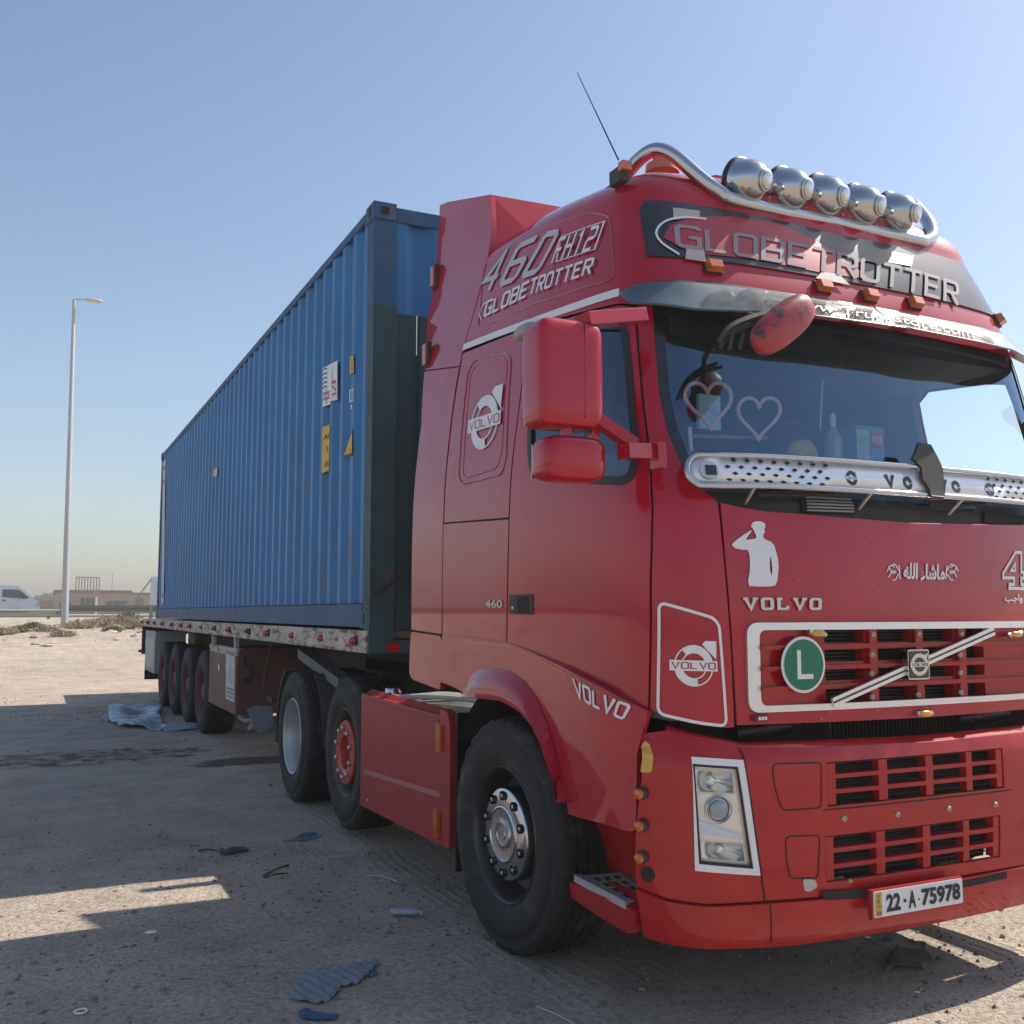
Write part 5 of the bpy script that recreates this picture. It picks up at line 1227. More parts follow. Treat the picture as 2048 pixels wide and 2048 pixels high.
a = Art(); letters(a, "GLOBETROTTER", mat("sign_letters", (.30, .27, .30), .7), .95, 1.6); a.lay(CAB, quad_px(CAB, [(1273, 470), (1804, 580), (1804, 537), (1269, 427)]), .0142, step=.00006).obj("sign_lettering", None, bp0, smooth=0)
for (u, v) in ((1344, 507), (1550, 544), (1637, 561), (1722, 575), (1888, 608)):
    s_, z_ = CAB.inv(u, v); p = CAB.at(s_, z_, .0); nn = CAB.N(s_, z_); ax_ = Vector(nn)
    rot = ax_.to_track_quat('Y', 'Z').to_matrix(); m = MB()
    for (x0, x1, y0, y1, z0, z1) in ((-.040, .040, -.01, .012, -.028, .028),):
        m.add([tuple(rot @ Vector(q) + Vector(p)) for q in [(x0, y0, z0), (x1, y0, z0), (x1, y1, z0), (x0, y1, z0), (x0, y0, z1), (x1, y0, z1), (x1, y1, z1), (x0, y1, z1)]], [(0, 3, 2, 1), (4, 5, 6, 7), (0, 1, 5, 4), (1, 2, 6, 5), (2, 3, 7, 6), (3, 0, 4, 7)])
    b = m.obj("roof_marker_lamp", DARK, tk, smooth=0); m = MB()
    m.add([tuple(rot @ Vector(q) + Vector(p)) for q in [(-.035, .012, -.025), (.035, .012, -.025), (.029, .042, -.019), (-.029, .042, -.019), (-.035, .012, .025), (.035, .012, .025), (.029, .038, .020), (-.029, .038, .020)]], [(0, 3, 2, 1), (4, 5, 6, 7), (0, 1, 5, 4), (1, 2, 6, 5), (2, 3, 7, 6), (3, 0, 4, 7)])
    m.obj("lens", ORANGE, b, smooth=0)
# --- roof light bar with five lamps
def smoothpts(P, n=8): return [Vector(q) for q in catmull(P, n)]
yb = -3.0; e0, e1 = .66, 1.84
pathL = [(.33, -2.62, 3.36), (.36, -2.68, 3.46), (.385, -2.76, 3.505), (.42, -2.82, 3.515), (.47, -2.88, 3.47), (.55, -2.95, 3.36), (.62, -2.99, 3.295), (.72, -3.0, 3.265)]
pathR = [(1.74, -3.0, 3.265)] + [tuple(float(q) for q in D(u, v, 'y', y)) for u, v, y in ((1742, 456, -2.99), (1757, 448, -2.97), (1757, 432, -2.93), (1746, 412, -2.86), (1732, 396, -2.76), (1722, 386, -2.68), (1716, 392, -2.6))]
lb = MB().tube(smoothpts(pathL + [(1.25, -3.0, 3.262)] + pathR, 7), .031, None, 16).obj("light_bar", CHROME, tk)
for sx, sz in ((.33, 3.37), (pathR[-1][0], pathR[-1][2] - .02)): MB().blob((sx, -2.60, sz), (.05, .06, .05), 2.6, None, 14, 10).obj("bar_foot", DARK, lb)
for x in (.8, 1.7):
    MB().box((x - .02, -2.99, 3.22), (x + .02, -2.93, 3.26)).obj("bracket", STEEL, lb, smooth=0)
for i, (u, v) in enumerate([(1412, 343), (1490, 359), (1558, 372), (1627, 390), (1693, 404)]):
    c = D(u, v, 'y', -3.0); c[1] += .0; ax_ = Vector((.10, -1, .02))
    ax_ = Vector((.0, -1, .0)); ax_.normalize(); c = Vector(c) + ax_ * .0
    AXL = (.26, -.92, -.24)
    # the lamps are turned round: the chrome backs face the viewer, the glass looks away
    prof = [(.085, -.075), (.106, -.07), (.113, -.055), (.113, -.04), (.106, -.03), (.104, -.01), (.096, .03), (.078, .062), (.05, .082), (.043, .085), (.041, .102), (.034, .106), (.012, .108), (0, .108)]
    bd = MB().lathe([(r_ * .93, a_) for r_, a_ in prof], c, AXL, None, 48).obj("spotlight", CHROME, tk)
    MB().lathe([(0, -.088), (.05, -.085), (.086, -.074)][::-1], c, AXL, None, 32).obj("glass", mat("spot_glass", (.5, .5, .5), .1, coat=1), bd)
    MB().lathe([(.103, -.062), (.1085, -.058), (.1085, -.040), (.103, -.036)], c, AXL, None, 40).obj("rim_band", RUBBER, bd)
    MB().lathe([(.044, .080), (.046, .084), (.046, .096), (.040, .099)], c, AXL, None, 24).obj("end_ring", STEEL, bd)
    MB().tube([c + Vector((0, .02, -.09)), Vector((c.x, -3.0, 3.29))], .014, None, 8).obj("stem", STEEL, bd)
# beacon base, amber lamp and aerial
a0 = D(1168, 318, 'x', .25)
ab = MB().box((a0[0] - .022, a0[1] - .045, a0[2] - .07), (a0[0] + .022, a0[1] + .045, a0[2] - .005)).obj("aerial_base", DARK, tk, smooth=0)
MB().box((a0[0] - .024, a0[1] - .068, a0[2] - .03), (a0[0] + .022, a0[1] - .03, a0[2] + .008)).obj("amber_lamp", ORANGE, ab, smooth=0)
b0_ = Vector(D(1167, 302, 'x', .25)); t0_ = Vector(D(1089, 137, 'x', .12)); MB().tube([b0_, (b0_ + t0_) / 2, t0_], [.004, .003, .0018], None, 6).obj("aerial", VOID, ab)
c = D(1249, 316, 'y', -2.55); MB().lathe([(.0, .09), (.04, .085), (.045, .02), (.075, .01), (.08, -.03), (.0, -.03)], c, (0, 0, 1), None, 24).obj("beacon_base", mat("beacon_orange", (.45, .14, .06), .5, dust=.3), tk)
# --- side fairing behind the cab
PFT = catmull([(1.1, -.002), (2.0, -.002), (2.45, .028), (2.84, .084), (3.24, .172), (3.6, .245), (4.2, .29)], 10)
PF = PlaneX(lambda y, z: np.interp(z, PFT[:, 0], PFT[:, 1]) + 0 * y)
def both(m, name, mt, parent, **k):
    a_ = m.obj(name, mt, parent, **k); b__ = m.mirrored().obj(name, mt, parent, **k); return a_, b__
fu = PF.L([(802, 698), (806, 600), (830, 387), (845, 381), (925, 367), (928, 438), (903, 555), (872, 664), (867, 690)])
fo, fo2 = both(patch(PF, fu, off=0, th=.03, res=.08), "upper_side_fairing", RED, tk, smooth=30)
fl = PF.L([(776, 1188), (795, 800), (801, 701), (866, 693), (836, 985), (833, 1196)])
f2, _ = both(patch(PF, fl, off=0, th=.03, res=.08), "side_fairing", RED, tk, smooth=30)
fb = PF.L([(776, 1192), (834, 1200), (832, 1302), (780, 1282), (773, 1272)])
both(patch(PF, rounded(fb, .03), off=.004, th=.03, res=.06), "lower_fairing", RED, tk, smooth=30)
m = MB(); pA = [Vector(PF.at(*p_)) for p_ in PF.L([(925, 367), (928, 438)])]
pB = [Vector((.78, pA[0].y, pA[0].z + .01)), Vector((.70, pA[1].y - .02, 3.45))]; pA[1] = Vector((pA[1].x, pA[1].y, 3.40))
m.add([pA[0], pB[0], pB[1], pA[1]], [(0, 1, 2, 3)]); both(m, "roof_side_fairing", RED, tk, smooth=0)
for (u0, v0, u1, v1) in ((828, 506, 822, 541), (815, 654, 806, 688)):
    c = PF.at(*PF.inv((u0 + u1) / 2, (v0 + v1) / 2), .012); m = MB().box((c[0] - .012, c[1] - .035, c[2] - .075), (c[0] + .012, c[1] + .035, c[2] + .075))
    o_ = m.obj("side_marker", DARK, fo, smooth=0); MB().box((c[0] - .026, c[1] - .026, c[2] - .062), (c[0] - .0121, c[1] + .026, c[2] + .062)).obj("lens", mat("amber_dark", (.4, .09, .02), .3, coat=.8), o_, smooth=0)
# --- lower body: wheel arch panel
PW = PlaneX(lambda y, z: -.012 + np.clip((-y - 2.75) / .5, 0, 1) ** 1.5 * .03 + np.clip((-y - 2.93) / .3, 0, 1.2) ** 2 * .06 + 0 * z)
def z3(X, Y): return ((520 + X / 2.4769) / K, (1200 + Y / 2.4769) / K)
arch_out = [z3(*p) for p in [(1003, 455), (1040, 380), (1085, 345), (1150, 335), (1240, 352), (1310, 400), (1370, 480), (1420, 600), (1460, 730), (1490, 860), (1520, 1005)]]
fend = [z3(*p) for p in [(893, 405), (897, 200), (905, 172), (1010, 180), (1228, 212), (1330, 252), (1500, 332), (1700, 437), (1924, 548), (1868, 760), (1862, 1140), (1830, 1148), (1700, 1108), (1528, 1062)]] + [arch_out[k] for k in range(10, -1, -1)] + [z3(*p) for p in [(960, 432)]]
wa, _ = both(patch(PW, PW.L(fend), off=0, th=.03, res=.06), "wheel_arch_panel", RED, tk, smooth=30)
# flared lip
lip_in = [z3(*p) for p in [(1040, 480), (1100, 490), (1180, 498), (1230, 520), (1290, 560), (1340, 620), (1385, 710), (1420, 800), (1448, 890), (1470, 965), (1490, 1000)]]
A = np.array(PW.L(arch_out)); B = np.array(PW.L(lip_in, .045)); m = MB(); V = []
for t, o_ in ((0, .002), (.25, .03), (.6, .055), (1, .045), (1.0, -.03)):
    Q = A * (1 - t) + B * t; V += list(PW.at(Q[:, 0], Q[:, 1], o_))
n = len(A); m.add(V, [(i * n + j, (i + 1) * n + j, (i + 1) * n + j + 1, i * n + j + 1) for i in range(4) for j in range(n - 1)])
both(m, "wheel_arch_lip", RED, tk, smooth=60)
a = Art(); letters(a, "VOLVO", WHITE, 1.2, 1.9); vinyl(PW, a, [z3(1572, 482), z3(1805, 596), z3(1848, 520), z3(1550, 385)], "side_lettering", wa, .004)
a = Art(); a.line(resamp(PW.L([z3(1000, 205), z3(1225, 225), z3(1330, 268), z3(1560, 385), z3(1840, 520)]), .05, False), .006, None).raw(PW, .002).obj("panel_crease", EMB, wa, smooth=0)
# wheel housing (dark) behind the front wheel
hs = MB(); R0 = .66
hs.add([(x, -2.11 + R0 * math.cos(t), .52 + R0 * math.sin(t)) for x in (.03, .62) for t in np.linspace(-.3, math.pi - .42, 26)], [(j, j + 1, 26 + j + 1, 26 + j) for j in range(25)])
hs.box((.62, -2.8, .3), (.66, -1.4, 1.25)); both(hs, "wheel_housing", VOID, tk, smooth=60)
fl_ = MB().box((.02, -1.545, .22), (.45, -1.52, 1.0)); both(fl_, "front_mud_flap", RUBBER, tk, smooth=0)
# --- side skirt with tank
PS = PlaneX(0.); 
sk = PS.L([(682, 1309), (848, 1352), (830, 1480), (838, 1600), (851, 1600), (688, 1524)])
sk = [(-.04, .29), (-.02, .99), (1.38, .985), (1.38, .315)]
skp = MB(); ysk0, ysk1 = .02, -1.36
m = patch(PS, [(-ysk0, .285), (-ysk1, .315), (-ysk1, .975), (-ysk0, .99)], off=0, th=.03, res=.1)
so, _ = both(m, "side_skirt", REDD, tk, smooth=0)
m = MB().prism([(-.006, ysk0, .965), (-.006, ysk1, .952), (.07, ysk1, 1.0), (.07, ysk0, 1.015)], (.0, 0, -.012)); both(m, "skirt_top", REDD, tk, smooth=0)
both(patch(PS, rounded([(-ysk1 + .006, .32), (1.505, .325), (1.505, .93), (1.47, 1.0), (-ysk1 + .006, 1.01)], .03), off=.003, th=.05, res=.1), "skirt_end", REDD, tk, smooth=0)
Art().line([PS.inv(688, 1455), PS.inv(831, 1500)], .03, None).raw(PS, .003).obj("skirt_trim", mat("trim_pink_red", (.45, .12, .13), .4, dust=.2), so, smooth=0)
for (u, v) in ((833, 1392), (828, 1553)):
    y_, z_ = -PS.inv(u, v)[0], PS.inv(u, v)[1]; MB().box((-.022, y_ - .028, z_ - .07), (-.004, y_ + .028, z_ + .07)).obj("side_reflector", ORANGE, so, smooth=0)
for (u, v) in ((694, 1510), (828, 1540)): MB().lathe([(0, .006), (.008, .004), (.01, 0)], PS.at(*PS.inv(u, v)), (-1, 0, 0), None, 12).obj("bolt", STEEL, so)
tank = MB()
tank.prism([(.05, 0, .33), (.62, 0, .33), (.68, 0, .42), (.68, 0, .86), (.60, 0, .95), (.12, 0, .95), (.05, 0, .88)], (0, -1.3, 0), None)
tank.v = [(p[0], p[1] - .02, p[2]) for p in tank.v]; both(tank, "fuel_tank", STEEL, tk, smooth=0)
c = D(742, 1302, 'z', 1.0); MB().lathe([(.0, .06), (.05, .06), (.056, .05), (.056, .015), (.045, .0), (.045, -.05)], (c[0], c[1], .955), (0, 0, 1), None, 24).obj("filler_cap", CHROME, tk)
for k in range(3):
    yy = -.25 - .22 * k; MB().tube([Vector(q) for q in catmull([(.1 + .03 * k, -.15 - .1 * k, .97), (.25 + .05 * k, -.5, 1.0 + .005 * k), (.4 + .04 * k, -.9, 1.0), (.35 + .05 * k, -1.25, .98)], 6)], .016, None, 8).obj("air_line", mat("pale_hose", (.5, .48, .42), .5), tk)
# --- chassis
for x in (.82, 1.58):
    MB().box((x, -3.1, .72), (x + .09, 2.75, 1.0)).obj("chassis_rail", FRAME, tk, smooth=0)
MB().box((.82, 2.68, .74), (1.67, 2.75, .98)).obj("rear_crossmember", FRAME, tk, smooth=0)
MB().lathe([(0, .0), (.45, 0), (.48, -.03), (.45, -.08), (0, -.1)], (1.25, 1.2, 1.215), (0, 0, 1), None, 36).obj("fifth_wheel", FRAME, tk)
MB().box((.86, .9, .98), (1.64, 1.5, 1.13)).obj("coupling_base", FRAME, tk, smooth=0)
MB().box((.7, -2.9, .95), (1.8, -1.5, 1.25)).obj("engine_underside", VOID, tk, smooth=0)
MB().box((.5, -3.2, .52), (2.0, -2.9, .9)).obj("radiator_pack", VOID, tk, smooth=0)
MB().tube([(.3, -2.11, .5), (2.2, -2.11, .5)], .06, None, 12).obj("front_axle", FRAME, tk)
for y in (.50, 1.88): MB().tube([(.4, y, .5), (2.1, y, .5)], .08, None, 12).obj("rear_axle", FRAME, tk)
MB().tube([(1.9, -.28, 1.0), (1.9, -.28, 3.4)], .045, None, 12).obj("exhaust_stack", STEEL, tk)
MB().box((.72, -1.32, 1.02), (1.80, .02, 1.05)).obj("sun_blocker_plate", FRAME, tk, smooth=0)  # unseen plate added to block sunlight falling through the gap behind the cab
MB().tube([(1.25, -1.2, .82), (1.25, -.2, .82)], .16, None, 18).obj("sun_blocker_tank", FRAME, tk)  # unseen tank added between the rails against the same shaft of sun
# --- wheels
wheel('front', tk, .005, -2.11, RT, .315, -1, R(3)); wheel('front', tk, 2.495, -2.11, RT, .315, 1, R(3))
wheel('pusher', tk, .04, .54, RT, .315, -1, 0, RT + .03); wheel('pusher', tk, 2.46, .54, RT, .315, 1, 0, RT + .03)
for xx, s in ((.0, -1), (2.5, 1)):
    wheel('drive', tk, xx, 1.90, RT, .29, s)
for xx, s in ((.33, -1), (2.17, 1)): place(tyre_mb(0, 0, 0, RT, .29), xx - (0 if s < 0 else .29), 1.90, RT - .004).obj("inner_tyre", TYRE, tk, smooth=28)
# mudguards round the driving wheel
def guard(y0, zc, r_, a0, a1, x0=.0, x1=.62, n=14):
    m = MB(); V = []
    for rr in (r_, r_ + .012):
        for x in (x0, x1):
            V += [(x, y0 + rr * math.cos(t), zc + rr * math.sin(t)) for t in np.linspace(R(a0), R(a1), n)]
    F = []
    for j in range(n - 1): F += [(j, j + 1, n + j + 1, n + j), (2 * n + j, 3 * n + j, 3 * n + j + 1, 2 * n + j + 1), (j, 2 * n + j, 2 * n + j + 1, j + 1), (n + j, n + j + 1, 3 * n + j + 1, 3 * n + j)]
    F += [(0, n, 3 * n, 2 * n), (n - 1, 3 * n - 1, 4 * n - 1, 2 * n - 1)]
    return m.add(V, F)
for (a0_, a1_) in ((-12, 62), (120, 184)):
    g = guard(1.90, RT, .575, a0_, a1_, (.0 if a0_ < 0 else .10), .62); both(g, "mudguard", mat("mudguard_black", (.03, .032, .036), .45, dust=.25), tk, smooth=60)
sf = MB().prism([D(u, v, 'y', 3.05) for u, v in ((466, 1338), (484, 1331), (514, 1333), (517, 1368), (492, 1384), (482, 1378))], (0, .012, 0))
both(sf, "rear_mud_flap", mat("flap_blue_grey", (.20, .23, .29), .6, dust=.2), tk, smooth=0)
MB().box((.05, 2.9, .70), (.6, 3.1, .74)).obj("flap_bracket", FRAME, tk, smooth=0)

# ================================================================== BUMPER AND FRONT
def z4(X, Y): return ((1100 + X / 2.0380) / K, (1380 + Y / 2.0380) / K)
def zz(X, Y): return ((1250 + X / 2.4211) / K, (980 + Y / 2.4211) / K)
def zl_(X, Y): return ((1580 + X / 4.1282) / K, (1340 + Y / 4.1282) / K)
def sgrid(S, SS, quad): return S.L([z4(*p) for p in quad])
up = BUM.L([z4(1130, 288), z4(1850, 243), z4(1846, 402), z4(1130, 472)]); lo = BUM.L([z4(1118, 592), z4(1836, 515), z4(1832, 690), z4(1128, 775)])
def symq(q, SS):
    s0 = (q[0][0] + q[3][0]) / 2; zt1 = (q[0][1] + q[1][1]) / 2; zb1 = (q[2][1] + q[3][1]) / 2; s1 = (q[1][0] + q[2][0]) / 2; return s0, s1, zb1, zt1
u_ = symq(up, SB); l_ = symq(lo, SB)
uh = [(u_[0], u_[2]), (u_[1], u_[2]), (u_[1], u_[3]), (u_[0], u_[3])]; lh = [(l_[0], l_[2]), (l_[1], l_[2]), (l_[1], l_[3]), (l_[0], l_[3])]
hlp = BUM.L([z4(575, 272), z4(785, 285), z4(855, 755), z4(590, 735)])
tt = BUM.L([(1215, 1362), (1255, 1368), (1300, 1382), (1405, 1403), (1600, 1396)]); tz = BUM.inv(1733, 1390)[1] - .018; tt = [(a, b - .018) for a, b in tt]
bt_ = BUM.L([z4(350, 812), z4(480, 850), z4(640, 872), z4(875, 860), z4(1105, 842)]); bz = BUM.inv(*z4(1300, 790))[1]
s_l = BUM.inv(*z4(352, 500))[0]
left_edge = BUM.L([z4(352, 800), z4(350, 560), z4(365, 180)])
bum_poly = [left_edge[0]] + bt_[1:] + [(SB, bt_[-1][1] - .0)] + [(2 * SB - a, b) for a, b in bt_[1:][::-1]] + [(2 * SB - left_edge[0][0], left_edge[0][1])] + [(2 * SB - a, b) for a, b in left_edge[1:]] + [(2 * SB - a, b) for a, b in tt[1:]] + [(SB, tz)] + tt[1:][::-1] + left_edge[1:][::-1]
hl_m = mir(hlp, SB)
bumper = part(BUM, bum_poly, "bumper", RED2, holes=[uh, lh, hlp, hl_m], off=0, th=.02, both=False, res=.06)
# rounded top edge
ts = np.linspace(tt[1][0], 2 * SB - tt[1][0], 50); tq = np.where(ts > SB, 2 * SB - ts, ts); tzz = np.interp(tq, [p[0] for p in tt] + [SB], [p[1] for p in tt] + [tz])
rows = []
for t in np.radians([0, 25, 50, 75, 90]):
    rows.append(BUM.at(ts, tzz + .028 * math.sin(t), -.028 * (1 - math.cos(t))))
rows.append(BUM.at(ts, tzz + .034, -.30)); V = np.vstack(rows); n = len(ts)
MB().add(V, [(i * n + j, i * n + j + 1, (i + 1) * n + j + 1, (i + 1) * n + j) for i in range(5) for j in range(n - 1)]).obj("bumper_top", RED2, tk, smooth=40)
# lower lip
lip_top = [(left_edge[0][0], left_edge[0][1] - .006)] + [(a, b - .006) for a, b in bt_[1:]]
sl0 = lip_top[0][0]; lipp = [(sl0, .345), (sl0 + .2, .325), (sl0 + .5, .31), (SB, .30), (2 * SB - sl0 - .5, .31), (2 * SB - sl0 - .2, .325), (2 * SB - sl0, .345)] + [(2 * SB - a, b) for a, b in lip_top] + [(SB, lip_top[-1][1])] + lip_top[::-1]
lip = part(BUM, lipp, "bumper_lip", RED2, off=.012, th=.05, both=False)
Art().line([BUM.inv(*z4(888, 862)), BUM.inv(*z4(895, 1020))], .006, None).raw(BUM, .013).obj("seam_line", VOID, lip, smooth=0)
Art().line(BUM.L([z4(770, 235), z4(795, 310), z4(862, 750), z4(875, 858)]), .006, None).raw(BUM, .0015).obj("seam_line", VOID, bumper, smooth=0)
# grilles in the bumper
def bum_grille(q, cols, rows_, nm):
    s0, s1, zb1, zt1 = q; e = .004
    bars = [[(s0 + e, zb1 + e), (s1 - e, zb1 + e), (s1 - e, zt1 - e), (s0 + e, zt1 - e)]]; H = []
    xs_ = [s0 + (s1 - s0) * c for c in cols]; zs_ = [zb1 + (zt1 - zb1) * r_ for r_ in rows_]
    for i in range(0, len(xs_), 2):
        for j in range(0, len(zs_), 2): H.append(rounded([(xs_[i], zs_[j]), (xs_[i + 1], zs_[j]), (xs_[i + 1], zs_[j + 1]), (xs_[i], zs_[j + 1])], .006, 2))
    g = patch(BUM, bars[0], H, -.004, .035, .08).obj(nm, RED2, tk, smooth=0)
    mid = Art().poly([(s0 - .02, zb1 - .02), (s1 + .02, zb1 - .02), (s1 + .02, zt1 + .02), (s0 - .02, zt1 + .02)], None)
    patch(BUM, mid.p[0][0], off=-.09, th=0, res=.1).obj("backing", mat("radiator_black", (.012, .016, .018), .6, var=.5, vscale=60), g, smooth=0)
    fm = MB()
    for k in range(14):
        z = zb1 + (zt1 - zb1) * (k + .5) / 14; P = [Vector(BUM.at(s0 + (s1 - s0) * t, z, -.07)) for t in (0, .33, .66, 1)]; fm.tube(P, .0035, None, 4)
    fm.obj("fins", mat("fin_grey", (.05, .06, .065), .5), g); return g
cols = [.045, .27, .315, .53, .57, .77, .805, .96]; rws = [.02, .27, .37, .62, .72, .97]
bum_grille(u_, cols, rws, "upper_bumper_grille"); bum_grille(l_, cols, rws, "lower_bumper_grille")
# tow-cover outlines and bolts
for px in ([z4(1105, 295), z4(925, 300), z4(908, 312), z4(912, 380), z4(940, 475), z4(955, 490), z4(1105, 480)], [z4(1100, 592), z4(975, 596), z4(960, 606), z4(962, 680), z4(975, 755), z4(985, 768), z4(1092, 766)]):
    onpx(BUM, px, .005, "cover_seam", VOID, bumper, True, off=.0015, rnd=.02)
for q_ in (u_, l_):
    for dz in (.02, -.02): pass
Art().line([(u_[0] - .02, u_[2] - .012), (SB + .45, u_[2] - .012)], .005, None).raw(BUM, .0015).obj("cover_seam", VOID, bumper, smooth=0)
def stud(surf, u, v, parent, off=.0, r_=.011, m=STEEL, name="bolt"):
    s_, z_ = surf.inv(u, v, off); p = surf.at(s_, z_, off); nn = surf.N(s_, z_)
    o = MB().lathe([(r_, -.002), (r_, .004), (r_ * .8, .008), (r_ * .45, .009), (r_ * .4, .005), (0, .005)], p, nn, None, 16).obj(name, m, parent); return o
BOLT = mat("pale_bolt", (.5, .42, .36), .4, metal=.3)
for p in (zl_(445, 1225), zl_(885, 1193), zl_(1308, 1145), zl_(1692, 1110)): stud(BUM, *p, bumper, .001, .011, BOLT)
stud(BUM, *z4(1222, 778), lip, .014, .008, BOLT)
patch(BUM, rounded(BUM.L([z4(1030, 770), z4(1080, 772), z4(1090, 800), z4(1060, 822), z4(1035, 818)]), .01), off=.002, th=0, res=.03).obj("bare_patch", mat("bare_filler", (.5, .45, .42), .7), bumper, smooth=0)
patch(BUM, BUM.L([z4(1095, 818), z4(1560, 790), z4(1700, 768), z4(1850, 735), z4(1850, 762), z4(1560, 826), z4(1110, 852)]), off=.0135, th=0, res=.05).obj("lip_slot", VOID, lip, smooth=0)
# --- headlight
def headlight(inn, parent):
    pass
H = {k: BUM.L([z4(*p) for p in v]) for k, v in dict(
    outer=[(575, 272), (785, 285), (855, 755), (590, 735)], inner=[(580, 300), (765, 312), (828, 728), (606, 708)],
    rim=[(582, 304), (762, 316), (822, 722), (610, 702)], top=[(585, 325), (748, 335), (756, 425), (588, 418)],
    bot=[(618, 618), (790, 630), (803, 705), (622, 690)], mid=[(575, 520), (640, 545), (780, 590), (788, 612), (640, 592), (578, 575)]).items()}
CREAM = mat("headlight_cream", (.86, .77, .65), .35, coat=.5); REFL = mat("lamp_reflector", (.85, .86, .86), .24, metal=.8, bump=.25, bscale=30)
for fl2 in (False, True):
    g = (lambda q: mir(q, SB)) if fl2 else (lambda q: q)
    ho = patch(BUM, g(H['outer']), [g(H['inner'])], .006, .02, .05).obj("headlight", WHITE, tk, smooth=0)
    patch(BUM, g(H['inner']), [g(H['top']), g(H['bot'])], off=-.012, th=.012, res=.05).obj("housing", CREAM, ho, smooth=0)
    Art().line(resamp(g(H['rim']), .05), .012, None, True).raw(BUM, -.001).obj("rim", RUBBER, ho, smooth=0)
    for k in ('top', 'bot'):
        q = g(H[k]); Q4 = np.array(q); aa, bb = np.meshgrid(np.linspace(-.04, 1.04, 15), np.linspace(-.04, 1.04, 11)); aa, bb = aa.ravel(), bb.ravel()
        st4 = ((1 - aa) * (1 - bb))[:, None] * Q4[0] + (aa * (1 - bb))[:, None] * Q4[1] + (aa * bb)[:, None] * Q4[2] + ((1 - aa) * bb)[:, None] * Q4[3]
        dep4 = -.013 - .055 * np.clip(1 - (2 * aa - 1.25) ** 2, 0, 1) * np.clip(1 - (2 * bb - 1) ** 2, 0, 1)
        pm4 = MB().add(BUM.P(st4[:, 0], st4[:, 1]) + BUM.N(st4[:, 0], st4[:, 1]) * dep4[:, None], [(i * 15 + j, i * 15 + j + 1, (i + 1) * 15 + j + 1, (i + 1) * 15 + j) for i in range(10) for j in range(14)])
        pm4.obj("reflector", REFL, ho, smooth=60)
        patch(BUM, q, off=-.006, th=0, res=.06).obj("lamp_glass", LENS, ho, smooth=0)
        c = np.mean(q, 0); P = BUM.at(c[0], c[1], -.045); nn = BUM.N(c[0], c[1])
        MB().lathe([(.018, -.012), (.018, .009), (.012, .016), (0, .018)], P, nn, None, 24).obj("bulb_bowl", REFL, ho)
        Art().line(resamp(q, .05), .005, None, True).raw(BUM, -.0095).obj("lamp_edge", STEEL, ho, smooth=0)
    c = BUM.inv(*z4(690, 488)); c = (2 * SB - c[0], c[1]) if fl2 else c; P = BUM.at(c[0], c[1], -.013); nn = BUM.N(c[0], c[1])
    MB().lathe([(.050, .0), (.050, .010), (.046, .013), (.042, .010), (.038, .002)], P, nn, None, 32).obj("lamp_ring", CHROME, ho)
    MB().lathe([(.034, .0), (.032, .008), (.022, .013), (0, .015)], P, nn, None, 28).obj("projector", mat("projector_glass", (.25, .32, .38), .05, coat=1, metal=.5), ho)
    patch(BUM, g(H['mid']), off=-.006, th=.008, res=.05).obj("indicator_strip", mat("clear_strip", (.5, .62, .78), .1, coat=1, metal=.4), ho, smooth=0)
# corner lamps on the bumper side
ac = patch(BUM, rounded(BUM.L([z4(375, 240), z4(392, 205), z4(412, 225), z4(418, 335), z4(374, 335)]), .01), off=.012, th=.012, res=.03).obj("corner_lamp", YELL, tk, smooth=0)
for p in (z4(378, 420), z4(378, 550), z4(378, 680)):
    s_, z_ = BUM.inv(*p); P = BUM.at(s_, z_, .0); nn = BUM.N(s_, z_); b = MB().lathe([(.023, 0), (.023, .010), (.018, .015), (.014, .024), (0, .024)], P, nn, None, 18).obj("side_marker_lamp", DARK, tk)
    MB().lathe([(.018, .0), (.018, .010), (.012, .016), (0, .018)], P + nn * .022, nn, None, 18).obj("lens", ORANGE, b)
s_, z_ = BUM.inv(*z4(398, 752)); MB().lathe([(0, .003), (.024, .003), (.028, .001)], BUM.at(s_, z_), BUM.N(s_, z_), None, 20).obj("tow_hole", VOID, bumper)
# step well and step plate beside the bumper
m = MB(); m.box((.02, -3.0, .50), (.20, -2.72, .72)); 
PB = PlaneX(lambda y, z: .012 + np.clip((.62 - z) / .3, 0, 1) * .08 + 0 * y)
both(patch(PB, PB.L([(1068, 1550), (1206, 1590), (1206, 1680), (1068, 1662)], -.20), off=-.20, th=.01, res=.06), "step_recess", RED2, tk, smooth=0)
both(patch(PB, PB.L([(1075, 1664), (1186, 1710), (1199, 1720), (1200, 1760), (1185, 1760), (1130, 1728), (1078, 1692)]), off=.004, th=.1, res=.06), "step_panel", RED2, tk, smooth=0)
zs = .452
sp = [np.array(D(u, v, 'z', zs)) for u, v in ((1083, 1653), (1180, 1704), (1204, 1680), (1170, 1646))]; sp[2][1] = sp[1][1] + .02
st = MB().prism([sp[0], sp[1], sp[2], sp[3]], (0, 0, -.022)).obj("step_plate", mat("worn_aluminium", (.5, .5, .5), .5, metal=.5, dust=.2), tk, smooth=0)
MB().prism([sp[0] + (0, 0, .0005), sp[1] + (0, 0, .0005), sp[1] + (.03, 0, .0005), sp[0] + (.03, 0, .0005)], (0, 0, .006)).obj("step_edge", SILVER, st, smooth=0)
def mix4(a, b): return (1 - a) * (1 - b) * sp[0] + a * (1 - b) * sp[1] + a * b * sp[2] + (1 - a) * b * sp[3]
m = MB()
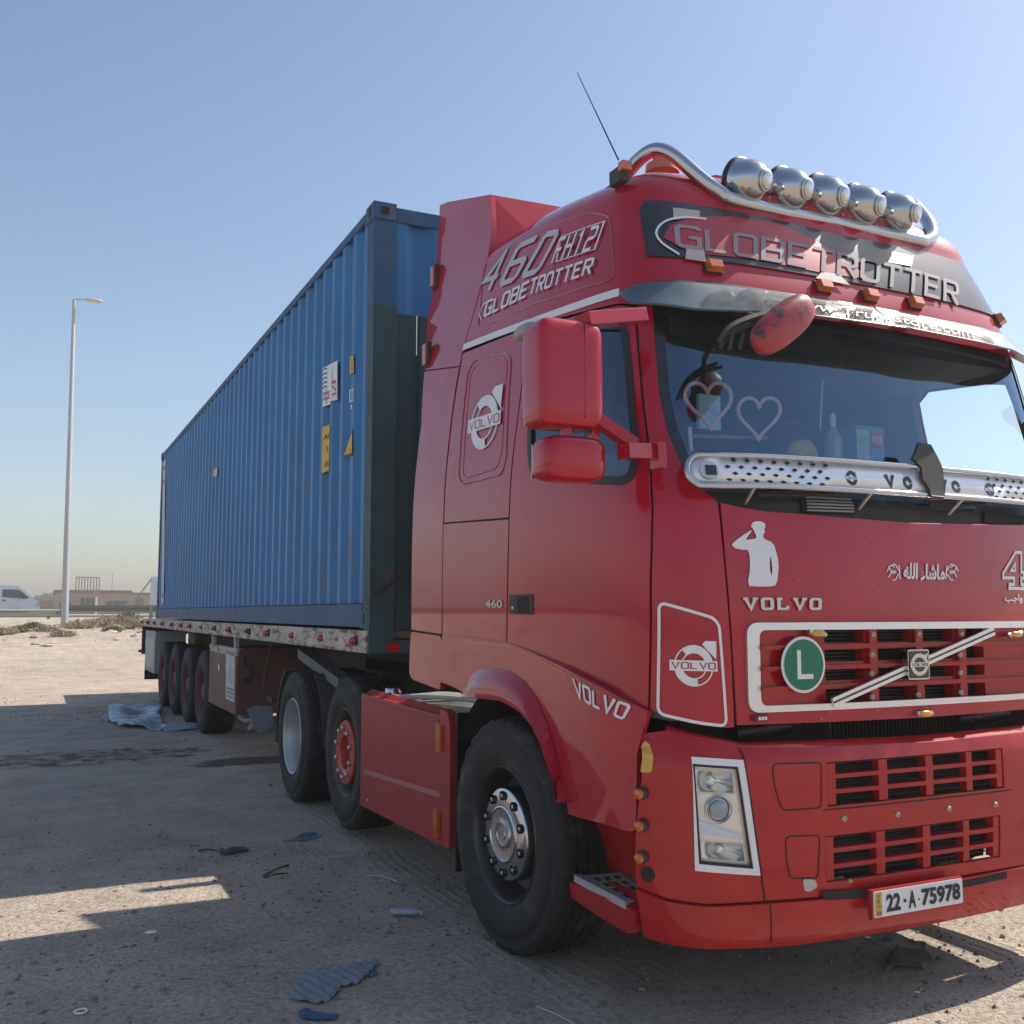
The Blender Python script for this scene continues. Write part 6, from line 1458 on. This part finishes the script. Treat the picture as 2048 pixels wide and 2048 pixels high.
for i in range(3):
    for j in range(4):
        q_ = [mix4(.12 + j * .21 + a_, .28 + i * .23 + b_) + (0, 0, .0008) for a_, b_ in ((0, 0), (.13, 0), (.13, .13), (0, .13))]; m.add(q_, [(0, 1, 2, 3)])
m.obj("grip_holes", VOID, st, smooth=0)
st2 = MB().box((.34, -3.1, .36), (.5, -2.75, .66)).obj("step_box", RED2, tk, smooth=0)
# --- gap between bumper and bonnet: radiator edge and hoses
yr = -3.20; q0_ = D(*zl_(330, 500), 'y', yr); q1_ = D(*zl_(1530, 430), 'y', yr)
rd_ = MB().box((q0_[0], yr, 1.0), (q1_[0], yr + .1, 1.16)).obj("radiator", mat("radiator_metal", (.20, .19, .16), .6, metal=.4, var=.4, vscale=40), tk, smooth=0)
m = MB()
for k in range(40):
    x = q0_[0] + (q1_[0] - q0_[0]) * (k + .5) / 40; m.box((x - .004, yr - .02, 1.0), (x + .004, yr - .0005, 1.075))
m.obj("fins", VOID, rd_, smooth=0)
MB().tube([(.45, -3.22, 1.06), (.6, -3.23, 1.075), (.72, -3.2, 1.07)], [.035, .042, .03], None, 14).obj("hose", RUBBER, tk)
MB().tube([(1.62, -3.22, 1.06), (1.75, -3.23, 1.075), (1.95, -3.2, 1.07)], [.035, .042, .03], None, 14).obj("hose", RUBBER, tk)
MB().box((.25, -3.16, .9), (2.25, -3.1, 1.18)).obj("gap_backing", VOID, tk, smooth=0)
# --- grille
yg = -3.352; PG_ = PlaneY(yg)
gq = [zz(605, 655), zz(1932, 655)]
fr_o = [(CAB.inv(*zz(583, 860))[0], 0)]; s0 = CAB.inv(*zz(583, 860))[0]; zt1 = CAB.inv(*zz(1200, 640))[1]; zb1 = CAB.inv(*zz(1200, 1052))[1]
si = CAB.inv(*zz(643, 860))[0]; zti = CAB.inv(*zz(1200, 674))[1]; zbi = CAB.inv(*zz(1200, 1022))[1]
fo_ = rounded([(s0, zb1), (2 * SC - s0, zb1), (2 * SC - s0, zt1), (s0, zt1)], .05, 6); fi_ = rounded([(si, zbi), (2 * SC - si, zbi), (2 * SC - si, zti), (si, zti)], .03, 6)
gr_ = empty_ = patch(CAB, fo_, [fi_], .018, .022, .06).obj("grille", mat("satin_chrome", (.74, .75, .78), .28, metal=.75, coat=.5), tk, smooth=0)
def gx_(X): return float(D(*zz(X, 850), 'y', yg)[0])
def gz_(Y, X=1200): return float(D(*zz(X, Y), 'y', yg)[2])
xL, xa = gx_(630), gx_(948); xR = 2.5 - xL; zT, zB = gz_(660), gz_(1040)
vx = [xa, gx_(978), gx_(1168), gx_(1212), gx_(1345) , gx_(1372)]
holes = []
cols_ = [(gx_(968), gx_(1160)), (gx_(1212), gx_(1392)), (gx_(1432), gx_(1590)), (gx_(1636), gx_(1740))]
rows_ = [(gz_(737), gz_(676)), (gz_(826), gz_(768)), (gz_(915), gz_(860)), (gz_(1022), gz_(955))]
for (x0, x1) in cols_:
    for (za_, zb_) in rows_: holes.append(rounded([(x0, za_), (x1, za_), (x1, zb_), (x0, zb_)], .006, 2))
pl = patch(PG_, [(xL, zB), (xR, zB), (xR, zT), (xL, zT)], holes, 0, .05, .15).obj("grille_plate", RED2, gr_, smooth=0)
MB().box((xa - .05, yg + .10, zB), (2.5 - xa + .05, yg + .11, zT)).obj("backing", VOID, gr_, smooth=0)
m = MB()
for k in range(22):
    z = zB + (zT - zB) * (k + .5) / 22; m.box((xa, yg + .06, z - .002), (1.9, yg + .09, z + .002))
m.obj("fins", mat("fin_grey", (.05, .06, .065), .5), gr_, smooth=0)
for Y in (748, 845, 936):
    m = MB(); z = gz_(Y); m.box((xL + .02, yg - .022, z - .012), (xR - .02, yg - .0005, z + .006))
    m.box((xL + .02, yg - .030, z - .003), (xR - .02, yg - .0225, z + .004))
    m.obj("slat", RED2, gr_, smooth=0)
for X in (1190, 1412, 1620):
    m = MB(); x = gx_(X); m.box((x - .02, yg - .018, zB), (x + .02, yg - .0005, zT))
    m.obj("upright", RED2, gr_, smooth=0)
PG2 = PlaneY(yg - .035)
for (X, Y) in ((1198, 700), (1420, 698), (1627, 698), (1195, 797), (1620, 797), (1193, 890), (1623, 885), (1195, 1002), (1418, 992), (1624, 980)):
    stud(PlaneY(yg - .02), *zz(X, Y), gr_, 0, .0115, BOLT)
# diagonal bar and badge
def gp(X, Y, dy=.0): return Vector(D(*zz(X, Y), 'y', yg - dy))
for (o0, mt) in ((0, CHROME), (1, BLACKV)):
    wv = (.030, .010)[o0]; a_, b_ = gp(1010, 1030, .05), gp(1790, 682, .05); d = (b_ - a_).normalized(); n_ = Vector((0, 1, 0)).cross(d)
    hh = .034 if o0 == 0 else .007; dep = .05 if o0 == 0 else .0525
    P = [a_ - n_ * hh / 2, b_ - n_ * hh / 2, b_ + n_ * hh / 2, a_ + n_ * hh / 2]; P = [Vector((p.x, yg - dep, p.z)) for p in P]
    MB().prism(P, (0, .012 if o0 == 0 else .002, 0)).obj(("diagonal_bar", "bar_groove")[o0], MATS['satin_chrome'] if o0 == 0 else mt, gr_, smooth=0)
c0, c1, c2, c3 = [D(*zz(*p), 'y', yg - .06) for p in ((1372, 918), (1475, 918), (1475, 772), (1372, 772))]
x0, x1, z0_, z1_ = c0[0], c1[0], (c0[2] + c1[2]) / 2, (c2[2] + c3[2]) / 2
PBd = PlaneY(yg - .062); bd_ = patch(PBd, rounded([(x0, z0_), (x1, z0_), (x1, z1_), (x0, z1_)], .01), off=0, th=.03, res=.05).obj("grille_badge", CHROME, gr_, smooth=0)
patch(PBd, rounded([(x0 + .006, z0_ + .006), (x1 - .006, z0_ + .006), (x1 - .006, z1_ - .006), (x0 + .006, z1_ - .006)], .008), off=.002, th=0, res=.05).obj("badge_face", BLACKV, gr_, smooth=0)
a = Art(); SV2 = mat("badge_silver", (.6, .6, .6), .25, metal=.8); a.band(.56, .86, 0, 360, SV2, 40); a.poly([(.45, .72), (.72, .45), (.88, .88)], SV2); a.poly([(-.92, -.17), (.92, -.17), (.92, .17), (-.92, .17)], SV2)
letters(a, "VOLVO", BLACKV, 1.2, 2.0, (-.78, -.12, .78, .12)); cx_, cz_ = (x0 + x1) / 2, (z0_ + z1_) / 2; w2 = (x1 - x0) / 2 * .95; h2 = (z1_ - z0_) / 2 * .86
a.lay(PBd, [(cx_ - w2, cz_ - h2), (cx_ + w2, cz_ - h2), (cx_ + w2, cz_ + h2), (cx_ - w2, cz_ + h2)], .004, (-1, -1, 1, 1)).obj("badge_emblem", None, gr_, smooth=0)
# green L disc
PL_ = PlaneY(yg - .036); ctr = PL_.inv(*zz(865, 846)); rr = (PL_.inv(*zz(865, 710))[1] - PL_.inv(*zz(865, 982))[1]) / 2; rw = (PL_.inv(*zz(970, 846))[0] - PL_.inv(*zz(758, 846))[0]) / 2
rw = rr = (rr + rw) / 2
m = patch(PL_, [(ctr[0] + rw * math.cos(t), ctr[1] + rr * math.sin(t)) for t in np.linspace(0, 2 * math.pi, 48, endpoint=False)], off=0, th=.004, res=.05).obj("letter_disc", WHITE, gr_, smooth=0)
a = Art(); a.poly(circle(.90, 48), GREEN); a.line([(-.22, .52), (-.22, -.42), (.42, -.42)], .17, WHITE)
a.lay(PL_, [(ctr[0] - rw, ctr[1] - rr), (ctr[0] + rw, ctr[1] - rr), (ctr[0] + rw, ctr[1] + rr), (ctr[0] - rw, ctr[1] + rr)], .002, (-1, -1, 1, 1)).obj("disc_print", None, gr_, smooth=0)
# small amber lamps
def amber(surf, px, off, parent, ang=0.):
    s_, z_ = surf.inv(*px); p = Vector(surf.at(s_, z_, off)); d = Vector((1, 0, ang)).normalized()
    b = MB().tube([p - d * .042, p + d * .042], .010, None, 10).obj("amber_marker", STEEL, parent)
    MB().blob(p + Vector((0, -.008, 0)), (.032, .012, .013), 2.6, None, 16, 10).obj("lens", YELL, b)
amber(PlaneY(yg), zz(903, 693), .03, tk, -.15); amber(PlaneY(yg), zz(1857, 698), .03, tk, .12); amber(CAB, zz(1433, 1080), .016, tk)
s_, z_ = CAB.inv(*zz(645, 1103)); p = CAB.at(s_, z_, .01); b = MB().box((p[0] - .03, p[1] - .012, p[2] - .011), (p[0] + .03, p[1], p[2] + .011)).obj("small_lamp", DKRED, tk, smooth=0)
for k in range(3): MB().box((p[0] - .016 + k * .014, p[1] - .015, p[2] - .006), (p[0] - .006 + k * .014, p[1] - .0121, p[2] + .006)).obj("diode", WHITE, b, smooth=0)
# --- bonnet vinyls
sal = [(604, 178), (612, 160), (630, 153), (655, 155), (672, 164), (674, 182), (668, 190), (672, 205), (665, 215), (664, 232), (672, 240), (700, 252), (716, 268), (726, 300), (736, 340), (738, 380), (732, 440), (722, 462), (700, 468), (640, 468), (596, 466), (590, 440), (598, 400), (600, 350), (596, 310), (588, 292), (560, 290), (530, 284), (514, 272), (514, 262), (540, 240), (570, 218), (606, 196), (608, 200), (585, 232), (578, 244), (604, 240), (625, 238), (630, 232), (628, 218), (622, 206), (614, 190)]
salp = CAB.L([zz(*p) for p in sal])
arm_gap = CAB.L([zz(*p) for p in [(700, 318), (694, 350), (696, 390), (706, 418), (708, 380), (704, 345)]])
patch(CAB, salp, [arm_gap], .008, 0, .05).obj("saluting_figure", WHITE, bonnet, smooth=0)
a = Art(); CHR2 = mat("letter_chrome", (.55, .53, .50), .25, metal=.7); letters(a, "VOLVO", CHR2, 1.5, 3.0, serif=True)
vinyl(CAB, a, [zz(572, 582), zz(940, 582), zz(942, 524), zz(566, 521)], "maker_lettering", bonnet, .012)
# Arabic script, drawn with the joined letter forms
def arabic(txt, m, px, name, bold=.0):
    a = Art(); write(a, txt, m, (0, 0, 1, 1), bold)
    if a.p: return vinyl(CAB, a, px, name, bonnet, .010)
arabic("\uFEEA\uFEE0\uFEDF\uFE8D \uFE80\uFE8E\uFEB7\uFE8E\uFEE3", WHITE, [zz(1338, 438), zz(1538, 442), zz(1540, 362), zz(1342, 352)], "arabic_lettering", .03)
arabic("\uFE90\uFE9F\uFE8D\uFEED", WHITE, [zz(1828, 548), zz(1915, 552), zz(1915, 505), zz(1830, 505)], "arabic_lettering", .02)
for sg_, X in ((1, 1262), (-1, 1606)):
    a = Art()
    for (x0, y0, x1, y1, c_) in ((0, .55, .5, .75, .25), (.1, .85, .6, .5, -.2), (.1, .2, .6, .5, .2), (.35, .95, .75, .6, .15), (.35, .05, .75, .4, -.15), (.75, .9, .85, .1, .25)):
        P = [(x0 + (x1 - x0) * t + 0, y0 + (y1 - y0) * t + c_ * math.sin(math.pi * t)) for t in np.linspace(0, 1, 7)]
        v, f = stroke(P, .07); a.mesh(v, f, WHITE)
    xa_, xb_ = (X, X + 72) if sg_ > 0 else (X, X - 72)
    vinyl(CAB, a, [zz(xa_, 440), zz(xb_, 440), zz(xb_, 358), zz(xa_, 358)], "flourish", bonnet, .008)
a = Art(); f4 = [(.62, .0), (.62, .3), (0, .3), (0, .42), (.55, 1), (.85, 1), (.85, .42), (1, .42), (1, .3), (.85, .3), (.85, .0)]
a.line([(.35, .06), (1.0, .06), (1.0, .16), (.9, .16), (.9, .32), (1.02, .32), (1.02, .46), (.9, .46), (.9, .96), (.62, .96), (.06, .44), (.06, .32), (.56, .32), (.56, .16), (.35, .16)], .075, WHITE, True)
a.line([(.6, .5), (.6, .68), (.4, .5)], .06, WHITE, True)
vinyl(CAB, a, [zz(1815, 488), zz(1920, 490), zz(1920, 296), zz(1818, 296)], "figure_four", bonnet, .008)
for i in range(26):                                # stone chips
    u = rng.uniform(1400, 1925); v = rng.uniform(1000, 1165) if i < 18 else rng.uniform(1335, 1362)
    q = CAB.inv(u, v); r_ = rng.uniform(.0014, .0032)
    Art().poly([(q[0] + r_ * rng.uniform(.6, 1.3) * math.cos(t), q[1] + r_ * rng.uniform(.6, 1.3) * math.sin(t)) for t in np.linspace(0, 6.28, 7, endpoint=False)], None).raw(CAB, .0055).obj("stone_chip", mat("chip_pale", (.55, .4, .38), .8), bonnet, smooth=0)
# --- number plate
py0 = -3.465; c0, c1, c2, c3 = [D(u, v, 'y', py0) for u, v in ((1650, 1736), (1817, 1700), (1816, 1657), (1649, 1683))]
x0, x1 = float(c0[0]), float(c1[0]); z0_, z1_ = float((c0[2] + c1[2]) / 2), float((c2[2] + c3[2]) / 2)
PP = PlaneY(py0)
np_ = patch(PP, rounded([(x0, z0_), (x1, z0_), (x1, z1_), (x0, z1_)], .008), off=0, th=.012, res=.1).obj("number_plate", WHITE, tk, smooth=0)
MB().box((x0 - .008, py0 + .003, z0_ - .008), (x1 + .004, py0 + .022, z1_ + .005)).obj("plate_frame", RED2, tk, smooth=0)
a = Art(); a.poly([(.012, .04), (.085, .04), (.085, .96), (.012, .96)], mat("plate_yellow", (.65, .38, .06), .5)); PK = mat("plate_black", (.01, .012, .02), .5)
for i, ch in enumerate("IRQ"): write(a, ch, PK, (.035 if ch != 'I' else .043, .74 - i * .2, .065 if ch != 'I' else .055, .88 - i * .2), .02)
write(a, "KR", PK, (.03, .10, .07, .24), .02)
write(a, "22", PK, (.13, .16, .285, .84), .035); write(a, "A", PK, (.375, .16, .455, .84), .035); write(a, "75978", PK, (.52, .16, .965, .84), .035)
a.poly([(.32, .42), (.345, .42), (.345, .56), (.32, .56)], PK); a.poly([(.48, .42), (.495, .42), (.495, .5), (.48, .5)], PK)
a.lay(PP, [(x0, z0_), (x1, z0_), (x1, z1_), (x0, z1_)], .0015).obj("plate_characters", None, np_, smooth=0)
# --- perforated chrome bar across the windscreen
def z2(X, Y): return ((1280 + X / 2.5156) / K, (580 + Y / 2.5156) / K)
OFFB = .075
tb_ = CAB.L([z2(*p) for p in [(300, 828), (600, 832), (900, 852), (1400, 892), (1700, 920), (1932, 946)]], OFFB); bb_ = CAB.L([z2(*p) for p in [(300, 985), (700, 992), (1100, 1006), (1500, 1040), (1932, 1082)]], OFFB)
lc = CAB.inv(*z2(236, 905), OFFB); sa = tb_[0][0]; zt_0, zb_0 = tb_[0][1], bb_[0][1]
tz_ = np.mean([p[1] for p in tb_[2:5]]); bz_ = np.mean([p[1] for p in bb_[1:4]])
def ring_path(n=10):
    P = []; c = (zt_0 + zb_0) / 2; h = (zt_0 - zb_0) / 2; w3 = sa - lc[0]
    for k in range(n + 1):
        t = math.pi / 2 + math.pi * k / n; P.append((sa + w3 * math.cos(t), c + h * math.sin(t)))
    bot = [(s2, np.interp(s2, [sa, sa + .25, SC], [zb_0, bz_, bz_])) for s2 in np.linspace(sa + .08, SC, 14)]
    top = [(s2, np.interp(s2, [sa, sa + .25, SC], [zt_0, tz_, tz_])) for s2 in np.linspace(sa + .08, SC, 14)]
    left = top[::-1] + P + bot; return left, [(2 * SC - a, b) for a, b in left[::-1]]
lft, rgt_ = ring_path(); loop = lft + rgt_[1:-1]
A = np.array(loop); P3 = CAB.at(A[:, 0], A[:, 1], OFFB)
bar = MB().tube([Vector(p) for p in P3], .0125, None, 10, True).obj("chrome_bar", CHROME, tk, smooth=60)
plate_poly = [(a, b) for a, b in loop]
BRUSH = mat("bar_plate", (.78, .80, .83), .3, metal=.6, dust=.06, dustcol=(.5, .52, .55))
dm = []
def diamonds(s_from, s_to, sgn):
    out = []; rws_ = 4; zc = np.linspace(bz_ + .022, tz_ - .022, rws_); pit_ = .058; n = int(abs(s_to - s_from) / pit_)
    for j, z in enumerate(zc):
        for k in range(n):
            s2 = s_from + sgn * (k + (.5 if j % 2 else 0)) * pit_; out.append([(s2 - .014, z), (s2, z - .0075), (s2 + .014, z), (s2, z + .0075)])
    return out
dmd = diamonds(sa + .10, CAB.inv(*z2(985, 900), OFFB)[0], 1); dmd_r = [mir(d, SC) for d in dmd]
bp2 = patch(CAB, plate_poly, (), OFFB - .002, 0, .08).obj("bar_plate", BRUSH, bar, smooth=40)
sm = bp2.modifiers.new("t", 'SOLIDIFY'); sm.thickness = .002
Hd = Art()
for d in dmd: Hd.poly(d, None)
Hd.raw(CAB, OFFB + .0005, 0).obj("punched_pattern", VOID, bar, smooth=0)
He = Art()
for d in dmd_r: He.poly(d, None)
He.raw(CAB, OFFB + .0005, 0).obj("punched_pattern", VOID, bar, smooth=0)
def barart(art, X, nm, wd_=26, hd_=45, box=(0, 0, 1, 1), cy=None):
    c = CAB.inv(*z2(X, 945 + (X - 1060) * .085), OFFB); h = hd_; art.lay(CAB, [(c[0] - wd_, c[1] - h), (c[0] + wd_, c[1] - h), (c[0] + wd_, c[1] + h), (c[0] - wd_, c[1] + h)], OFFB + .001, box).obj(nm, None, bar, smooth=0)
HOLE = mat("bar_cutout", (.03, .04, .055), .4)
for X in (1065, 1760):
    a = Art(); a.band(.5, .95, 0, 360, HOLE, 30); a.poly([(-1, -.2), (1, -.2), (1, .2), (-1, .2)], BRUSH); letters(a, "VOLVO", HOLE, 1.2, 1.8, (-.85, -.13, .85, .13)); a.poly([(.5, .6), (.6, .5), (.95, .95)], HOLE)
    barart(a, X, "bar_emblem", .028, .032, (-1, -1, 1, 1))
for X, ch in ((1258, 'V'), (1347, 'O'), (1525, 'V'), (1590, 'O')):
    a = Art(); letters(a, ch, HOLE, 1.7, 2, serif=True) if ch == 'V' else a.band(.22, .5, 0, 360, HOLE, 30, (.5, .5)); barart(a, X, "bar_letter", .024, .028)
c = CAB.inv(*z2(345, 910), OFFB); P = CAB.at(c[0], c[1], OFFB + .003); nn = CAB.N(*c)
lv = patch(CAB, [(c[0] + .034 * math.cos(t), c[1] + .036 * math.sin(t)) for t in np.linspace(0, 6.28, 24, endpoint=False)], off=OFFB + .010, th=.010, res=.03).obj("solar_lamp", STEEL, bar, smooth=0)
patch(CAB, [(c[0] - .014, c[1] - .018), (c[0] + .024, c[1] - .018), (c[0] + .024, c[1] + .020), (c[0] - .014, c[1] + .020)], off=OFFB + .012, th=0, res=.03).obj("solar_cell", BLACKV, bar, smooth=0)
# black strap round the bar
sq = CAB.L([z2(*p) for p in [(1385, 775), (1445, 785), (1480, 850), (1505, 905), (1520, 1055), (1450, 1048), (1440, 1010), (1405, 960), (1398, 900), (1352, 855)]], OFFB)
patch(CAB, sq, off=OFFB + .02, th=.012, res=.03).obj("black_strap", DARK, bar, smooth=0)
for s2 in (sa + .2, SC - .25, SC + .25, 2 * SC - sa - .2):
    p0_, p1_ = CAB.at(s2, bz_ - .01, OFFB), CAB.at(s2, bz_ - .04, -.01); MB().tube([Vector(p0_), Vector(p1_)], .008, None, 8).obj("bar_bracket", STEEL, bar)
# --- wipers
for (s_a, s_b) in ((SC - .75, SC - .05), (SC + .1, SC + .8)):
    P = [Vector(CAB.at(s_a + (s_b - s_a) * t, zgb + .025 + .055 * t, .018)) for t in np.linspace(0, 1, 8)]; wp = MB().tube(P, .006, None, 6).obj("wiper", VOID, tk)
    P = [Vector(CAB.at(s_a + (s_b - s_a) * t, zgb + .00 + .05 * t, .03)) for t in (0, .25, .5)]; MB().tube(P, .009, None, 6).obj("arm", VOID, wp)
# --- kerb mirror with its arm under the visor
kc = D(1477, 612, 'y', -3.52); rot = Matrix.Rotation(R(-38), 3, 'Y') @ Matrix.Rotation(R(10), 3, 'X')
rot = Matrix.Rotation(R(-38), 3, 'Y')
km = MB().blob(kc, (.165, .05, .070), 2.7, None, 32, 16, rot).obj("kerb_mirror", mat("worn_red_plastic", (.36, .02, .028), .45, coat=.4, grime=((.03, .03, .035), (13, 13, 13), .52, .56, 1.)), tk, smooth=60)
pts = [Vector(D(*z2(*p), 'y', -3.42)) for p in [(700, 110), (620, 125), (500, 165), (430, 210), (395, 265)]]
for k, dz in enumerate((0, .012, -.014)):
    MB().tube([p + Vector((k * .01, k * .01, dz)) for p in [Vector(q) for q in catmull([tuple(p) for p in pts], 5)]], .008, None, 8).obj("mirror_arm", DARK, km)
MB().tube([Vector(kc), Vector(D(*z2(560, 130), 'y', -3.36)), Vector(D(*z2(480, 105), 'y', -3.2))], .014, None, 8).obj("mirror_arm", DARK, km)
for p0_, p1_ in (((470, 200), (450, 300)), ((520, 210), (500, 300))):
    MB().tube([Vector(D(*z2(*p0_), 'y', -3.42)), Vector(D(*z2(*p1_), 'y', -3.40))], .007, None, 6).obj("mirror_arm", DARK, km)
# --- door mirrors
ym = -3.25
def mirror_box(px, depth, e, tilt=0):
    P = [D(u, v, 'y', ym) for u, v in px]; x0 = min(p[0] for p in P); x1 = max(p[0] for p in P); z0 = min(p[2] for p in P); z1 = max(p[2] for p in P)
    return MB().blob(((x0 + x1) / 2, ym + depth * .25, (z0 + z1) / 2), ((x1 - x0) / 2, depth / 2, (z1 - z0) / 2), e, None, 40, 24), (x0, x1, z0, z1)
m1, b1 = mirror_box([(1010, 700), (1131, 700), (1065, 604), (1065, 806)], .17, 7.5); 
MR = empty_m = m1.obj("door_mirror", RED, tk, smooth=60)
m2, b2 = mirror_box([(1023, 865), (1141, 865), (1080, 822), (1080, 908)], .16, 4.2); mm2 = m2.obj("lower_mirror", RED, MR, smooth=60)
sx_ = b1[0] + (b1[1] - b1[0]) * .68
MB().box((sx_, ym - .0445, b1[2] + .03), (sx_ + .003, ym - .03, b1[3] - .02)).obj("housing_seam", EMB, MR, smooth=0)
MB().box((b1[0] + .02, ym + .125, b1[2] + .02), (b1[1] - .02, ym + .13, b1[3] - .02)).obj("mirror_glass", CHROME, MR, smooth=0)
MB().box((b2[0] + .02, ym + .118, b2[2] + .02), (b2[1] - .02, ym + .123, b2[3] - .02)).obj("mirror_glass", CHROME, MR, smooth=0)
zc_ = b1[3] - .03; xe = .10
def armbox(P0, P1, h, d, nm="mirror_arm"):
    P0, P1 = Vector(P0), Vector(P1); m = MB(); dr = (P1 - P0).normalized(); u = Vector((0, 1, 0)); u = (u - dr * u.dot(dr)).normalized(); v_ = dr.cross(u)
    V = []
    for P in (P0, P1):
        V += [P + u * d / 2 + v_ * h / 2, P - u * d / 2 + v_ * h / 2, P - u * d / 2 - v_ * h / 2, P + u * d / 2 - v_ * h / 2]
    m.add(V, [(0, 1, 2, 3), (7, 6, 5, 4), (0, 4, 5, 1), (1, 5, 6, 2), (2, 6, 7, 3), (3, 7, 4, 0)]); return m.obj(nm, RED, MR, smooth=0)
armbox(D(1100, 605, 'y', ym), D(1208, 597, 'y', -3.2), .05, .08)
armbox(D(1112, 782, 'y', ym), D(1196, 840, 'y', -3.28), .042, .05)
armbox(D(1176, 851, 'y', -3.3), D(1232, 853, 'y', -3.26), .055, .06); armbox(D(1240, 836, 'y', -3.28), D(1243, 884, 'y', -3.28), .035, .06)
for u in (1068, 1120): armbox(D(u, 800, 'y', ym + .02), D(u, 832, 'y', ym + .02), .03, .03)
# the same pair on the far side
for nm_, o_src in (("door_mirror", MR),):
    f2_ = m1.mirrored().obj("door_mirror", RED, tk, smooth=60); m2.mirrored().obj("lower_mirror", RED, f2_, smooth=60)
    MB().box((2.36, -3.3, 2.5), (2.65, -3.22, 2.56)).obj("mirror_arm", RED, f2_, smooth=0)

# ================================================================== things inside the windscreen
def heart(cx, cy, w3, h3, label, name="heart_ornament", tilt=0.):
    """open heart hanging inside the glass; cx, cy, w3, h3 in the zoomed view"""
    Yp = -3.05; P = []
    for t in np.linspace(0, 2 * math.pi, 44, endpoint=False):
        x = 16 * math.sin(t) ** 3; y = 13 * math.cos(t) - 5 * math.cos(2 * t) - 2 * math.cos(3 * t) - math.cos(4 * t)
        X = cx + x / 16 * w3 / 2; Y = cy - (y + 2.5) / 14.5 * h3 / 2; X += (cy - Y) * tilt
        P.append(Vector(D(*z2(X, Y), 'y', Yp)))
    o = MB().tube(P, .0085, None, 8, True).obj(name, mat("pink_fur", (.9, .6, .66), .9, bump=.3, bscale=300), None, smooth=60); return tag(o, label, "ornament", "heart ornaments behind the windscreen")
heart(348, 585, 232, 235, "larger pink open heart hanging at the left behind the windscreen", tilt=-.1)
heart(597, 650, 212, 215, "smaller pink open heart right of the larger one behind the windscreen", tilt=.02)
def at2(X, Y, y=-2.95): return Vector(D(*z2(X, Y), 'y', y))
cordo = MB().tube([at2(345, 335), at2(350, 420), at2(356, 510)], [.016, .020, .012], None, 8); tag(cordo.obj("black_cord", VOID), "black cord hanging above the left pink heart", "cord")
p = at2(345, 610, -2.9); mo = MB().box((p.x - .055, -2.91, p.z - .08), (p.x + .055, -2.89, p.z + .07)); tag(mo.obj("small_mirror", mat("pale_blue_screen", (.35, .6, .75), .2, coat=1)), "pale blue square tag seen through the left heart", "tag")
# dashboard things: yellow cloth, carton, bottle, rod
zd = 2.152
def dash_at(X, Y): return D(*z2(X, Y), 'y', -2.92)
p = dash_at(815, 800); yo = MB().blob((p[0], -2.92, zd + .04), (.085, .05, .085), 2, None, 18, 10); A = np.array(yo.v); A += fnoise(A[:, 0:1] * 30, A[:, 2:3] * 30, 8) * .004; yo.v = [tuple(q) for q in A]
tag(yo.obj("yellow_bag", mat("yellow_plastic", (.6, .45, .10), .6, bump=.4)), "crumpled yellow bag on the dashboard under the right heart", "bag")
p = dash_at(1130, 790); ct = MB().box((p[0] - .10, -2.97, zd), (p[0] + .07, -2.87, zd + .20)); cto = empty("tissue_carton", (p[0], -2.92, zd), "teal and white printed carton on the dashboard beside the spray bottle", "carton")
ct.obj("box", mat("teal_carton", (.06, .28, .32), .5), cto, smooth=0)
PC = PlaneY(-2.972); a = Art(); a.poly([(0, 0), (.45, 0), (.45, .9), (0, .9)], mat("carton_pale", (.45, .55, .52), .5)); a.poly([(.05, .55), (.4, .6), (.4, .75), (.05, .72)], mat("carton_green", (.3, .5, .08), .5)); a.poly([(.5, .52), (.95, .5), (.97, .86), (.52, .9)], mat("carton_red", (.5, .05, .05), .5))
write(a, "WAZIR", WHITE, (.55, .6, .92, .78), .01); a.lay(PC, [(p[0] - .10, zd), (p[0] + .07, zd), (p[0] + .07, zd + .20), (p[0] - .10, zd + .20)], .001).obj("carton_print", None, cto, smooth=0)
p = dash_at(1010, 700); bo2 = empty("spray_bottle", (p[0], -2.88, zd), "clear spray bottle with white pump on the dashboard", "bottle")
MB().lathe([(0, 0), (.04, 0), (.043, .01), (.043, .15), (.018, .19), (.014, .205), (0, .205)], (p[0] - .01, -2.88, zd), (0, 0, 1), None, 20).obj("body", mat("clear_grey", (.35, .42, .42), .2, coat=1), bo2)
MB().lathe([(.014, .205), (.014, .255), (.009, .262), (0, .262)], (p[0] - .01, -2.88, zd), (0, 0, 1), None, 14).obj("pump", WHITE, bo2)
p0_, p1_ = at2(905, 700, -2.9), at2(918, 455, -2.9); tag(MB().tube([p0_, p1_], .005, None, 6).obj("rod", mat("pale_rod", (.5, .5, .5), .5)), "thin pale rod standing on the dashboard right of the hearts", "rod")
p0_, p1_ = at2(250, 690, -3.0), at2(258, 812, -3.0); p2_ = at2(250, 735, -3.0); p3_ = at2(640, 745, -3.0); o_ = empty("white_rack", tuple(p1_), "white plastic rack at the left end of the dashboard", "rack")
MB().tube([p0_, p1_], .008, None, 6).obj("post", WHITE, o_); MB().tube([p2_, p3_], .008, None, 6).obj("rail", mat("rack_tan", (.35, .3, .25), .6), o_)
# clean up helper name clashes
for o in list(bpy.data.objects):
    if o.type == 'MESH' and len(o.data.vertices) == 0: bpy.data.objects.remove(o)
print("objects", len(bpy.data.objects))
